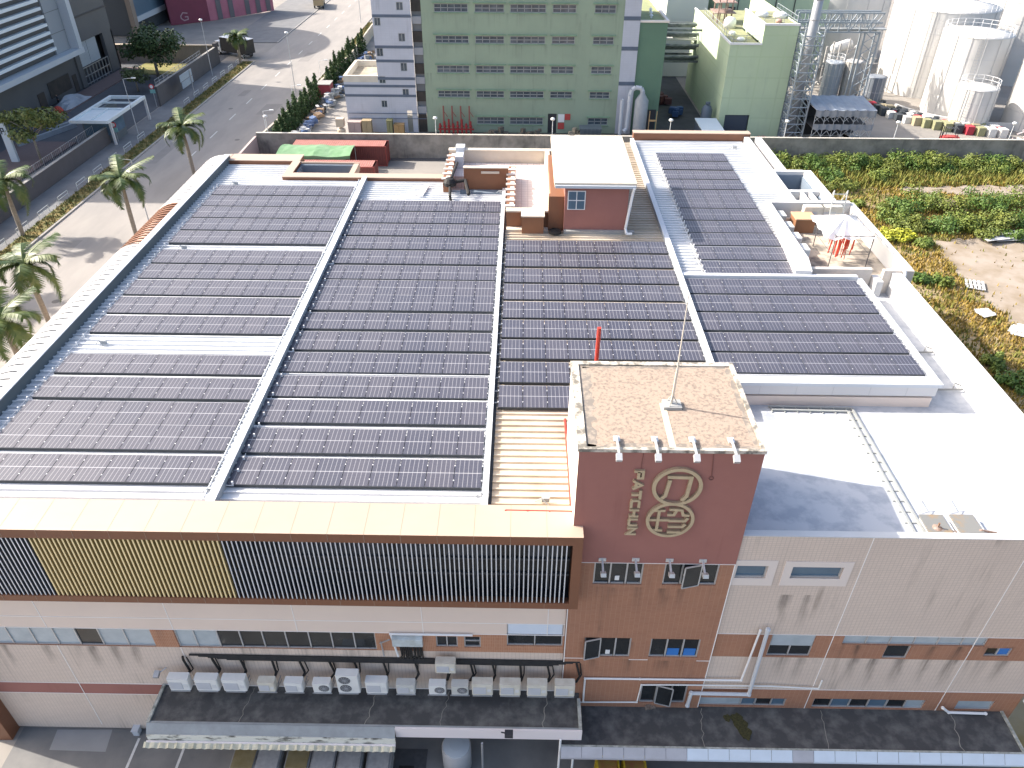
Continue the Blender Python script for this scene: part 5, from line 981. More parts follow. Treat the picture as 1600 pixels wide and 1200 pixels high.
g = MB(); g.m = 0; g.box(-33.3, -31.2, 126.5, 129, GZ, 2.2); g.m = 1; g.box(-33.4, -31.1, 126.4, 129.1, 2.2, 2.3); solo(g, 'red_cabin', [mat('cabin_red', (.25, .04, .05)), KERB], 'small dark red cabin in the gap of the cypress row', 'cabin', (-32.2, 127.7, GZ))
g = MB(); g.m = 0; g.box(-33.2, -31.0, 101, 103, GZ, 1.7); g.m = 1; g.box(-33.3, -30.9, 100.9, 103.1, 1.7, 1.8); solo(g, 'green_bin', [mat('bin_green', (.12, .22, .1)), mat('bin_lid', (.5, .5, .42))], 'large green bin with a pale lid at the wall corner', 'bin', (-32, 102, GZ))
g = MB(); g.lathe((-25.6, 107.4, GZ), [(.55, 0), (.6, .3), (.6, 1.2), (.3, 1.4)], 12); g.box(-26.2, -25.1, 107, 108, 1.5, 2.6); solo(g, 'water_tank', mat('cream_tank', (.55, .45, .34)), 'cream tank stacked at the corner of the stair tower annex', 'tank', (-25.6, 107.4, GZ))
# alley and light green block
m = MB(); m.box(19.6, 27.5, 100.5, 160, GZ-.02, GZ+.02); struct(m, 'alley', ASPH)
LGR = mat('mint_render', (.5, .6, .41), (.44, .53, .37), .3, .7, .8, tile=(3.2, 2.7, (.45, .55, .36), .1), streak=(1.4, .6, (.3, .36, .28)))
lg = thing('mint_green_block', 'mint green tank-farm building with a stepped roof, railings and a dark shutter door', 'building', (32, 109, 0))
d1 = (28.6, 32.0, 0, 3.1)
g = MB(); g.m = 0; wall_xz(g, 109, 27.75, 31.9, 0, 12.45, [d1]); wall_xz(g, 109, 31.9, 36.45, 0, 14.85, [(31.9, 32.0, 0, 3.1)]); g.quad((27.75, 109, 0), (27.75, 109, 12.45), (27.75, 135, 12.45), (27.75, 135, 0)); g.quad((31.9, 109, 12.45), (31.9, 109, 14.85), (31.9, 120, 14.85), (31.9, 120, 12.45)); g.quad((36.45, 109, 0), (36.45, 135, 0), (36.45, 135, 14.85), (36.45, 109, 14.85))
g.m = 1; g.quad((27.75, 109, 12.2), (31.9, 109, 12.2), (31.9, 135, 12.2), (27.75, 135, 12.2)); g.quad((31.9, 109, 14.6), (36.45, 109, 14.6), (36.45, 120, 14.6), (31.9, 120, 14.6)); g.quad((31.9, 120, 12.2), (36.45, 120, 12.2), (36.45, 135, 12.2), (31.9, 135, 12.2))
g.m = 2; g.box(27.65, 31.95, 108.9, 109.15, 12.3, 12.55); g.box(27.65, 27.9, 109.15, 135, 12.3, 12.55); g.box(31.8, 36.5, 108.9, 109.15, 14.7, 14.95); g.box(31.8, 32.05, 109.15, 120, 14.7, 14.95)
g.m = 3; g.box(28.6, 31.99, 109.1, 109.13, 0, 3.1); g.build('wall', [LGR, mat('olive_roof', (.3, .31, .17), (.18, .18, .12), .7, .8, .9), PVC, mat('shutter_dark', (.05, .065, .09), rough=.5)], lg)
g = MB()
for (a, b) in (((28.2, 109.6, 12.2), (31.6, 109.6, 12.2)), ((28.2, 109.6, 12.2), (28.2, 130, 12.2)), ((32.3, 111, 14.6), (36.2, 111, 14.6)), ((36.2, 109.5, 14.6), (36.2, 119.5, 14.6))):
    a, b = Vector(a), Vector(b); n = round((b-a).length/1.5)
    for k in range(n+1): p = a.lerp(b, k/n); g.tube(p, p+Vector((0, 0, 1.15)), .035, 5)
    for z in (.6, 1.15): g.tube(a+Vector((0, 0, z)), b+Vector((0, 0, z)), .03, 5)
g.build('roof_railing', mat('railing_grey', (.3, .33, .35), rough=.5), lg)
for k, (x, y, z, r, h) in enumerate(((29.8, 112, 12.2, .55, .5), (29.5, 116, 12.2, .5, .5), (30.2, 121, 12.2, .9, 1.5), (33.2, 116, 14.6, .9, .7), (35.6, 115.4, 14.6, 1.0, .7), (34.4, 111.6, 14.6, .4, .5))):
    g = MB(); g.smooth = True; g.lathe((x, y, z), [(r, 0), (r, h*.6), (r*.7, h*.9), (.03, h)], 14); g.build('roof_vessel', PVC if k != 5 else mat('pink_vent', (.5, .3, .25)), lg)
g = MB()
for k in range(3): x = 29+k*1.0; g.tube((x, 124, 12.2), (x, 124, 17), .12, 7); g.tube((x, 127, 12.2), (x, 127, 16.5), .1, 7)
for z in (13.6, 15): g.box(28.4, 31.6, 123.6, 127.4, z, z+.08)
g.build('roof_pipework', mat('rusty_pipework', (.28, .16, .12), (.4, .38, .36), 2, .7, .7), lg)
b_ = thing('mint_green_block', 'further mint building behind the stepped roof, at the top picture edge', 'building', (38, 150, 0)); g = MB(); g.m = 0; g.box(33, 52, 143, 160, 0, 13.5); g.m = 1; g.box(24.5, 31.5, 143, 175, 0, 14.2); g.m = 2; g.box(26.0, 30.5, 146, 172, 14.21, 14.4)
g.m = 3
for k in range(4): x = 36.5+k*3.2; g.box(x, x+.15, 142.9, 143.0, 0, 13.5)
g.box(35, 36.2, 142.9, 143.0, 9.8, 11.4); g.build('wall', [mat('mint_render_far', (.36, .46, .33), (.3, .38, .29), .3, .6, .8), mat('white_render', (.62, .64, .58)), mat('tank_roof_tan', (.42, .34, .27)), DARKM], b_)
br = thing('pipe_bridge', 'dark pipe bridge crossing the alley between the green buildings', 'pipe bridge', (23.4, 128, 0)); g = MB()
for k in range(11): z = 5.6+k*.5; y = 130.5-(k % 3)*1.6+.3*k; g.tube((19.3, y, z), (27.8, y, z), .16+.04*(k % 3), 8)
for z in (5.8, 10.4): g.box(19.3, 27.8, 127.6, 127.8, z, z+.3); g.box(19.3, 27.8, 133, 133.2, z, z+.3)
g.build('pipe', mat('dark_pipework', (.1, .12, .12), (.3, .32, .32), 1.2, .7, .6), br); g = MB(); g.box(19.4, 27.7, 130.4, 133, 8.5, 8.7); g.box(24, 26.5, 131, 132.5, 8.7, 9.3); g.build('walkway', mat('walkway_white', (.6, .6, .55), (.3, .3, .28), 1, .6, .7), br)
cg = thing('conveyor_frame', 'white slatted conveyor frame behind the dark green block roof', 'conveyor', (21, 142, 0)); g = MB()
for k in range(18): y = 134+k*.9; g.bar((17.5, y, 14.6), (20.5, y, 12.6), .16, .3)
g.bar((17.3, 133, 14.8), (17.3, 151, 14.8), .2, .3); g.bar((20.7, 133, 12.6), (20.7, 151, 12.6), .2, .3)
for y in (134, 142, 150): g.box(17.2, 17.4, y, y+.2, 0, 14.7); g.box(20.6, 20.8, y, y+.2, 0, 12.5)
g.build('slat', PVC, cg)
g = MB(); g.m = 0; g.box(24.4, 27.2, 102, 108.5, GZ, 2.6); g.m = 1; g.box(24.3, 27.3, 101.9, 108.6, 2.6, 2.75); g.m = 2
for k in range(7): g.box(24.9, 25.6, 101.84, 101.89, .2+k*.35, .28+k*.35)
solo(g, 'site_container', [mat('container_slate', (.05, .07, .1), rough=.5), mat('bluish_lid', (.5, .58, .64)), STEEL], 'dark slate container with a bluish roof and ladder beside the mint building', 'container', (25.8, 105, GZ))
g = MB(); g.smooth = True; g.lathe((26.4, 111, GZ), [(.75, 0), (.78, .2), (.78, 3.4), (.5, 3.9), (.15, 4.05)], 18); g.smooth = False; g.box(26.1, 26.7, 110.8, 111.2, 4.0, 4.3); solo(g, 'storage_tank', mat('tank_slate', (.1, .13, .17), rough=.5), 'slim dark slate tank behind the slate container', 'tank', (26.4, 111, GZ))
for k, (x, y, s, m_, lab) in enumerate(((23.5, 119, 1.3, mat('blue_tarp', (.05, .1, .22)), 'blue covered heap against the alley wall'), (22.8, 126, 1.5, mat('dark_red_rack', (.12, .05, .05)), 'dark red rack at the far end of the alley'), (33.6, 106.8, .9, mat('maroon_drum', (.2, .05, .08)), 'maroon drums beside the dark shutter door'), (29.6, 106.4, .8, mat('orange_frame', (.5, .2, .05)), 'orange trolley before the dark shutter door'))):
    g = MB(); random.seed(k)
    for j in range(7): g.cbox((x+random.uniform(-s, s)*.7, y+random.uniform(-s, s)*.6, random.uniform(.2, 1)*s*.7), s*.6, s*.7, s*.6, random.uniform(0, 2))
    solo(g, 'clutter_heap', m_, lab, 'heap', (x, y, GZ))
g = MB(); random.seed(4)
for k in range(12): g.bar((17.8+random.uniform(0, 3), 105+random.uniform(-1.4, 1.4), .1+.05*k), (19+random.uniform(0, 3), 107+random.uniform(-1.5, 1.5), .15+.05*k), .08, .08)
solo(g, 'pipe_offcuts', mat('teal_pipe', (.3, .42, .42), (.45, .45, .45), 2, .7, .5), 'loose pale teal pipes lying beside the scrubber vessel', 'pipes', (19, 106, GZ))
def car(x, y, rz, m_, lab):
    t = thing('parked_car', lab, 'car', (x, y, GZ), rz=rz); g = MB(); prof = [(-2.1, .35), (2.1, .35), (2.15, .75), (1.25, .92), (.6, 1.42), (-1.0, 1.45), (-1.75, .98), (-2.15, .9)]; n = len(prof)
    vs = [(a, -.85 if b < 1.2 else -.7, b) for a, b in prof]+[(a, .85 if b < 1.2 else .7, b) for a, b in prof]; g.add(vs, [tuple(range(n)), tuple(range(n, 2*n))[::-1]]+[(i, n+i, n+(i+1) % n, (i+1) % n) for i in range(n)]); g.build('body', m_, t, (0, 0, 0))
    g = MB(); g.quad((1.22, -.72, .96), (1.22, .72, .96), (.66, .62, 1.38), (.66, -.62, 1.38)); g.quad((-1.06, -.62, 1.4), (-1.06, .62, 1.4), (-1.72, .72, 1.03), (-1.72, -.72, 1.03))
    for s in (-1, 1): g.quad((1.1, s*.835, 1.0), (.58, s*.74, 1.36), (-1.0, s*.74, 1.38), (-1.5, s*.83, 1.02))
    o = g.build('window', GLASSD, t, (0, 0, 0)); o.location = (0, 0, .012); 
    for a in (-1.3, 1.35):
        for s in (-1, 1): g = MB(); g.tube((a, s*.88, .32), (a, s*.66, .32), .32, 14); w2 = g.build('wheel', BLACK, t, (0, 0, 0)); g = MB(); g.tube((a, s*.89, .32), (a, s*.7, .32), .17, 10); g.build('rim', STEEL, w2, (0, 0, 0))
    return t
car(34.6, 103.2, radians(95), mat('car_white', (.7, .7, .72), rough=.25), 'white car parked behind the concrete wall beside the lattice chimney')
# lattice chimney
ch = thing('lattice_chimney', 'tall metal chimney inside a square galvanised lattice tower', 'chimney', (37.9, 108, GZ)); GALV = mat('galvanised_pale', (.34, .38, .41), rough=.45, metal=.2)
g = MB(); A = [(36.65, 106.8), (39.2, 106.8), (39.2, 109.3), (36.65, 109.3)]
for x, y in A: g.tube((x, y, GZ), (x, y, 14.7), .11, 6)
for k in range(13):
    z = GZ+.4+k*1.13
    for (a, b) in zip(A, A[1:]+A[:1]):
        g.tube((*a, z), (*b, z), .075, 5)
        if k < 12: g.tube((*a, z), ((a[0]+b[0])/2, (a[1]+b[1])/2, z+1.13), .05, 5); g.tube((*b, z), ((a[0]+b[0])/2, (a[1]+b[1])/2, z+1.13), .05, 5)
g.build('lattice', GALV, ch); g = MB(); g.smooth = True; g.tube((37.9, 108.05, GZ), (37.9, 108.05, 24), .62, 18, .58); g.smooth = False
for z in (3, 6, 9, 12, 15.6, 18): g.lathe((37.9, 108.05, z), [(.66, 0), (.66, .1)], 18)
g.build('flue', mat('dull_flue', (.3, .31, .33), (.45, .46, .47), .8, .6, .4, .3), ch)
# two-storey tent / scaffold shed
tn = thing('scaffold_shed', 'grey tarpaulin-roofed two-storey scaffold shed beside the lattice chimney', 'shed', (43.7, 106, GZ)); g = MB(); X0, X1, Y0_, Y1_ = 39.7, 47.7, 104.8, 110.4
for k in range(7):
    x = X0+(X1-X0)*k/6
    for y in (Y0_, Y1_): g.tube((x, y, GZ), (x, y, 5.1), .045, 5)
    g.tube((x, Y0_, 5.05), (x, Y1_, 5.05), .04, 5)
    if k < 6:
        x2 = X0+(X1-X0)*(k+1)/6
        for z, h in ((1.5, .8), (3.5, .7)): g.tube((x, Y0_, z), ((x+x2)/2, Y0_, z+h), .04, 5); g.tube((x2, Y0_, z), ((x+x2)/2, Y0_, z+h), .04, 5); g.tube((x, Y0_, z+h), ((x+x2)/2, Y0_, z), .03, 5) if z > 3 else None
g.build('scaffold', mat('scaffold_steel', (.45, .46, .46), rough=.5), tn)
TARP = mat('grey_tarp_roof', (.27, .31, .36), (.2, .22, .25), .9, .6, .6); g = MB(); n = 12; g.add([(X0-.1+(X1-X0+.2)*i/n, Y1_+.2, 5.5-.1*(i % 2)) for i in range(n+1)]+[(X0-.1+(X1-X0+.2)*i/n, Y0_-.1, 5.1-.13*(i % 2)) for i in range(n+1)], [(n+1+i, n+2+i, i+1, i) for i in range(n)]); g.build('roof', TARP, tn); g = MB()
random.seed(12)
for z0_, dz_ in ((5.05, .9), (3.25, .85)): g.add([(X0-.1+(X1-X0+.2)*i/24, Y0_-.12-.09*(i % 3), z0_-k*dz_*(.8+.35*((i*7) % 5)/5)) for k in (0, 1) for i in range(25)], [(25+i, 26+i, i+1, i) for i in range(24)])
g.build('curtain', mat('grey_curtain', (.3, .31, .33), (.2, .21, .22), 2, .6, .8), tn)
g = MB(); g.box(X0, X1, Y1_-.1, Y1_, 0, 5); g.box(X0, X1, Y0_+.2, Y1_-.2, 2.55, 2.65); g.build('backing', mat('shed_dark', (.05, .05, .055)), tn)
g = MB(); g.lathe((44.2, 105.5, GZ), [(.6, 0), (.75, .4), (.6, .9), (.2, 1.1)], 10); solo(g, 'orange_bundle', mat('orange_net', (.5, .17, .03), (.3, .1, .03), 4, .7, .8), 'orange bundle inside the scaffold shed', 'bundle', (44.2, 105.5, GZ))
car(45.9, 106.6, radians(97), mat('van_white', (.7, .7, .7), rough=.3), 'white car half inside the scaffold shed')
# tanks
TANKW = mat('white_tank_paint', (.6, .59, .57), (.48, .47, .44), .25, .5, .45); TANKG = mat('grey_tank_paint', (.36, .4, .44), (.28, .31, .34), .5, .5, .5)
def tank(lab, x, y, r, h, m_, seams=3, rail=True, ladder=None, dome=.06, grp=None):
    t = thing('storage_tank', lab, 'tank', (x, y, GZ), grp); g = MB(); g.smooth = True; n = 48 if r > 2 else 20
    g.lathe((0, 0, 0), [(r, 0), (r, h)], n, cap=False); g.build('shell', m_, t, (0, 0, 0)); g = MB(); g.smooth = True; g.lathe((0, 0, h), [(r+.05, -.12), (r+.05, .02), (r*.6, r*dome*.7), (.02, r*dome)], n, cap=False); g.build('roof', m_, t, (0, 0, 0)); g = MB()
    for k in range(seams): g.lathe((0, 0, h*(k+1)/(seams+1)), [(r+.015, -.03), (r+.03, 0), (r+.015, .03)], n, cap=False)
    for k in range(6): a = -2.6+k*.42; g.tube(((r+.06)*cos(a), (r+.06)*sin(a), .2), ((r+.06)*cos(a), (r+.06)*sin(a), h), .04, 4)
    g.build('seam', mat('tank_seam', (.5, .5, .5), rough=.5), t, (0, 0, 0))
    if rail:
        g = MB(); N_ = max(12, int(r*5)); P_ = [((r-.1)*cos(2*pi*i/N_), (r-.1)*sin(2*pi*i/N_)) for i in range(N_)]
        for i in range(N_):
            a, b = P_[i], P_[(i+1) % N_]; g.tube((*a, h), (*a, h+1.1), .035, 4)
            for z in (.55, 1.1): g.tube((*a, h+z), (*b, h+z), .03, 4)
        g.build('guard_rail', PVC, t, (0, 0, 0))
    if ladder is not None:
        g = MB(); a = ladder; u = Vector((cos(a), sin(a), 0)); v = Vector((-sin(a), cos(a), 0)); p = u*(r+.35)
        for s in (-.3, .3): g.tube(p+v*s, p+v*s+Vector((0, 0, h+1)), .04, 5)
        for k in range(int(h/.4)): g.tube(p-v*.3+Vector((0, 0, .3+k*.4)), p+v*.3+Vector((0, 0, .3+k*.4)), .025, 4)
        g.build('ladder', STEEL, t, (0, 0, 0))
    return t
tank('largest white storage tank, sunlit, with vertical pipe runs down its face', 69.3, 137.5, 8, 13, TANKW, ladder=-2.2)
tank('medium white storage tank with a shaded right side, behind the small railed tank', 67.9, 123, 4.8, 11.6, TANKW, ladder=-1.9)
tank('small white tank with a crowded railed top at the front of the tank farm', 66.5, 115.6, 2.7, 5.7, TANKW, seams=2, ladder=-2.5)
tank('bluish white tank cut by the right picture edge', 77.2, 115.5, 5, 10.4, TANKW, ladder=-2.4)
tank('white tank at the top picture edge left of the largest tank', 60, 160, 9, 13, TANKW); tank('distant white tank at the top right corner of the picture', 88, 146, 8, 13, TANKW)
tank('pale grey slim silo, left one of three behind the scaffold shed', 50.6, 130.5, 1.45, 5.6, TANKG, 2, True, grp='grey slim silos'); tank('pale grey slim silo, middle one of three behind the scaffold shed', 53.6, 129.8, 1.45, 5.9, mat('beige_grey_tank', (.4, .38, .36)), 2, False, grp='grey slim silos'); tank('slate grey squat silo, right one of three behind the scaffold shed', 56.2, 126.5, 1.5, 4.4, mat('slate_tank', (.2, .22, .25), rough=.5), 1, False, grp='grey slim silos')
pb = thing('truss_bridge', 'galvanised truss pipe bridge on lattice legs before the white tanks', 'pipe bridge', (50, 126, 0)); g = MB(); ya, yb_ = 124, 125.6; xa, xb = PY(1245, 40, ya).x, PY(1378, 40, ya).x; za, zb_ = PY(1300, 50, ya).z, PY(1300, 20, ya).z
for y in (ya, yb_):
    for z in (za, (za+zb_)/2, zb_): g.bar((xa, y, z), (xb, y, z), .2, .2)
    n = 8
    for k in range(n): x0_ = xa+(xb-xa)*k/n; x1_ = xa+(xb-xa)*(k+1)/n; g.bar((x0_, y, za), (x0_, y, zb_), .14, .14); g.bar((x0_, y, za if k % 2 else zb_), (x1_, y, zb_ if k % 2 else za), .13, .13)
for k in range(4):
    x0_ = xb-2.2+k % 2*2.2; y = ya if k < 2 else yb_; g.bar((x0_, y, 0), (x0_, y, za), .2, .2)
for k in range(7): z = k*za/7; g.bar((xb-2.2, ya, z), (xb, ya, z+za/7), .1, .1); g.bar((xb, ya, z), (xb-2.2, ya, z+za/7), .1, .1)
g.build('truss', GALV, pb); g = MB()
for k in range(4): g.tube((xa-1, ya+.3+.35*k, za+.35), (xb+1, ya+.3+.35*k, za+.35), .13, 7)
g.build('pipe', mat('pipe_mixed', (.5, .5, .48), (.2, .22, .22), .8, .7, .5), pb)
random.seed(21)
g = MB()
for k in range(40): x, y = random.uniform(47, 58), random.uniform(133, 138); z = random.uniform(0, 6); d_ = random.choice(((2.5, 0, 0), (0, 0, 2.5), (0, 2, 0), (1.5, 0, 1.5))); g.tube((x, y, z), (x+d_[0], y+d_[1], z+d_[2]), random.uniform(.05, .2), 6)
g.tube((47, 135, .3), (61, 135.5, .3), .12, 6); g.tube((52, 133, .3), (52, 139, .3), .12, 6); solo(g, 'process_pipework', mat('process_pipe', (.55, .53, .5), (.2, .2, .2), 1.2, .8, .5), 'tangle of process pipes behind the slim silos', 'pipework', (52, 135, GZ))
g = MB(); g.lathe((0, 0, 0), [(.001, -.85), (.6, -.7), (.85, -.2), (.85, 2.6), (.6, 3.1), (.001, 3.25)], 18); o = solo(g, 'pressure_vessel', TANKW, 'white horizontal pressure vessel between the silos and the largest tank', 'tank'); o.location = (53, 138, 6); o.rotation_euler = (0, radians(80), .4)
# bund, drums and forklift
g = MB()
for k in range(19):
    a0, a1 = radians(196+k*8), radians(204+k*8)
    for r0, r1, z1_ in ((13.5, 13.85, .95),):
        c_ = Vector((72, 127, 0)); e = (1.0, .98); pts = [(c_.x+r*cos(a)*e[0], c_.y+r*sin(a)*e[1]) for a, r in ((a0, r0), (a0, r1), (a1, r1), (a1, r0))]; g.prism(pts, GZ, z1_)
solo(g, 'bund_wall', TANKW, 'low curved white bund wall around the tank farm', 'wall', (60, 120, GZ))
DM = [mat('drum_white', (.62, .62, .6), rough=.5), mat('drum_dark', (.05, .06, .07)), mat('drum_tan', (.4, .34, .22)), mat('drum_olive', (.28, .28, .16)), mat('drum_red', (.4, .04, .06)), mat('drum_blue', (.05, .12, .3))]
random.seed(77)
for k in range(64):
    a = radians(184+(k//2)*2.45+(k % 2)*.6); r = 14.7+(k % 4)*.8; x, y = 72+r*cos(a)*1.0, 127+r*sin(a)*.98; m_ = DM[random.choice((0, 1, 2, 3, 1, 0))] if k % 11 != 7 else DM[4]
    g = MB(); hh = random.choice((.9, 1.15, 1.15))
    g.box(x-.5, x+.5, y-.55, y+.55, GZ, GZ+hh) if k % 2 else g.lathe((x, y, GZ), [(.42, 0), (.45, .3), (.42, .32), (.45, .6), (.42, .62), (.42, hh)], 12)
    g.box(x-.53, x+.53, y-.58, y+.58, GZ+hh, GZ+hh+.06) if k % 2 else g.lathe((x, y, GZ+hh), [(.2, 0), (.2, .04)], 8)
    solo(g, 'liquid_container' if k % 2 else 'steel_drum', m_, ('square liquid container' if k % 2 else 'round steel drum')+' in the crowded row outside the curved white bund wall', 'container' if k % 2 else 'drum', (x, y, GZ), 'square containers along the bund' if k % 2 else 'drums along the bund')
fk = thing('forklift', 'red forklift with a dark roof guard driving past the bund wall', 'forklift', (60.2, 107.6, GZ), rz=radians(170)); g = MB(); g.add([(-1.3, -.6, .25), (1.0, -.6, .25), (1.0, .6, .25), (-1.3, .6, .25), (-1.2, -.6, 1.0), (.3, -.6, 1.0), (.3, .6, 1.0), (-1.2, .6, 1.0), (1.0, -.6, .8), (1.0, .6, .8)], [(0, 3, 2, 1), (4, 5, 6, 7), (0, 1, 8, 5, 4), (3, 7, 6, 9, 2), (1, 2, 9, 8), (8, 9, 6, 5), (0, 4, 7, 3)]); g.build('body', mat('forklift_red', (.45, .03, .03), rough=.4), fk, (0, 0, 0)); g = MB()
for x in (-.9, .75):
    for y in (-.5, .5): g.tube((x, y, .9), (x*.85, y, 2.1), .04, 5)
for k in range(6): g.box(-.8+k*.28, -.7+k*.28, -.55, .55, 2.08, 2.14)
g.build('roof_guard', DARKM, fk, (0, 0, 0)); g = MB(); 
for y in (-.35, .35): g.box(1.08, 1.18, y-.06, y+.06, .1, 2.4); g.box(1.2, 2.2, y-.06, y+.06, .12, .18)
g.box(1.09, 1.17, -.3, .3, 2.3, 2.38); g.build('mast', BLACK, fk, (0, 0, 0))
for x in (-.85, .7):
    for y in (-.62, .62): g = MB(); g.tube((x, y-.09, .3), (x, y+.09, .3), .32, 12); g.build('wheel', BLACK, fk, (0, 0, 0))
g = MB(); random.seed(5)
for k in range(40): x, y = random.uniform(69.5, 77), random.uniform(105.5, 110); g.tube((x, y, random.uniform(0, 1.5)), (x+random.uniform(-1.2, 1.2), y+random.uniform(-.8, .8), random.uniform(.2, 2.2)), random.uniform(.05, .14), 6)
solo(g, 'valve_station', [mat('valve_white', (.5, .5, .5), (.35, .05, .05), .7, .8, .5)], 'tangled white and red valve station beside the tank at the right edge', 'pipework', (73, 108, GZ))
# ================================================================ OVERGROWN PLOT
m = MB(); m.quad((22.9, 12, GZ+.01), (90, 12, GZ+.01), (90, 99.1, GZ+.01), (22.9, 99.1, GZ+.01)); struct(m, 'plot_soil', mat('dry_soil', (.25, .18, .07), (.34, .27, .17), .3, .85, .95, bump=.4, ramp=(.42, .62)))
SLAB = mat('old_concrete_slab', (.33, .28, .23), (.22, .17, .11), .35, .85, .9, ramp=(.4, .66), bump=.2)
random.seed(17)
def patch(name, pts, z):
    out = []
    for (ax, ay), (bx, by) in zip(pts, pts[1:]+pts[:1]):
        n = max(2, int(hypot(bx-ax, by-ay)/.8))
        for i in range(n): out.append((ax+(bx-ax)*i/n+random.uniform(-.5, .5), ay+(by-ay)*i/n+random.uniform(-.5, .5)))
    m = MB(); m.add([(p[0], p[1], z) for p in out], [tuple(range(len(out)))]); struct(m, name, SLAB); return out
POLY = [patch('concrete_slab', [(43.8, 74.6), (43.4, 68.5), (43.2, 63.5), (43.9, 58.5), (46, 54), (62, 55), (80, 60), (80, 76), (62, 76.5), (50, 76.2)], GZ+.03), patch('concrete_path', [(46, 90.2), (62, 91.4), (80, 92), (80, 88), (62, 87.2), (51, 88.6), (46, 89.2)], GZ+.03), patch('concrete_path', [(47.5, 86.4), (51.2, 86.6), (51.6, 84.6), (48.2, 84.2)], GZ+.03)]
def inside(x, y, P):
    c = False; j = len(P)-1
    for i in range(len(P)):
        if (P[i][1] > y) != (P[j][1] > y) and x < (P[j][0]-P[i][0])*(y-P[i][1])/(P[j][1]-P[i][1])+P[i][0]: c = not c
        j = i
    return c
def hsh(x, y): return .5+.25*sin(x*.31+1.7*sin(y*.23))*cos(y*.27+1.3*sin(x*.19))+.25*sin(x*.83+2.1*sin(y*.61))*cos(y*.77+1.1*sin(x*.52))
def spot(lo, hi, x0, x1, y0, y1):
    def f():
        x, y = random.uniform(x0, x1), random.uniform(y0, y1)
        if any(inside(x, y, P) for P in POLY) and random.random() > .02: return None
        if not (lo <= hsh(x, y)+random.uniform(-.1, .1) <= hi): return None
        return (x, y, GZ)
    return f
random.seed(31)
DRYM = [mat('dry_grass_blades', (.3, .2, .035), (.2, .18, .035), .5, .9, .9), mat('straw_blades', (.42, .31, .12), (.3, .2, .06), .8, .8, .9)]
g = MB()
for mi, n in ((0, 85000), (1, 30000)): g.m = mi; blades(g, n, spot(0, .68, 23, 72, 34, 94), .12, .48, .16)
stuff(g, 'dry_grass', DRYM, 'yellow dry grass spread over the vacant plot', 'grass')
g = MB(); blades(g, 45000, spot(.56, 1, 23, 72, 34, 98), .12, .55, .2); blades(g, 9000, spot(0, 1, 23, 80, 90, 98.8), .3, .9, .26); blades(g, 9000, spot(0, 1, 23, 34, 42, 60), .2, .6, .22)
stuff(g, 'green_weeds', mat('weed_blades', (.13, .155, .03), (.24, .21, .045), .5, .8, .8), 'green weeds spread over the vacant plot', 'weeds')
BL = [mat('shrub_green', (.07, .125, .02), (.19, .22, .035), .8, .9, .6, ramp=(.35, .65)), mat('shrub_yellow_green', (.16, .185, .03), (.09, .13, .03), .8, .8, .6), mat('shrub_deep_green', (.045, .1, .018), (.13, .2, .03), .8, .8, .6), mat('shrub_bright_yellow', (.42, .42, .03), (.22, .26, .04), 1.5, .8, .6)]
spots = []
for k in range(17): px_ = 1222+k*23.5; p = PZ(px_+random.uniform(-5, 5), 246+random.uniform(-6, 8)+(6 if k > 8 else 0), .8); spots.append((p.x, min(p.y, 97.2), random.uniform(1.9, 2.9)))
NW = len(spots)
for px_, py_, r_ in ((1412, 322, 3.0), (1448, 312, 3.1), (1490, 324, 2.9), (1535, 318, 3.3), (1580, 314, 3.4), (1425, 348, 2.6), (1468, 350, 2.7), (1512, 350, 2.8), (1556, 346, 3.0), (1592, 342, 3.0), (1395, 337, 2.2), (1320, 285, 1.9), (1300, 272, 2.1), (1375, 270, 1.9), (1280, 290, 1.6), (1415, 362, 1.5), (1445, 372, 1.3), (1392, 362, 1.5), (1445, 428, 1.2), (1475, 432, 1.3), (1385, 318, 1.5), (1585, 588, 1.6), (1560, 560, 1.4), (1545, 362, 1.6), (1590, 362, 1.6), (1340, 312, 1.2)): p = PZ(px_, py_, .8); spots.append((p.x, p.y, r_))
ords2 = ORD+['seventeenth', 'eighteenth', 'nineteenth', 'twentieth']
for k, (x, y, r) in enumerate(spots):
    random.seed(200+k); t = MB(); yel = k == NW+15 or k == NW+17
    for j in range(10): a = j*2.4; q = r*random.uniform(.08, .75); s = r*random.uniform(.26, .45); leaf_cloud(t, (x+cos(a)*q, y+sin(a)*q, GZ+r*random.uniform(.15, .55)), (s, s, s*.8), int(60+36*r), .13, 0)
    lab = 'leafy green shrub, %s from the left along the concrete wall' % ords2[k] if k < NW else ''
    if k >= NW: sz = lambda q: 0 if q > 2.4 else 1 if q > 1.5 else 2; same = sorted([s for s in spots[NW:] if sz(s[2]) == sz(r)], key=lambda s: -s[1]); lab = '%s shrub in the vacant plot, %s of its size from the concrete wall' % (('large dense', 'medium', 'small low')[sz(r)], ORD[same.index((x, y, r))])
    solo(t, 'shrub', BL[3] if yel else BL[(k*7) % 3], lab, 'shrub', (x, y, GZ), 'shrubs along the concrete wall' if k < NW else ('large plot shrubs' if r > 2.4 else 'medium plot shrubs' if r > 1.5 else 'small plot shrubs'))
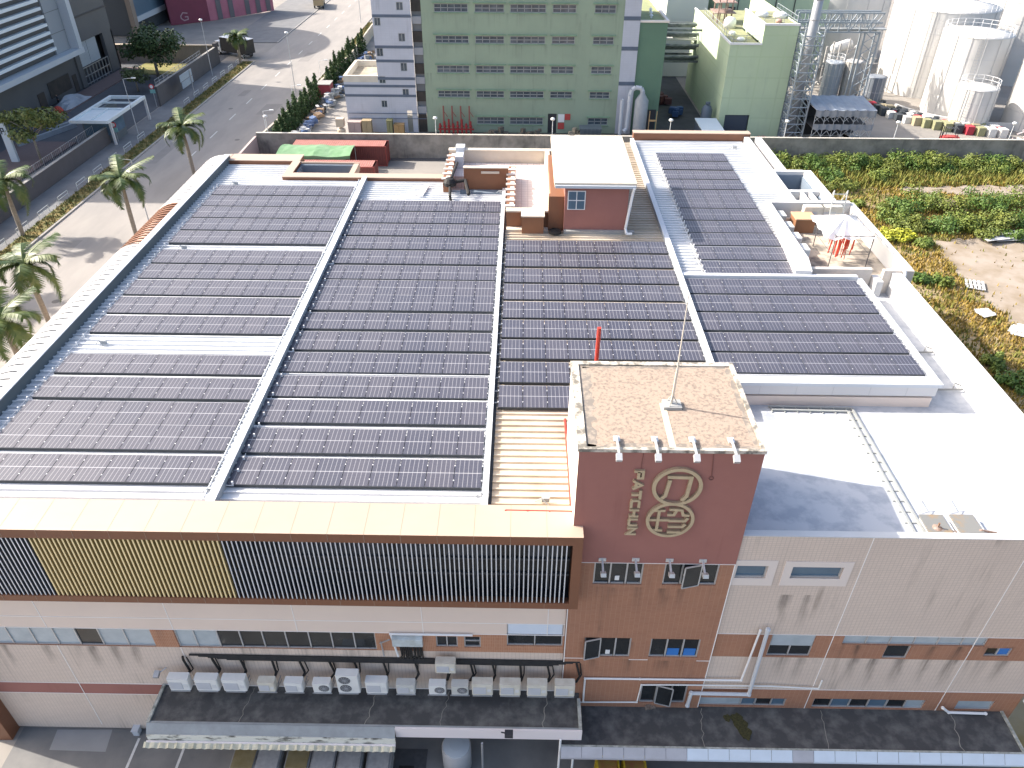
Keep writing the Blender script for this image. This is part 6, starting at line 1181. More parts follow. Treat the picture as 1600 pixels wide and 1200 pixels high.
for k, (px_, py_, n, l_, rz, lab) in enumerate(((1578, 376, 7, 5, .25, 'stack of long white boards at the edge of the concrete slab'), (1536, 448, 1, 1.9, 1.2, 'white slatted pallet lying on the concrete slab'), (1536, 490, 1, 1.4, .4, 'crumpled white sheet lying in the dry grass'), (1592, 516, 1, 1.6, .9, 'white panel lying at the right picture edge'))):
    p = PZ(px_, py_, 0); g = MB(); random.seed(k)
    if k == 1:
        for j in range(5): g.cbox((p.x, p.y, .1), 1.9, .22, .06, rz); p = p+Vector((-sin(rz)*.36, cos(rz)*.36, 0))
        p = PZ(px_, py_, 0)
        for j in (-.8, 0, .8): g.cbox((p.x+cos(rz)*j-sin(rz)*.7, p.y+sin(rz)*j+cos(rz)*.7, .03), .15, 1.7, .08, rz)
    else:
        for j in range(max(n, 3)): g.cbox((p.x+random.uniform(-.9, .9)*(1 if n > 1 else .4), p.y+random.uniform(-1.2, 1.2)*(1 if n > 1 else .3), .05+.06*j), l_, .5 if n > 1 else 1.1, .04, rz+random.uniform(-.25, .25), random.uniform(-.05, .05), random.uniform(-.04, .04))
    solo(g, 'white_debris', WHITE, lab, 'debris', (p.x, p.y, GZ))
# ================================================================ THINGS ON AND AROUND THE FACTORY
# ---- air conditioning units on brackets above the left canopy
def ac_unit(lab, x, y, z, w_, h, d, kind, group, rz=0):
    t = thing('air_conditioner', lab, 'air conditioner', (x, y, z), group, rz); g = MB(); b = .03
    g.prism([(-w_/2+b, -d/2), (w_/2-b, -d/2), (w_/2, -d/2+b), (w_/2, d/2-b), (w_/2-b, d/2), (-w_/2+b, d/2), (-w_/2, d/2-b), (-w_/2, -d/2+b)], 0, h); g.build('casing', random.choice((ACW, ACW, mat('ac_grey_casing', (.52, .53, .51), (.42, .42, .4), 3, .5, .5), mat('ac_cream_casing', (.62, .6, .53), (.46, .42, .34), 2.5, .6, .5))), t, (0, 0, 0))
    def fan(cx, cz, r):
        g = MB(); g.tube((cx, -d/2-.012, cz), (cx, -d/2+.01, cz), r, 24); o = g.build('fan_opening', mat('fan_dark', (.03, .032, .035)), t, (0, 0, 0)); g = MB()
        for q in (.35, .6, .85): 
            for i in range(18): a0, a1 = 2*pi*i/18, 2*pi*(i+1)/18; g.tube((cx+r*q*cos(a0), -d/2-.02, cz+r*q*sin(a0)), (cx+r*q*cos(a1), -d/2-.02, cz+r*q*sin(a1)), .006, 4, cap=False)
        for i in range(6): a = pi*i/6; g.tube((cx-r*cos(a), -d/2-.02, cz-r*sin(a)), (cx+r*cos(a), -d/2-.02, cz+r*sin(a)), .006, 4, cap=False)
        g.build('fan_grille', ACG, o, (0, 0, 0))
    if kind == 'fan': fan(w_*.14, h*.5, min(h*.4, w_*.3))
    elif kind == 'two': fan(-w_*.12, h*.27, h*.2); fan(-w_*.12, h*.73, h*.2)
    else:
        g = MB(); g.box(-w_*.44, w_*.18, -d/2-.012, -d/2+.01, h*.12, h*.72); o = g.build('grille', ACG, t, (0, 0, 0)); g = MB()
        for k in range(9): zz = h*.14+k*h*.065; g.box(-w_*.43, w_*.17, -d/2-.022, -d/2-.008, zz, zz+h*.02)
        g.build('louvre', mat('louvre_grey', (.55, .56, .58)), o, (0, 0, 0)); g = MB(); g.box(w_*.24, w_*.42, -d/2-.012, -d/2+.01, h*.3, h*.55); g.build('badge_panel', mat('ac_panel', (.58, .59, .6)), t, (0, 0, 0))
    return t
shelf = 4.55; ay = 18.72
acs = [(286, 'g', 32, 'first from the left'), (329, 'g', 35, 'second from the left, slightly greyer'), (371, 'g', 36, 'third from the left'), (420, 'g', 26, 'fourth from the left, a small one'), (462, 'g', 28, 'fifth from the left, a small one'), (505, 'fan', 27, 'sixth from the left, with one round fan'), (546, 'two', 34, 'tall double-fan unit in the row'), (590, 'g', 33, 'just right of the tall double-fan unit'), (635, 'g', 29, 'below the cable box canopy'), (684, 'fan', 26, 'left of the two small round-fan neighbours'), (719, 'fan', 26, 'right of the two small round-fan neighbours'), (754, 'g', 32, 'fifth from the right end'), (797, 'g', 32, 'third from the right end, broad'), (839, 'g', 31, 'second from the right end'), (882, 'g', 31, 'at the right end')]
bk2 = MB()
for px_, kind, wpx, lab in acs:
    p = PY(px_, 1075 if kind != 'two' else 1070, ay); w_ = wpx*.028; h = {'g': .78 if wpx > 30 else .62, 'fan': .6, 'two': 1.25}[kind]
    ac_unit('white air conditioner above the dark canopy, %s' % lab, p.x, ay, shelf, w_, h, .36, kind, 'air conditioners above the left canopy')
ac_unit('single white air conditioner mounted higher than the row, under the small windows', PY(696, 1034, 18.95).x, 18.95, PY(696, 1046, 18.95).z, .85, .66, .36, 'g', 'air conditioners above the left canopy')
for s in range(15):
    x = PY(acs[s][0], 1075, ay).x; g = MB()
    for q in (-.35, .35): g.bar((x+q, 19.33, shelf-.03), (x+q, 18.5, shelf-.03), .045, .045); g.bar((x+q, 19.33, shelf-.32), (x+q, 18.6, shelf-.05), .035, .035)
    g.box(x-.42, x+.42, 18.5, 18.54, shelf-.05, shelf-.008); solo(g, 'wall_bracket', STEEL, 'steel bracket under the white air conditioner, %s' % acs[s][3], 'bracket', (x, 18.95, shelf), 'steel brackets under the air conditioners')
cb = MB(); xa = PY(297, 1023, F).x; xb = PY(905, 1043, F).x; za = PY(297, 1023, F-.06).z
for k in range(5): cb.path([(xa+.4*k, F-.06-.012*k, za-.05*k), (xb-.3*k, F-.06-.012*k, za-.08-.05*k)], .045, 6)
for px_, kind, wpx, lab in acs: x = PY(px_, 1060, F).x+.45; cb.path([(x, F-.08, za-.1), (x+.05*sin(px_*3), F-.1, za-.3), (x+.12+.1*sin(px_), F-.14, 5.0), (x, F-.3, 4.8)], .05, 6); cb.path([(x+.16, F-.08, za-.15), (x+.2-.08*cos(px_), F-.12, 5.1), (x+.05, F-.35, 4.9)], .03, 5)
for k in range(14): x = PY(624+k*2.6, 1000, F).x; cb.path([(x, F-.05-.01*(k % 3), 7.0), (x+random.uniform(-.05, .05), F-.06, 6.2), (x+random.uniform(-.2, .2), F-.07, za-.2)], .035, 5)
solo(cb, 'pipe_lagging_run', BLACK, 'bundle of black lagged refrigerant pipes along the wall above the air conditioners', 'pipes', ((xa+xb)/2, F-.08, za))
cbx = thing('cable_box', 'pale metal cable box with white brackets on the orange tiled wall', 'cable box', (PY(637, 1000, F).x, F-.2, 7.3)); g = MB(); a, b = PY(613, 992, F).x, PY(660, 992, F).x; g.add([(a, F-.02, 7.55), (b, F-.02, 7.6), (b, F-.22, 7.5), (a, F-.22, 7.5), (a, F-.02, 6.95), (b, F-.02, 6.95), (b, F-.22, 7.05), (a, F-.22, 7.05)], [(0, 1, 2, 3)[::-1], (3, 2, 6, 7), (0, 3, 7, 4), (1, 5, 6, 2)]); g.build('hood', mat('hood_metal', (.5, .56, .58), (.34, .36, .34), 3, .7, .5), cbx); g = MB(); g.path([(a-.1, F-.08, 7.72), (b+2.1, F-.08, 7.72)], .05); g.path([(a-.05, F-.08, 7.7), (a+.15, F-.1, 6.2)], .045); g.build('bracket', PVC, cbx); g = MB(); g.bar((a-.55, F-.1, 7.1), (a-.1, F-.2, 7.5), .05, .05); g.bar((a-.5, F-.1, 7.2), (a-.45, F-.1, 6.2), .05, .05); g.build('stay', STEEL, cbx)
g = MB(); p = PY(246, 1051, F-.2); g.cbox((p.x, F-.28, p.z), .22, .3, .16, 0, .3); g.path([(p.x+.1, F-.2, p.z+.02), (p.x+.35, F-.02, p.z+.1)], .03); solo(g, 'wall_floodlight', STEEL, 'small grey floodlight on the beige wall left of the air conditioners', 'floodlight', (p.x, F-.2, p.z))
# ---- sign floodlights
for k, (px_, py_) in enumerate(((965, 705), (1025, 708), (1084, 711), (1145, 712))):
    p = PY(px_, py_, TY0); t = thing('floodlight', 'silver floodlight on an arm at the tower roof edge, %s from the left' % ORD[k], 'floodlight', (p.x, TY0, TZ), 'floodlights at the tower roof edge'); g = MB(); g.bar((0, .55, .12), (0, -.35, .1), .07, .07); g.box(-.11, .11, .35, .62, .045, .09); g.build('arm', mat('arm_silver', (.6, .6, .6), rough=.35, metal=.4), t, (0, 0, 0)); g = MB(); g.cbox((0, -.42, .02), .2, .26, .16, 0, .5); g.build('lamp_housing', mat('housing_silver', (.5, .5, .5), rough=.35, metal=.3), t, (0, 0, 0))
for k, (px_, py_) in enumerate(((941, 875), (993, 875), (1046, 876), (1098, 877))):
    p = PY(px_, py_, TY0); t = thing('floodlight', 'silver floodlight bracket above the tower windows, %s from the left' % ORD[k], 'floodlight', (p.x, TY0, p.z), 'floodlights above the tower windows'); g = MB(); g.box(-.14, .14, -.03, 0, -.05, .12); g.bar((0, -.03, .02), (0, -.55, -.12), .07, .07); g.build('arm', mat('arm_silver', (.6, .6, .6)), t, (0, 0, 0)); g = MB(); g.cbox((0, -.6, -.1), .2, .24, .15, 0, -.5); g.build('lamp_housing', mat('housing_silver', (.5, .5, .5)), t, (0, 0, 0))
# ---- antenna on the tower roof
an = thing('roof_mast', 'thin pale lightning mast on a concrete block on the tower roof', 'mast', (5.5, 21.75, TZ)); g = MB(); g.box(5.2, 5.85, 21.5, 22.0, TZ-.02, TZ+.1); g.build('base_block', [CONCG], an); g = MB(); tp = PY(1076, 462, 21.75); g.tube((5.5, 21.75, TZ+.1), (5.52, 21.75, TZ+1.6), .045, 8); g.tube((5.52, 21.75, TZ+1.6), (tp.x, 21.75, tp.z), .032, 7, .018)
for a in (0, 2.1, 4.2): g.tube((5.5+.22*cos(a), 21.75+.22*sin(a), TZ+.1), (5.5, 21.75, TZ+.5), .02, 5)
for a in (.6, 1.6, 2.6): g.tube((tp.x, 21.75, tp.z-.3), (tp.x+.2*cos(a), 21.75, tp.z-.3+.2*sin(a)), .012, 4)
g.build('mast', mat('mast_pale', (.5, .46, .4), rough=.5), an)
g = MB(); p0 = PY(936, 512, 25.4); p1 = PY(932, 565, 25.4); g.tube((p1.x, 25.4, 13.8), (p1.x, 25.4, p0.z), .085, 8); solo(g, 'red_pipe', REDP, 'upright red pipe standing behind the tower roof', 'pipe', (p1.x, 25.4, 13.8))
g = MB(); q = [PZ(883, 655, 14.0), PZ(889, 735, 14.0), PZ(893, 800, 14.0)]; g.path(q, .06); q = [PZ(790, 801, 14.15), PZ(893, 803, 14.15)]; g.path([q[0]+Vector((0, 0, .1)), q[1]+Vector((0, 0, .1))], .055); g.path([q[0]-Vector((0, .18, 0)), q[1]-Vector((0, .18, 0))], .05)
for k in range(4): v = q[0].lerp(q[1], k/3); g.tube(v+Vector((0, 0, .15)), v-Vector((0, .2, .1)), .04, 5)
solo(g, 'fire_main', REDP, 'red fire main pipe along the cream roof beside the tower', 'pipe', tuple(q[1]))
# skylight-like hatches, small roof hooks
def hook(px_, py_, lab, z=13.87):
    p = PZ(px_, py_, z); g = MB(); g.path([p, p+Vector((.25, -.1, .25)), p+Vector((.5, -.25, .02))], .025, 5); g.cbox(p+Vector((.4, 0, .1)), .3, .12, .2); solo(g, 'roof_anchor', mat('anchor_grey', (.3, .32, .34)), lab, 'roof anchor', tuple(p), 'fall arrest anchors on the roof sheets')
for q in ((150, 537, 'roof anchor in the bare strip of the leftmost bay'), (317, 768, 'roof anchor at the front right corner of the leftmost bay'), (742, 775, 'roof anchor at the front right corner of the second bay'), (278, 388, 'roof anchor at the far bare strip of the leftmost bay'), (360, 288, 'roof anchor behind the farthest row of the leftmost bay'), (836, 783, 'roof anchor near the fire main on the cream sheets'), (775, 302, 'roof anchor behind the farthest row of the second bay'), (1140, 232, 'roof anchor at the far edge of the right bay')): hook(*q)
g = MB(); p = PZ(662, 298, 13.95); g.cbox(p, .35, 2.0, .12, -.12); g.cbox(p+Vector((-.5, .5, 0)), .6, .3, .1, .2); g.cbox(p+Vector((-.35, -.6, 0)), .7, .25, .1, -.3); solo(g, 'cable_tray_junction', PVC, 'white cable tray junction on the bare sheets behind the second bay', 'cable tray', tuple(p))
pd = thing('roof_pipework', 'dark elbowed pipes with a round junction at the left corner of the terrace', 'pipework', tuple(PZ(703, 285, 14.2))); g = MB(); p = PZ(703, 285, 14.6); g.lathe(p, [(.1, -.35), (.45, -.2), (.5, .05), (.3, .3), (.05, .35)], 12); g.path([p, p+Vector((1.1, .2, .1)), p+Vector((1.4, -1.2, -.4))], .13, 7); g.path([p, p+Vector((.1, -1.4, -.5)), p+Vector((.15, -1.5, -.8))], .1, 7); g.path([p+Vector((.1, 0, .3)), p+Vector((.3, 3.2, .3))], .1, 7); g.build('pipe', BLACK, pd)
g = MB(); p = PZ(720, 250, 14.2); g.box(p.x-.3, p.x+.3, p.y-1.6, p.y+.6, 14.1, 15.0); g.box(p.x-.34, p.x+.34, p.y-.4, p.y+.5, 15.0, 15.3); solo(g, 'switch_cabinet', PVCG, 'grey metal cabinets behind the left terrace balustrade', 'cabinet', (p.x, p.y, 14.1))
# downpipe of the penthouse
g = MB(); g.path([(7.0, 45.1, 17), (6.95, 45.25, 16.6), (6.72, 45.35, 14.2), (6.75, 44.9, 14.05), (7.1, 44.9, 14.05)], .09, 8); solo(g, 'downpipe', PVC, 'white downpipe at the right corner of the penthouse', 'pipe', (6.8, 45.3, 15))
g = MB(); g.lathe((2.2, 45.3, 13.85), [(.05, 0), (.42, .05), (.4, .2), (.12, .26)], 14); solo(g, 'cable_coil', BLACK, 'black coil of cable at the foot of the penthouse', 'cable', (2.2, 45.3, 13.85))
# ---- right flat roof: conduit pair, hatches
g = MB()
for o_ in (0, .28): a, b, c = RP(1200+o_*20, 637+o_*18), RP(1330-o_*20, 640+o_*18), RP(1444-o_*55, 836); g.bar(a+Vector((0, 0, .08)), b+Vector((0, 0, .08)), .1, .07); g.bar(b+Vector((0, 0, .09)), c+Vector((0, 0, .09)), .1, .07)
for k in range(14): v = b.lerp(c, k/13); g.cbox(v+Vector((.1, 0, .03)), .5, .06, .06)
for k in range(7): v = a.lerp(b, k/6); g.cbox(v+Vector((0, .1, .03)), .06, .5, .06)
solo(g, 'conduit_run', [mat('conduit_grey', (.3, .31, .3), rough=.5)], 'pair of grey conduits turning a corner across the white flat roof', 'conduit', tuple(b))
for k, (px_, lab) in enumerate(((1465, 'left of the two rusty grey roof hatches at the front parapet'), (1513, 'right of the two rusty grey roof hatches at the front parapet'))):
    t = RP(px_-16, 806, .28); b_ = RP(px_+15, 830, .28); h = thing('roof_hatch', lab, 'roof hatch', ((t.x+b_.x)/2, (t.y+b_.y)/2, fz((t.y+b_.y)/2)), 'roof hatches on the white roof'); x0, x1, y0, y1 = -.44, .36, -.42, .42
    g = MB(); g.box(x0, x1, y0, y1, 0, .2); g.box(x1+.05, x1+.16, y0, y1, .0, .22); g.build('kerb', PVC, h, (0, 0, 0)); g = MB(); g.box(x0-.05, x1+.05, y0-.05, y1+.05, .201, .28); g.build('lid', mat('rusty_lid', (.19, .19, .18), (.3, .19, .08), 1.6, .8, .6, ramp=(.5, .7)), h, (0, 0, 0)); g = MB(); g.path([(-.2, .85, .02), (-.1, 1.15, .35), (.1, .8, .06)], .02, 5); g.build('stay', STEEL, h, (0, 0, 0))
g = MB(); p = RP(1452, 832, .1); g.path([p, p+Vector((.35, 0, .12)), p+Vector((1.0, -.02, .05))], .06); g.lathe(p+Vector((.3, .1, .1)), [(.1, 0), (.2, .05), (.1, .1)], 10); g.tube(p+Vector((.3, .1, 0)), p+Vector((.3, .1, .4)), .04, 6); g.path([p+Vector((1.6, 0, 0)), p+Vector((1.9, 0, .15)), p+Vector((2.5, 0, .02))], .05); solo(g, 'valve', mat('rusty_valve', (.22, .12, .07), (.4, .38, .36), 5, .7, .7), 'rusty valve and pipe stub at the end of the conduits by the hatches', 'valve', tuple(p))
# jagged clamps along bays
def clips(lab, a, b, n, dx, z=13.9):
    g = MB(); a, b = Vector(a), Vector(b)
    for k in range(n): v = a.lerp(b, k/(n-1)); g.box(v.x, v.x+dx, v.y-.025, v.y+.025, z, z+.05); g.box(v.x+dx-.04, v.x+dx+.02, v.y-.03, v.y+.03, z, z+.22)
    g.tube(a+Vector((dx*.7, 0, z+.02)), b+Vector((dx*.7, 0, z+.02)), .012, 5); solo(g, 'safety_line_posts', PVC, lab, 'roof safety line', tuple(a))
clips('row of short white clips along the court wall beside the right bay', (16.35, 39.8, 0), (16.35, 50, 0), 26, .55); clips('row of short pale clips along the left parapet of the leftmost bay', (-22.55, 21.5, 0), (-22.55, 52.5, 0), 42, .5); clips('row of short pale clips along the white ridge beam of the second bay', (-11.42, 21.5, 0), (-11.42, 50, 0), 40, .28); clips('row of short white clips at the left edge of the far right bay', (10.45, 39.8, 0), (10.45, 60.5, 0), 30, .35)
# ---- court things
CZ_ = 13.0
for k in range(4):
    p = PZ((1221, 1230, 1239, 1249)[k], (333, 346, 360, 373)[k], CZ_+.9); ac_unit('small white air conditioner standing along the left court wall, %s from the back' % ORD[k], 17.75, (48.7, 46.9, 45.2, 43.5)[k], CZ_+.25, .95, .7, .4, 'fan', 'air conditioners along the court wall', pi/2)
for k, px_ in enumerate((1260, 1288)): p = PZ(px_, 343, CZ_); ac_unit('large white air conditioner against the rear court wall, %s' % ('left of two' if k == 0 else 'right of two'), p.x, 49.2, CZ_+.15, 1.35, 1.15, .5, 'g', 'air conditioners against the rear court wall')
g = MB(); g.box(18.4, 19.7, 47.6, 48.8, CZ_, CZ_+.95); g.m = 1; g.box(18.35, 19.75, 47.55, 48.85, CZ_+.95, CZ_+1.02); solo(g, 'wooden_box', [mat('brown_box', (.25, .12, .06)), mat('tan_lid', (.5, .33, .2))], 'brown wooden box with a tan lid in the back corner of the court', 'box', (19, 48.2, CZ_))
gz = thing('pavilion_frame', 'small clear plastic roofed pavilion with dark posts and red hanging strips in the court', 'pavilion', (20.3, 44, CZ_)); g = MB(); PXs = (19.1, 21.4); PYs = (42.6, 45.6)
for x in PXs:
    for y in PYs: g.tube((x, y, CZ_), (x, y, CZ_+2.1), .03, 6)
for x in PXs: g.tube((x, PYs[0], CZ_+2.1), (x, PYs[1], CZ_+2.1), .025, 5); g.tube((x, PYs[0], CZ_+.9), (x, PYs[1], CZ_+.9), .015, 5)
for y in PYs: g.tube((PXs[0], y, CZ_+2.1), (PXs[1], y, CZ_+2.1), .025, 5); g.tube((PXs[0], y, CZ_+.9), (PXs[1], y, CZ_+.9), .015, 5)
g.build('post', mat('dark_post', (.12, .11, .11)), gz); g = MB(); top = (20.1, 44.2, CZ_+2.8); C4 = [(18.5, 42.4, CZ_+2.0), (21.5, 42.5, CZ_+2.0), (21.5, 45.8, CZ_+2.05), (18.5, 45.7, CZ_+2.05)]
N_ = 6
for i in range(4):
    a, b = Vector(C4[i]), Vector(C4[(i+1) % 4]); 
    for j in range(N_):
        p, q = a.lerp(b, j/N_), a.lerp(b, (j+1)/N_); s1_ = Vector((0, 0, -.12 if j % 2 else .05)); s2_ = Vector((0, 0, .05 if j % 2 else -.12)); g.add([p+s1_, q+s2_, Vector(top)], [(0, 1, 2)])
pm = bpy.data.materials.new('clear_plastic_sheet'); pm.use_nodes = True; b_ = pm.node_tree.nodes['Principled BSDF']; b_.inputs['Base Color'].default_value = (.85, .82, .82, 1); b_.inputs['Alpha'].default_value = .72; b_.inputs['Roughness'].default_value = .25
g.build('canopy', pm, gz); g = MB(); random.seed(9)
for k in range(26): x, y = random.uniform(19.3, 20.5), random.uniform(42.7, 44.2); z = CZ_+random.uniform(1.7, 2.0); l = random.uniform(.7, 1.4); g.tube((x, y, z), (x+random.uniform(-.08, .08), y, z-l), random.uniform(.02, .055), 5)
g.build('hanging_strip', mat('red_strip', (.55, .06, .03), rough=.6), gz)
ad = thing('ladder_frame', 'metal ladder frame leaning at the rear right corner of the court', 'ladder', (21.4, 49, CZ_)); g = MB()
for s in (0, .9): g.tube((20.9+s, 48.4, CZ_), (21.1+s, 49.2, CZ_+2.4), .04, 6)
for k in range(6): t_ = k/6; g.tube((20.9+.2*t_, 48.4+.8*t_, CZ_+2.4*t_+.2), (21.8+.2*t_, 48.4+.8*t_, CZ_+2.4*t_+.2), .03, 5)
for s in (0, .9): g.tube((21.1+s, 49.2, CZ_+2.4), (21.2+s, 50.0, CZ_+1.4), .04, 6)
g.build('rail', mat('ladder_steel', (.5, .52, .5), rough=.4, metal=.3), ad)
g = MB(); p = PZ(1410, 445, 13.4); g.path([p+Vector((-.1, .3, .9)), p+Vector((0, .1, .7)), p+Vector((0, 0, .1)), p+Vector((-.15, -.3, -.05))], .1, 8); solo(g, 'downpipe', PVC, 'white bent downpipe at the outer corner of the court wall', 'pipe', tuple(p))
g = MB()
for (x, y) in ((20.0, 33.3), (20.2, 30.0)): g.tube((19.6, y, 12.8), (21.7, y+.1, 12.8), .05, 6); g.path([(21.2, y+.1, 12.8), (21.4, y+.4, 12.95), (21.75, y+.4, 12.8)], .03, 5)
g.tube((20.2, 30, 12.75), (20.2, 33.4, 12.75), .04, 6); solo(g, 'drain_pipe', mat('drain_grey', (.25, .25, .24)), 'short drain pipes crossing the strip beside the near right bay', 'pipe', (20.5, 31.5, FZ))
# ---- conduits on the tower and right wall
def fpath(pts, r, m_, lab, off=.07, cat='pipe', name='wall_pipe', Y=None):
    q = [PY(a, b, (Y or TY0)-off) for a, b in pts]; g = MB(); g.path(q, r, 8)
    for v in q: g.lathe(v-Vector((0, 0, r*1.1)), [(r*.8, 0), (r*1.25, r*.6), (r*1.25, r*1.6), (r*.8, r*2.2)], 8)
    return solo(g, name, m_, lab, cat, tuple(q[0]))
fpath([(911, 1096), (914, 1060), (1000, 1061), (1158, 1063), (1188, 985)], .045, PVC, 'thin white conduit stepping across the tower foot and up the right wall')
fpath([(906, 1097), (995, 1097), (1002, 1070), (1060, 1070), (1200, 1072), (1279, 1076), (1284, 1064)], .035, mat('white_cable', (.7, .7, .68)), 'thin white cable along the wall above the lower tower window', off=.05)
fpath([(1200, 984), (1170, 1085), (1080, 1083), (1074, 1102)], .085, PVCG, 'thicker pale grey drainpipe with two bends on the right wall', off=.12)
fpath([(1473, 1106), (1482, 1113), (1540, 1115)], .06, PVC, 'short white pipe at the right end of the lower canopy', off=.15)
g = MB(); p = PZ(1015, 1104, 2.64); g.cbox(p+Vector((0, 0, .06)), .45, .3, .12, .2); g.cbox(p+Vector((-.08, .05, .16)), .2, .2, .1); solo(g, 'debris_pile', mat('debris_brown', (.12, .08, .06), (.3, .26, .22), 9, .8, .9), 'small pile of debris on the canopy below the tower window', 'debris', tuple(p))
g = MB(); p = PZ(1594, 1075, 3.6); g.box(p.x-.15, p.x+2.5, 18.0, F-.01, 3.5, 3.75); g.m = 1; g.box(p.x, p.x+2.5, 18.1, F-.02, 3.751, 3.76); solo(g, 'side_canopy', [PVC, BLACK], 'small white-edged canopy at the right picture edge', 'canopy', (p.x, 18.6, 3.6))
# ---- front yard
m = MB(); a, b, c, d = PZ(90, 1140, GZ), PZ(176, 1140, GZ), PZ(165, 1175, GZ), PZ(77, 1172, GZ); m.quad(*[Vector((v.x, v.y, GZ+.012)) for v in (d, c, b, a)]); struct(m, 'concrete_patch', mat('pale_patch', (.28, .28, .28), (.22, .22, .22), .8, .6, .9))
m = MB(); m.quad((-19.0, 5, GZ+.006), (24, 5, GZ+.006), (24, 19.36, GZ+.006), (-19.0, 19.36, GZ+.006)); m.quad((-23.5, 16.2, GZ+.006), (-19.0, 14, GZ+.006), (-19.0, 19.36, GZ+.006), (-23.5, 19.36, GZ+.006)); struct(m, 'front_yard', mat('worn_asphalt', (.14, .14, .14), (.22, .215, .205), .5, .85, .9, bump=.2))
m = MB()
for (a, b) in (((215, 1160), (198, 1200)), ((291, 1160), (275, 1200))):
    p, q = PZ(*a, GZ), PZ(*b, GZ); m.add([(p.x-.06, p.y+.2, GZ+.013), (p.x+.06, p.y+.2, GZ+.013), (q.x+.06, q.y-3, GZ+.013), (q.x-.06, q.y-3, GZ+.013)], [(3, 2, 1, 0)])
struct(m, 'bay_marking', WPAINT)
for k, (px_, tan, lab) in enumerate(((383, 1, 'pallet of sacks at the left end, its top sheet open'), (421, 0, 'pallet of grey wrapped sacks second from the left'), (467, 1, 'pallet of goods with a tan wet top in the middle'), (507, 0, 'pallet of grey wrapped goods right of the tan one'), (548, 0, 'pallet of grey wrapped goods fourth along under the canopy edge'), (592, 0, 'low stack of pale trays at the right end'))):
    p = PZ(px_, 1174, 1.15); t = thing('goods_pallet', lab, 'pallet', (p.x, p.y-.2, GZ), 'pallets of goods under the canopy edge'); random.seed(k); g = MB(); h = 1.05 if k < 5 else .9
    g.cbox((0, 0, h/2+.14), 1.05, 1.1, h-.1, random.uniform(-.05, .05)); 
    for j in range(5): g.cbox((random.uniform(-.02, .02), 0, .2+j*h/5), 1.1, 1.15, h/5-.03, random.uniform(-.03, .03))
    g.build('load', mat('wrapped_grey', (.26, .25, .24), (.4, .39, .38), 2.5, .7, .5), t, (0, 0, 0)); g = MB(); g.cbox((0, 0, h+.12), .95, 1.0, .04); g.build('top_sheet', mat('tan_top', (.22, .17, .08), (.3, .25, .15), 3, .6, .3) if tan else mat('film_top', (.32, .31, .3), (.45, .44, .43), 5, .7, .35), t, (0, 0, 0)); g = MB()
    for y in (-.5, 0, .5): g.box(-.55, .55, y-.06, y+.06, 0, .12)
    g.build('pallet', mat('pallet_wood', (.3, .22, .14)), t, (0, 0, 0))
wt = thing('water_tank', 'grey lidded cylindrical tank standing in front of the pinkish canopy fascia', 'tank', tuple(PZ(712, 1190, GZ))); q = PZ(713, 1165, 1.4); g = MB(); g.smooth = True; wx_ = q.x-wt.location.x; wy_ = q.y-wt.location.y; g.lathe((wx_, wy_, 0), [(.62, 0), (.66, .05), (.66, 1.5), (.6, 1.55)], 26); g.build('drum', mat('tank_grey', (.36, .36, .37), (.28, .28, .29), 1.5, .6, .5), wt, (0, 0, 0)); g = MB(); g.lathe((wx_, wy_, 1.55), [(.6, 0), (.6, .04), (.3, .09), (.01, .1)], 26); g.build('lid', mat('tank_lid', (.45, .49, .52), rough=.4), wt, (0, 0, 0))
m = MB(); p = PZ(635, 1200, GZ); m.quad(*[(p.x+a, p.y+b, GZ+.014) for a, b in ((-.8, -1), (.9, -1), (.9, .9), (-.8, .9))]); struct(m, 'drain_cover', mat('drain_dark', (.06, .06, .065), (.1, .1, .1), 4, .7, .8))
m = MB(); m.quad(*[(p.x+a, p.y+b, GZ+.02) for a, b in ((-.35, -1), (.35, -1), (.35, .1), (-.35, .1))]); struct(m, 'drain_opening', BLACK)
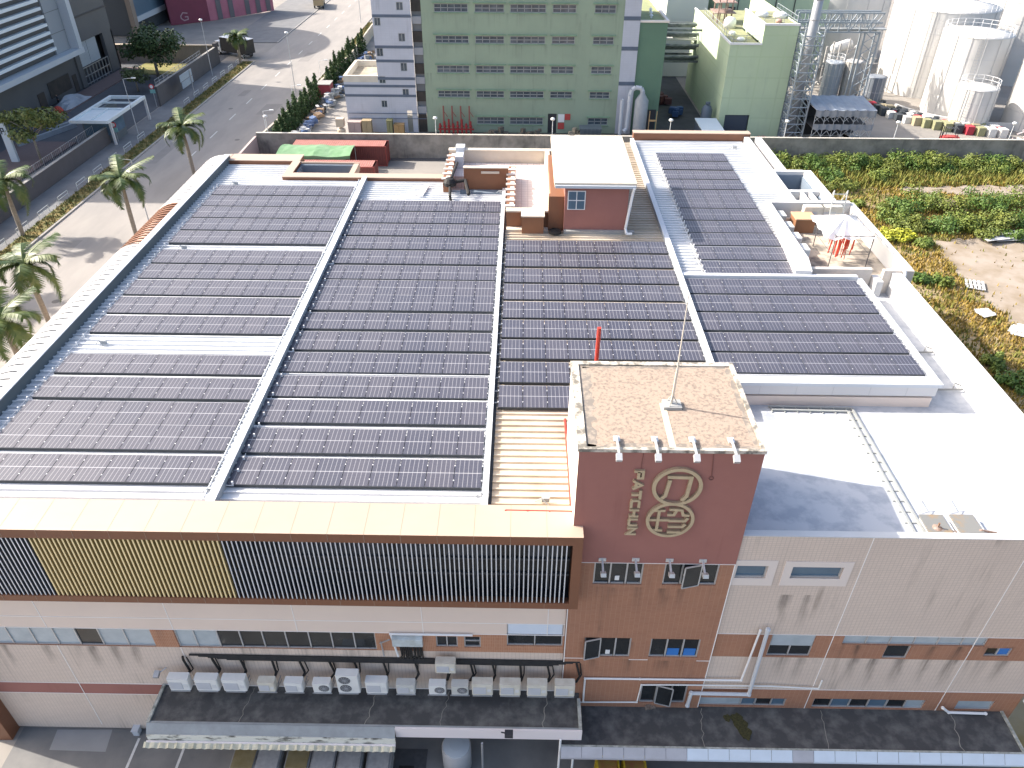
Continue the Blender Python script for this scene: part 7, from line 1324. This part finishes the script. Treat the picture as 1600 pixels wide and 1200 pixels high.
for k, px_ in enumerate((950, 992)):
    p = PZ(px_, 1192, 1.2); g = MB(); x, y = p.x, p.y-.1
    for s in (-.48, .48):
        for s2 in (-.4, .4): g.box(x+s-.04, x+s+.04, y+s2-.04, y+s2+.04, GZ, 1.2)
    for z in (.2, .7, 1.14): g.box(x-.5, x+.5, y-.44, y-.38, z, z+.06); g.box(x-.5, x+.5, y+.38, y+.44, z, z+.06); g.box(x-.5, x-.44, y-.4, y+.4, z, z+.06); g.box(x+.44, x+.5, y-.4, y+.4, z, z+.06)
    g.m = 1; g.box(x-.42, x+.42, y-.36, y+.36, .2, 1.0); solo(g, 'caged_bin', [mat('cage_yellow', (.5, .35, .03), rough=.5), mat('bin_fill', (.3, .2, .05), (.35, .1, .05), 3, .8, .8)], 'yellow caged bin under the lower canopy, %s' % ('left one' if k == 0 else 'right one'), 'cage', (x, y, GZ), 'yellow caged bins')
g = MB()
for px_ in (872, 893): p = PZ(px_, 1185, 1.0); g.tube((p.x, 17.35, GZ), (p.x, 17.35, 3.2 if px_ < 880 else 2.2), .05, 8)
solo(g, 'canopy_post', PVC, 'white posts at the junction of the two canopies', 'post', (2.1, 17.35, GZ))
g = MB(); p = PZ(755, 1190, 1); g.tube((p.x, 17.2, GZ), (p.x, 17.2, 3.1), .045, 8); solo(g, 'drain_pipe', STEEL, 'upright grey pipe right of the cylindrical tank', 'pipe', (p.x, 17.2, GZ))
g = MB(); p = PY(796, 1149, 17.0); g.box(p.x-.2, p.x+.15, 16.95, 17.2, p.z-.15, p.z+.1); g.path([(p.x-.2, 17.1, p.z), (p.x-.35, 17.1, p.z+.05)], .03); solo(g, 'canopy_floodlight', DARKM, 'small dark floodlight on the pinkish canopy fascia', 'floodlight', (p.x, 17.1, p.z))
g = MB(); p = PZ(215, 1143, 0); g.box(p.x-.15, p.x+.12, p.y-.15, p.y+.15, GZ, .25); g.box(p.x-.18, p.x+.15, p.y-.18, p.y+.18, .25, .3); solo(g, 'grey_bin', PVCG, 'small pale box on the ground beside the left end of the dark canopy', 'box', (p.x, p.y, GZ))
for o in bpy.data.objects:
    if '_w' in o: del o['_w']
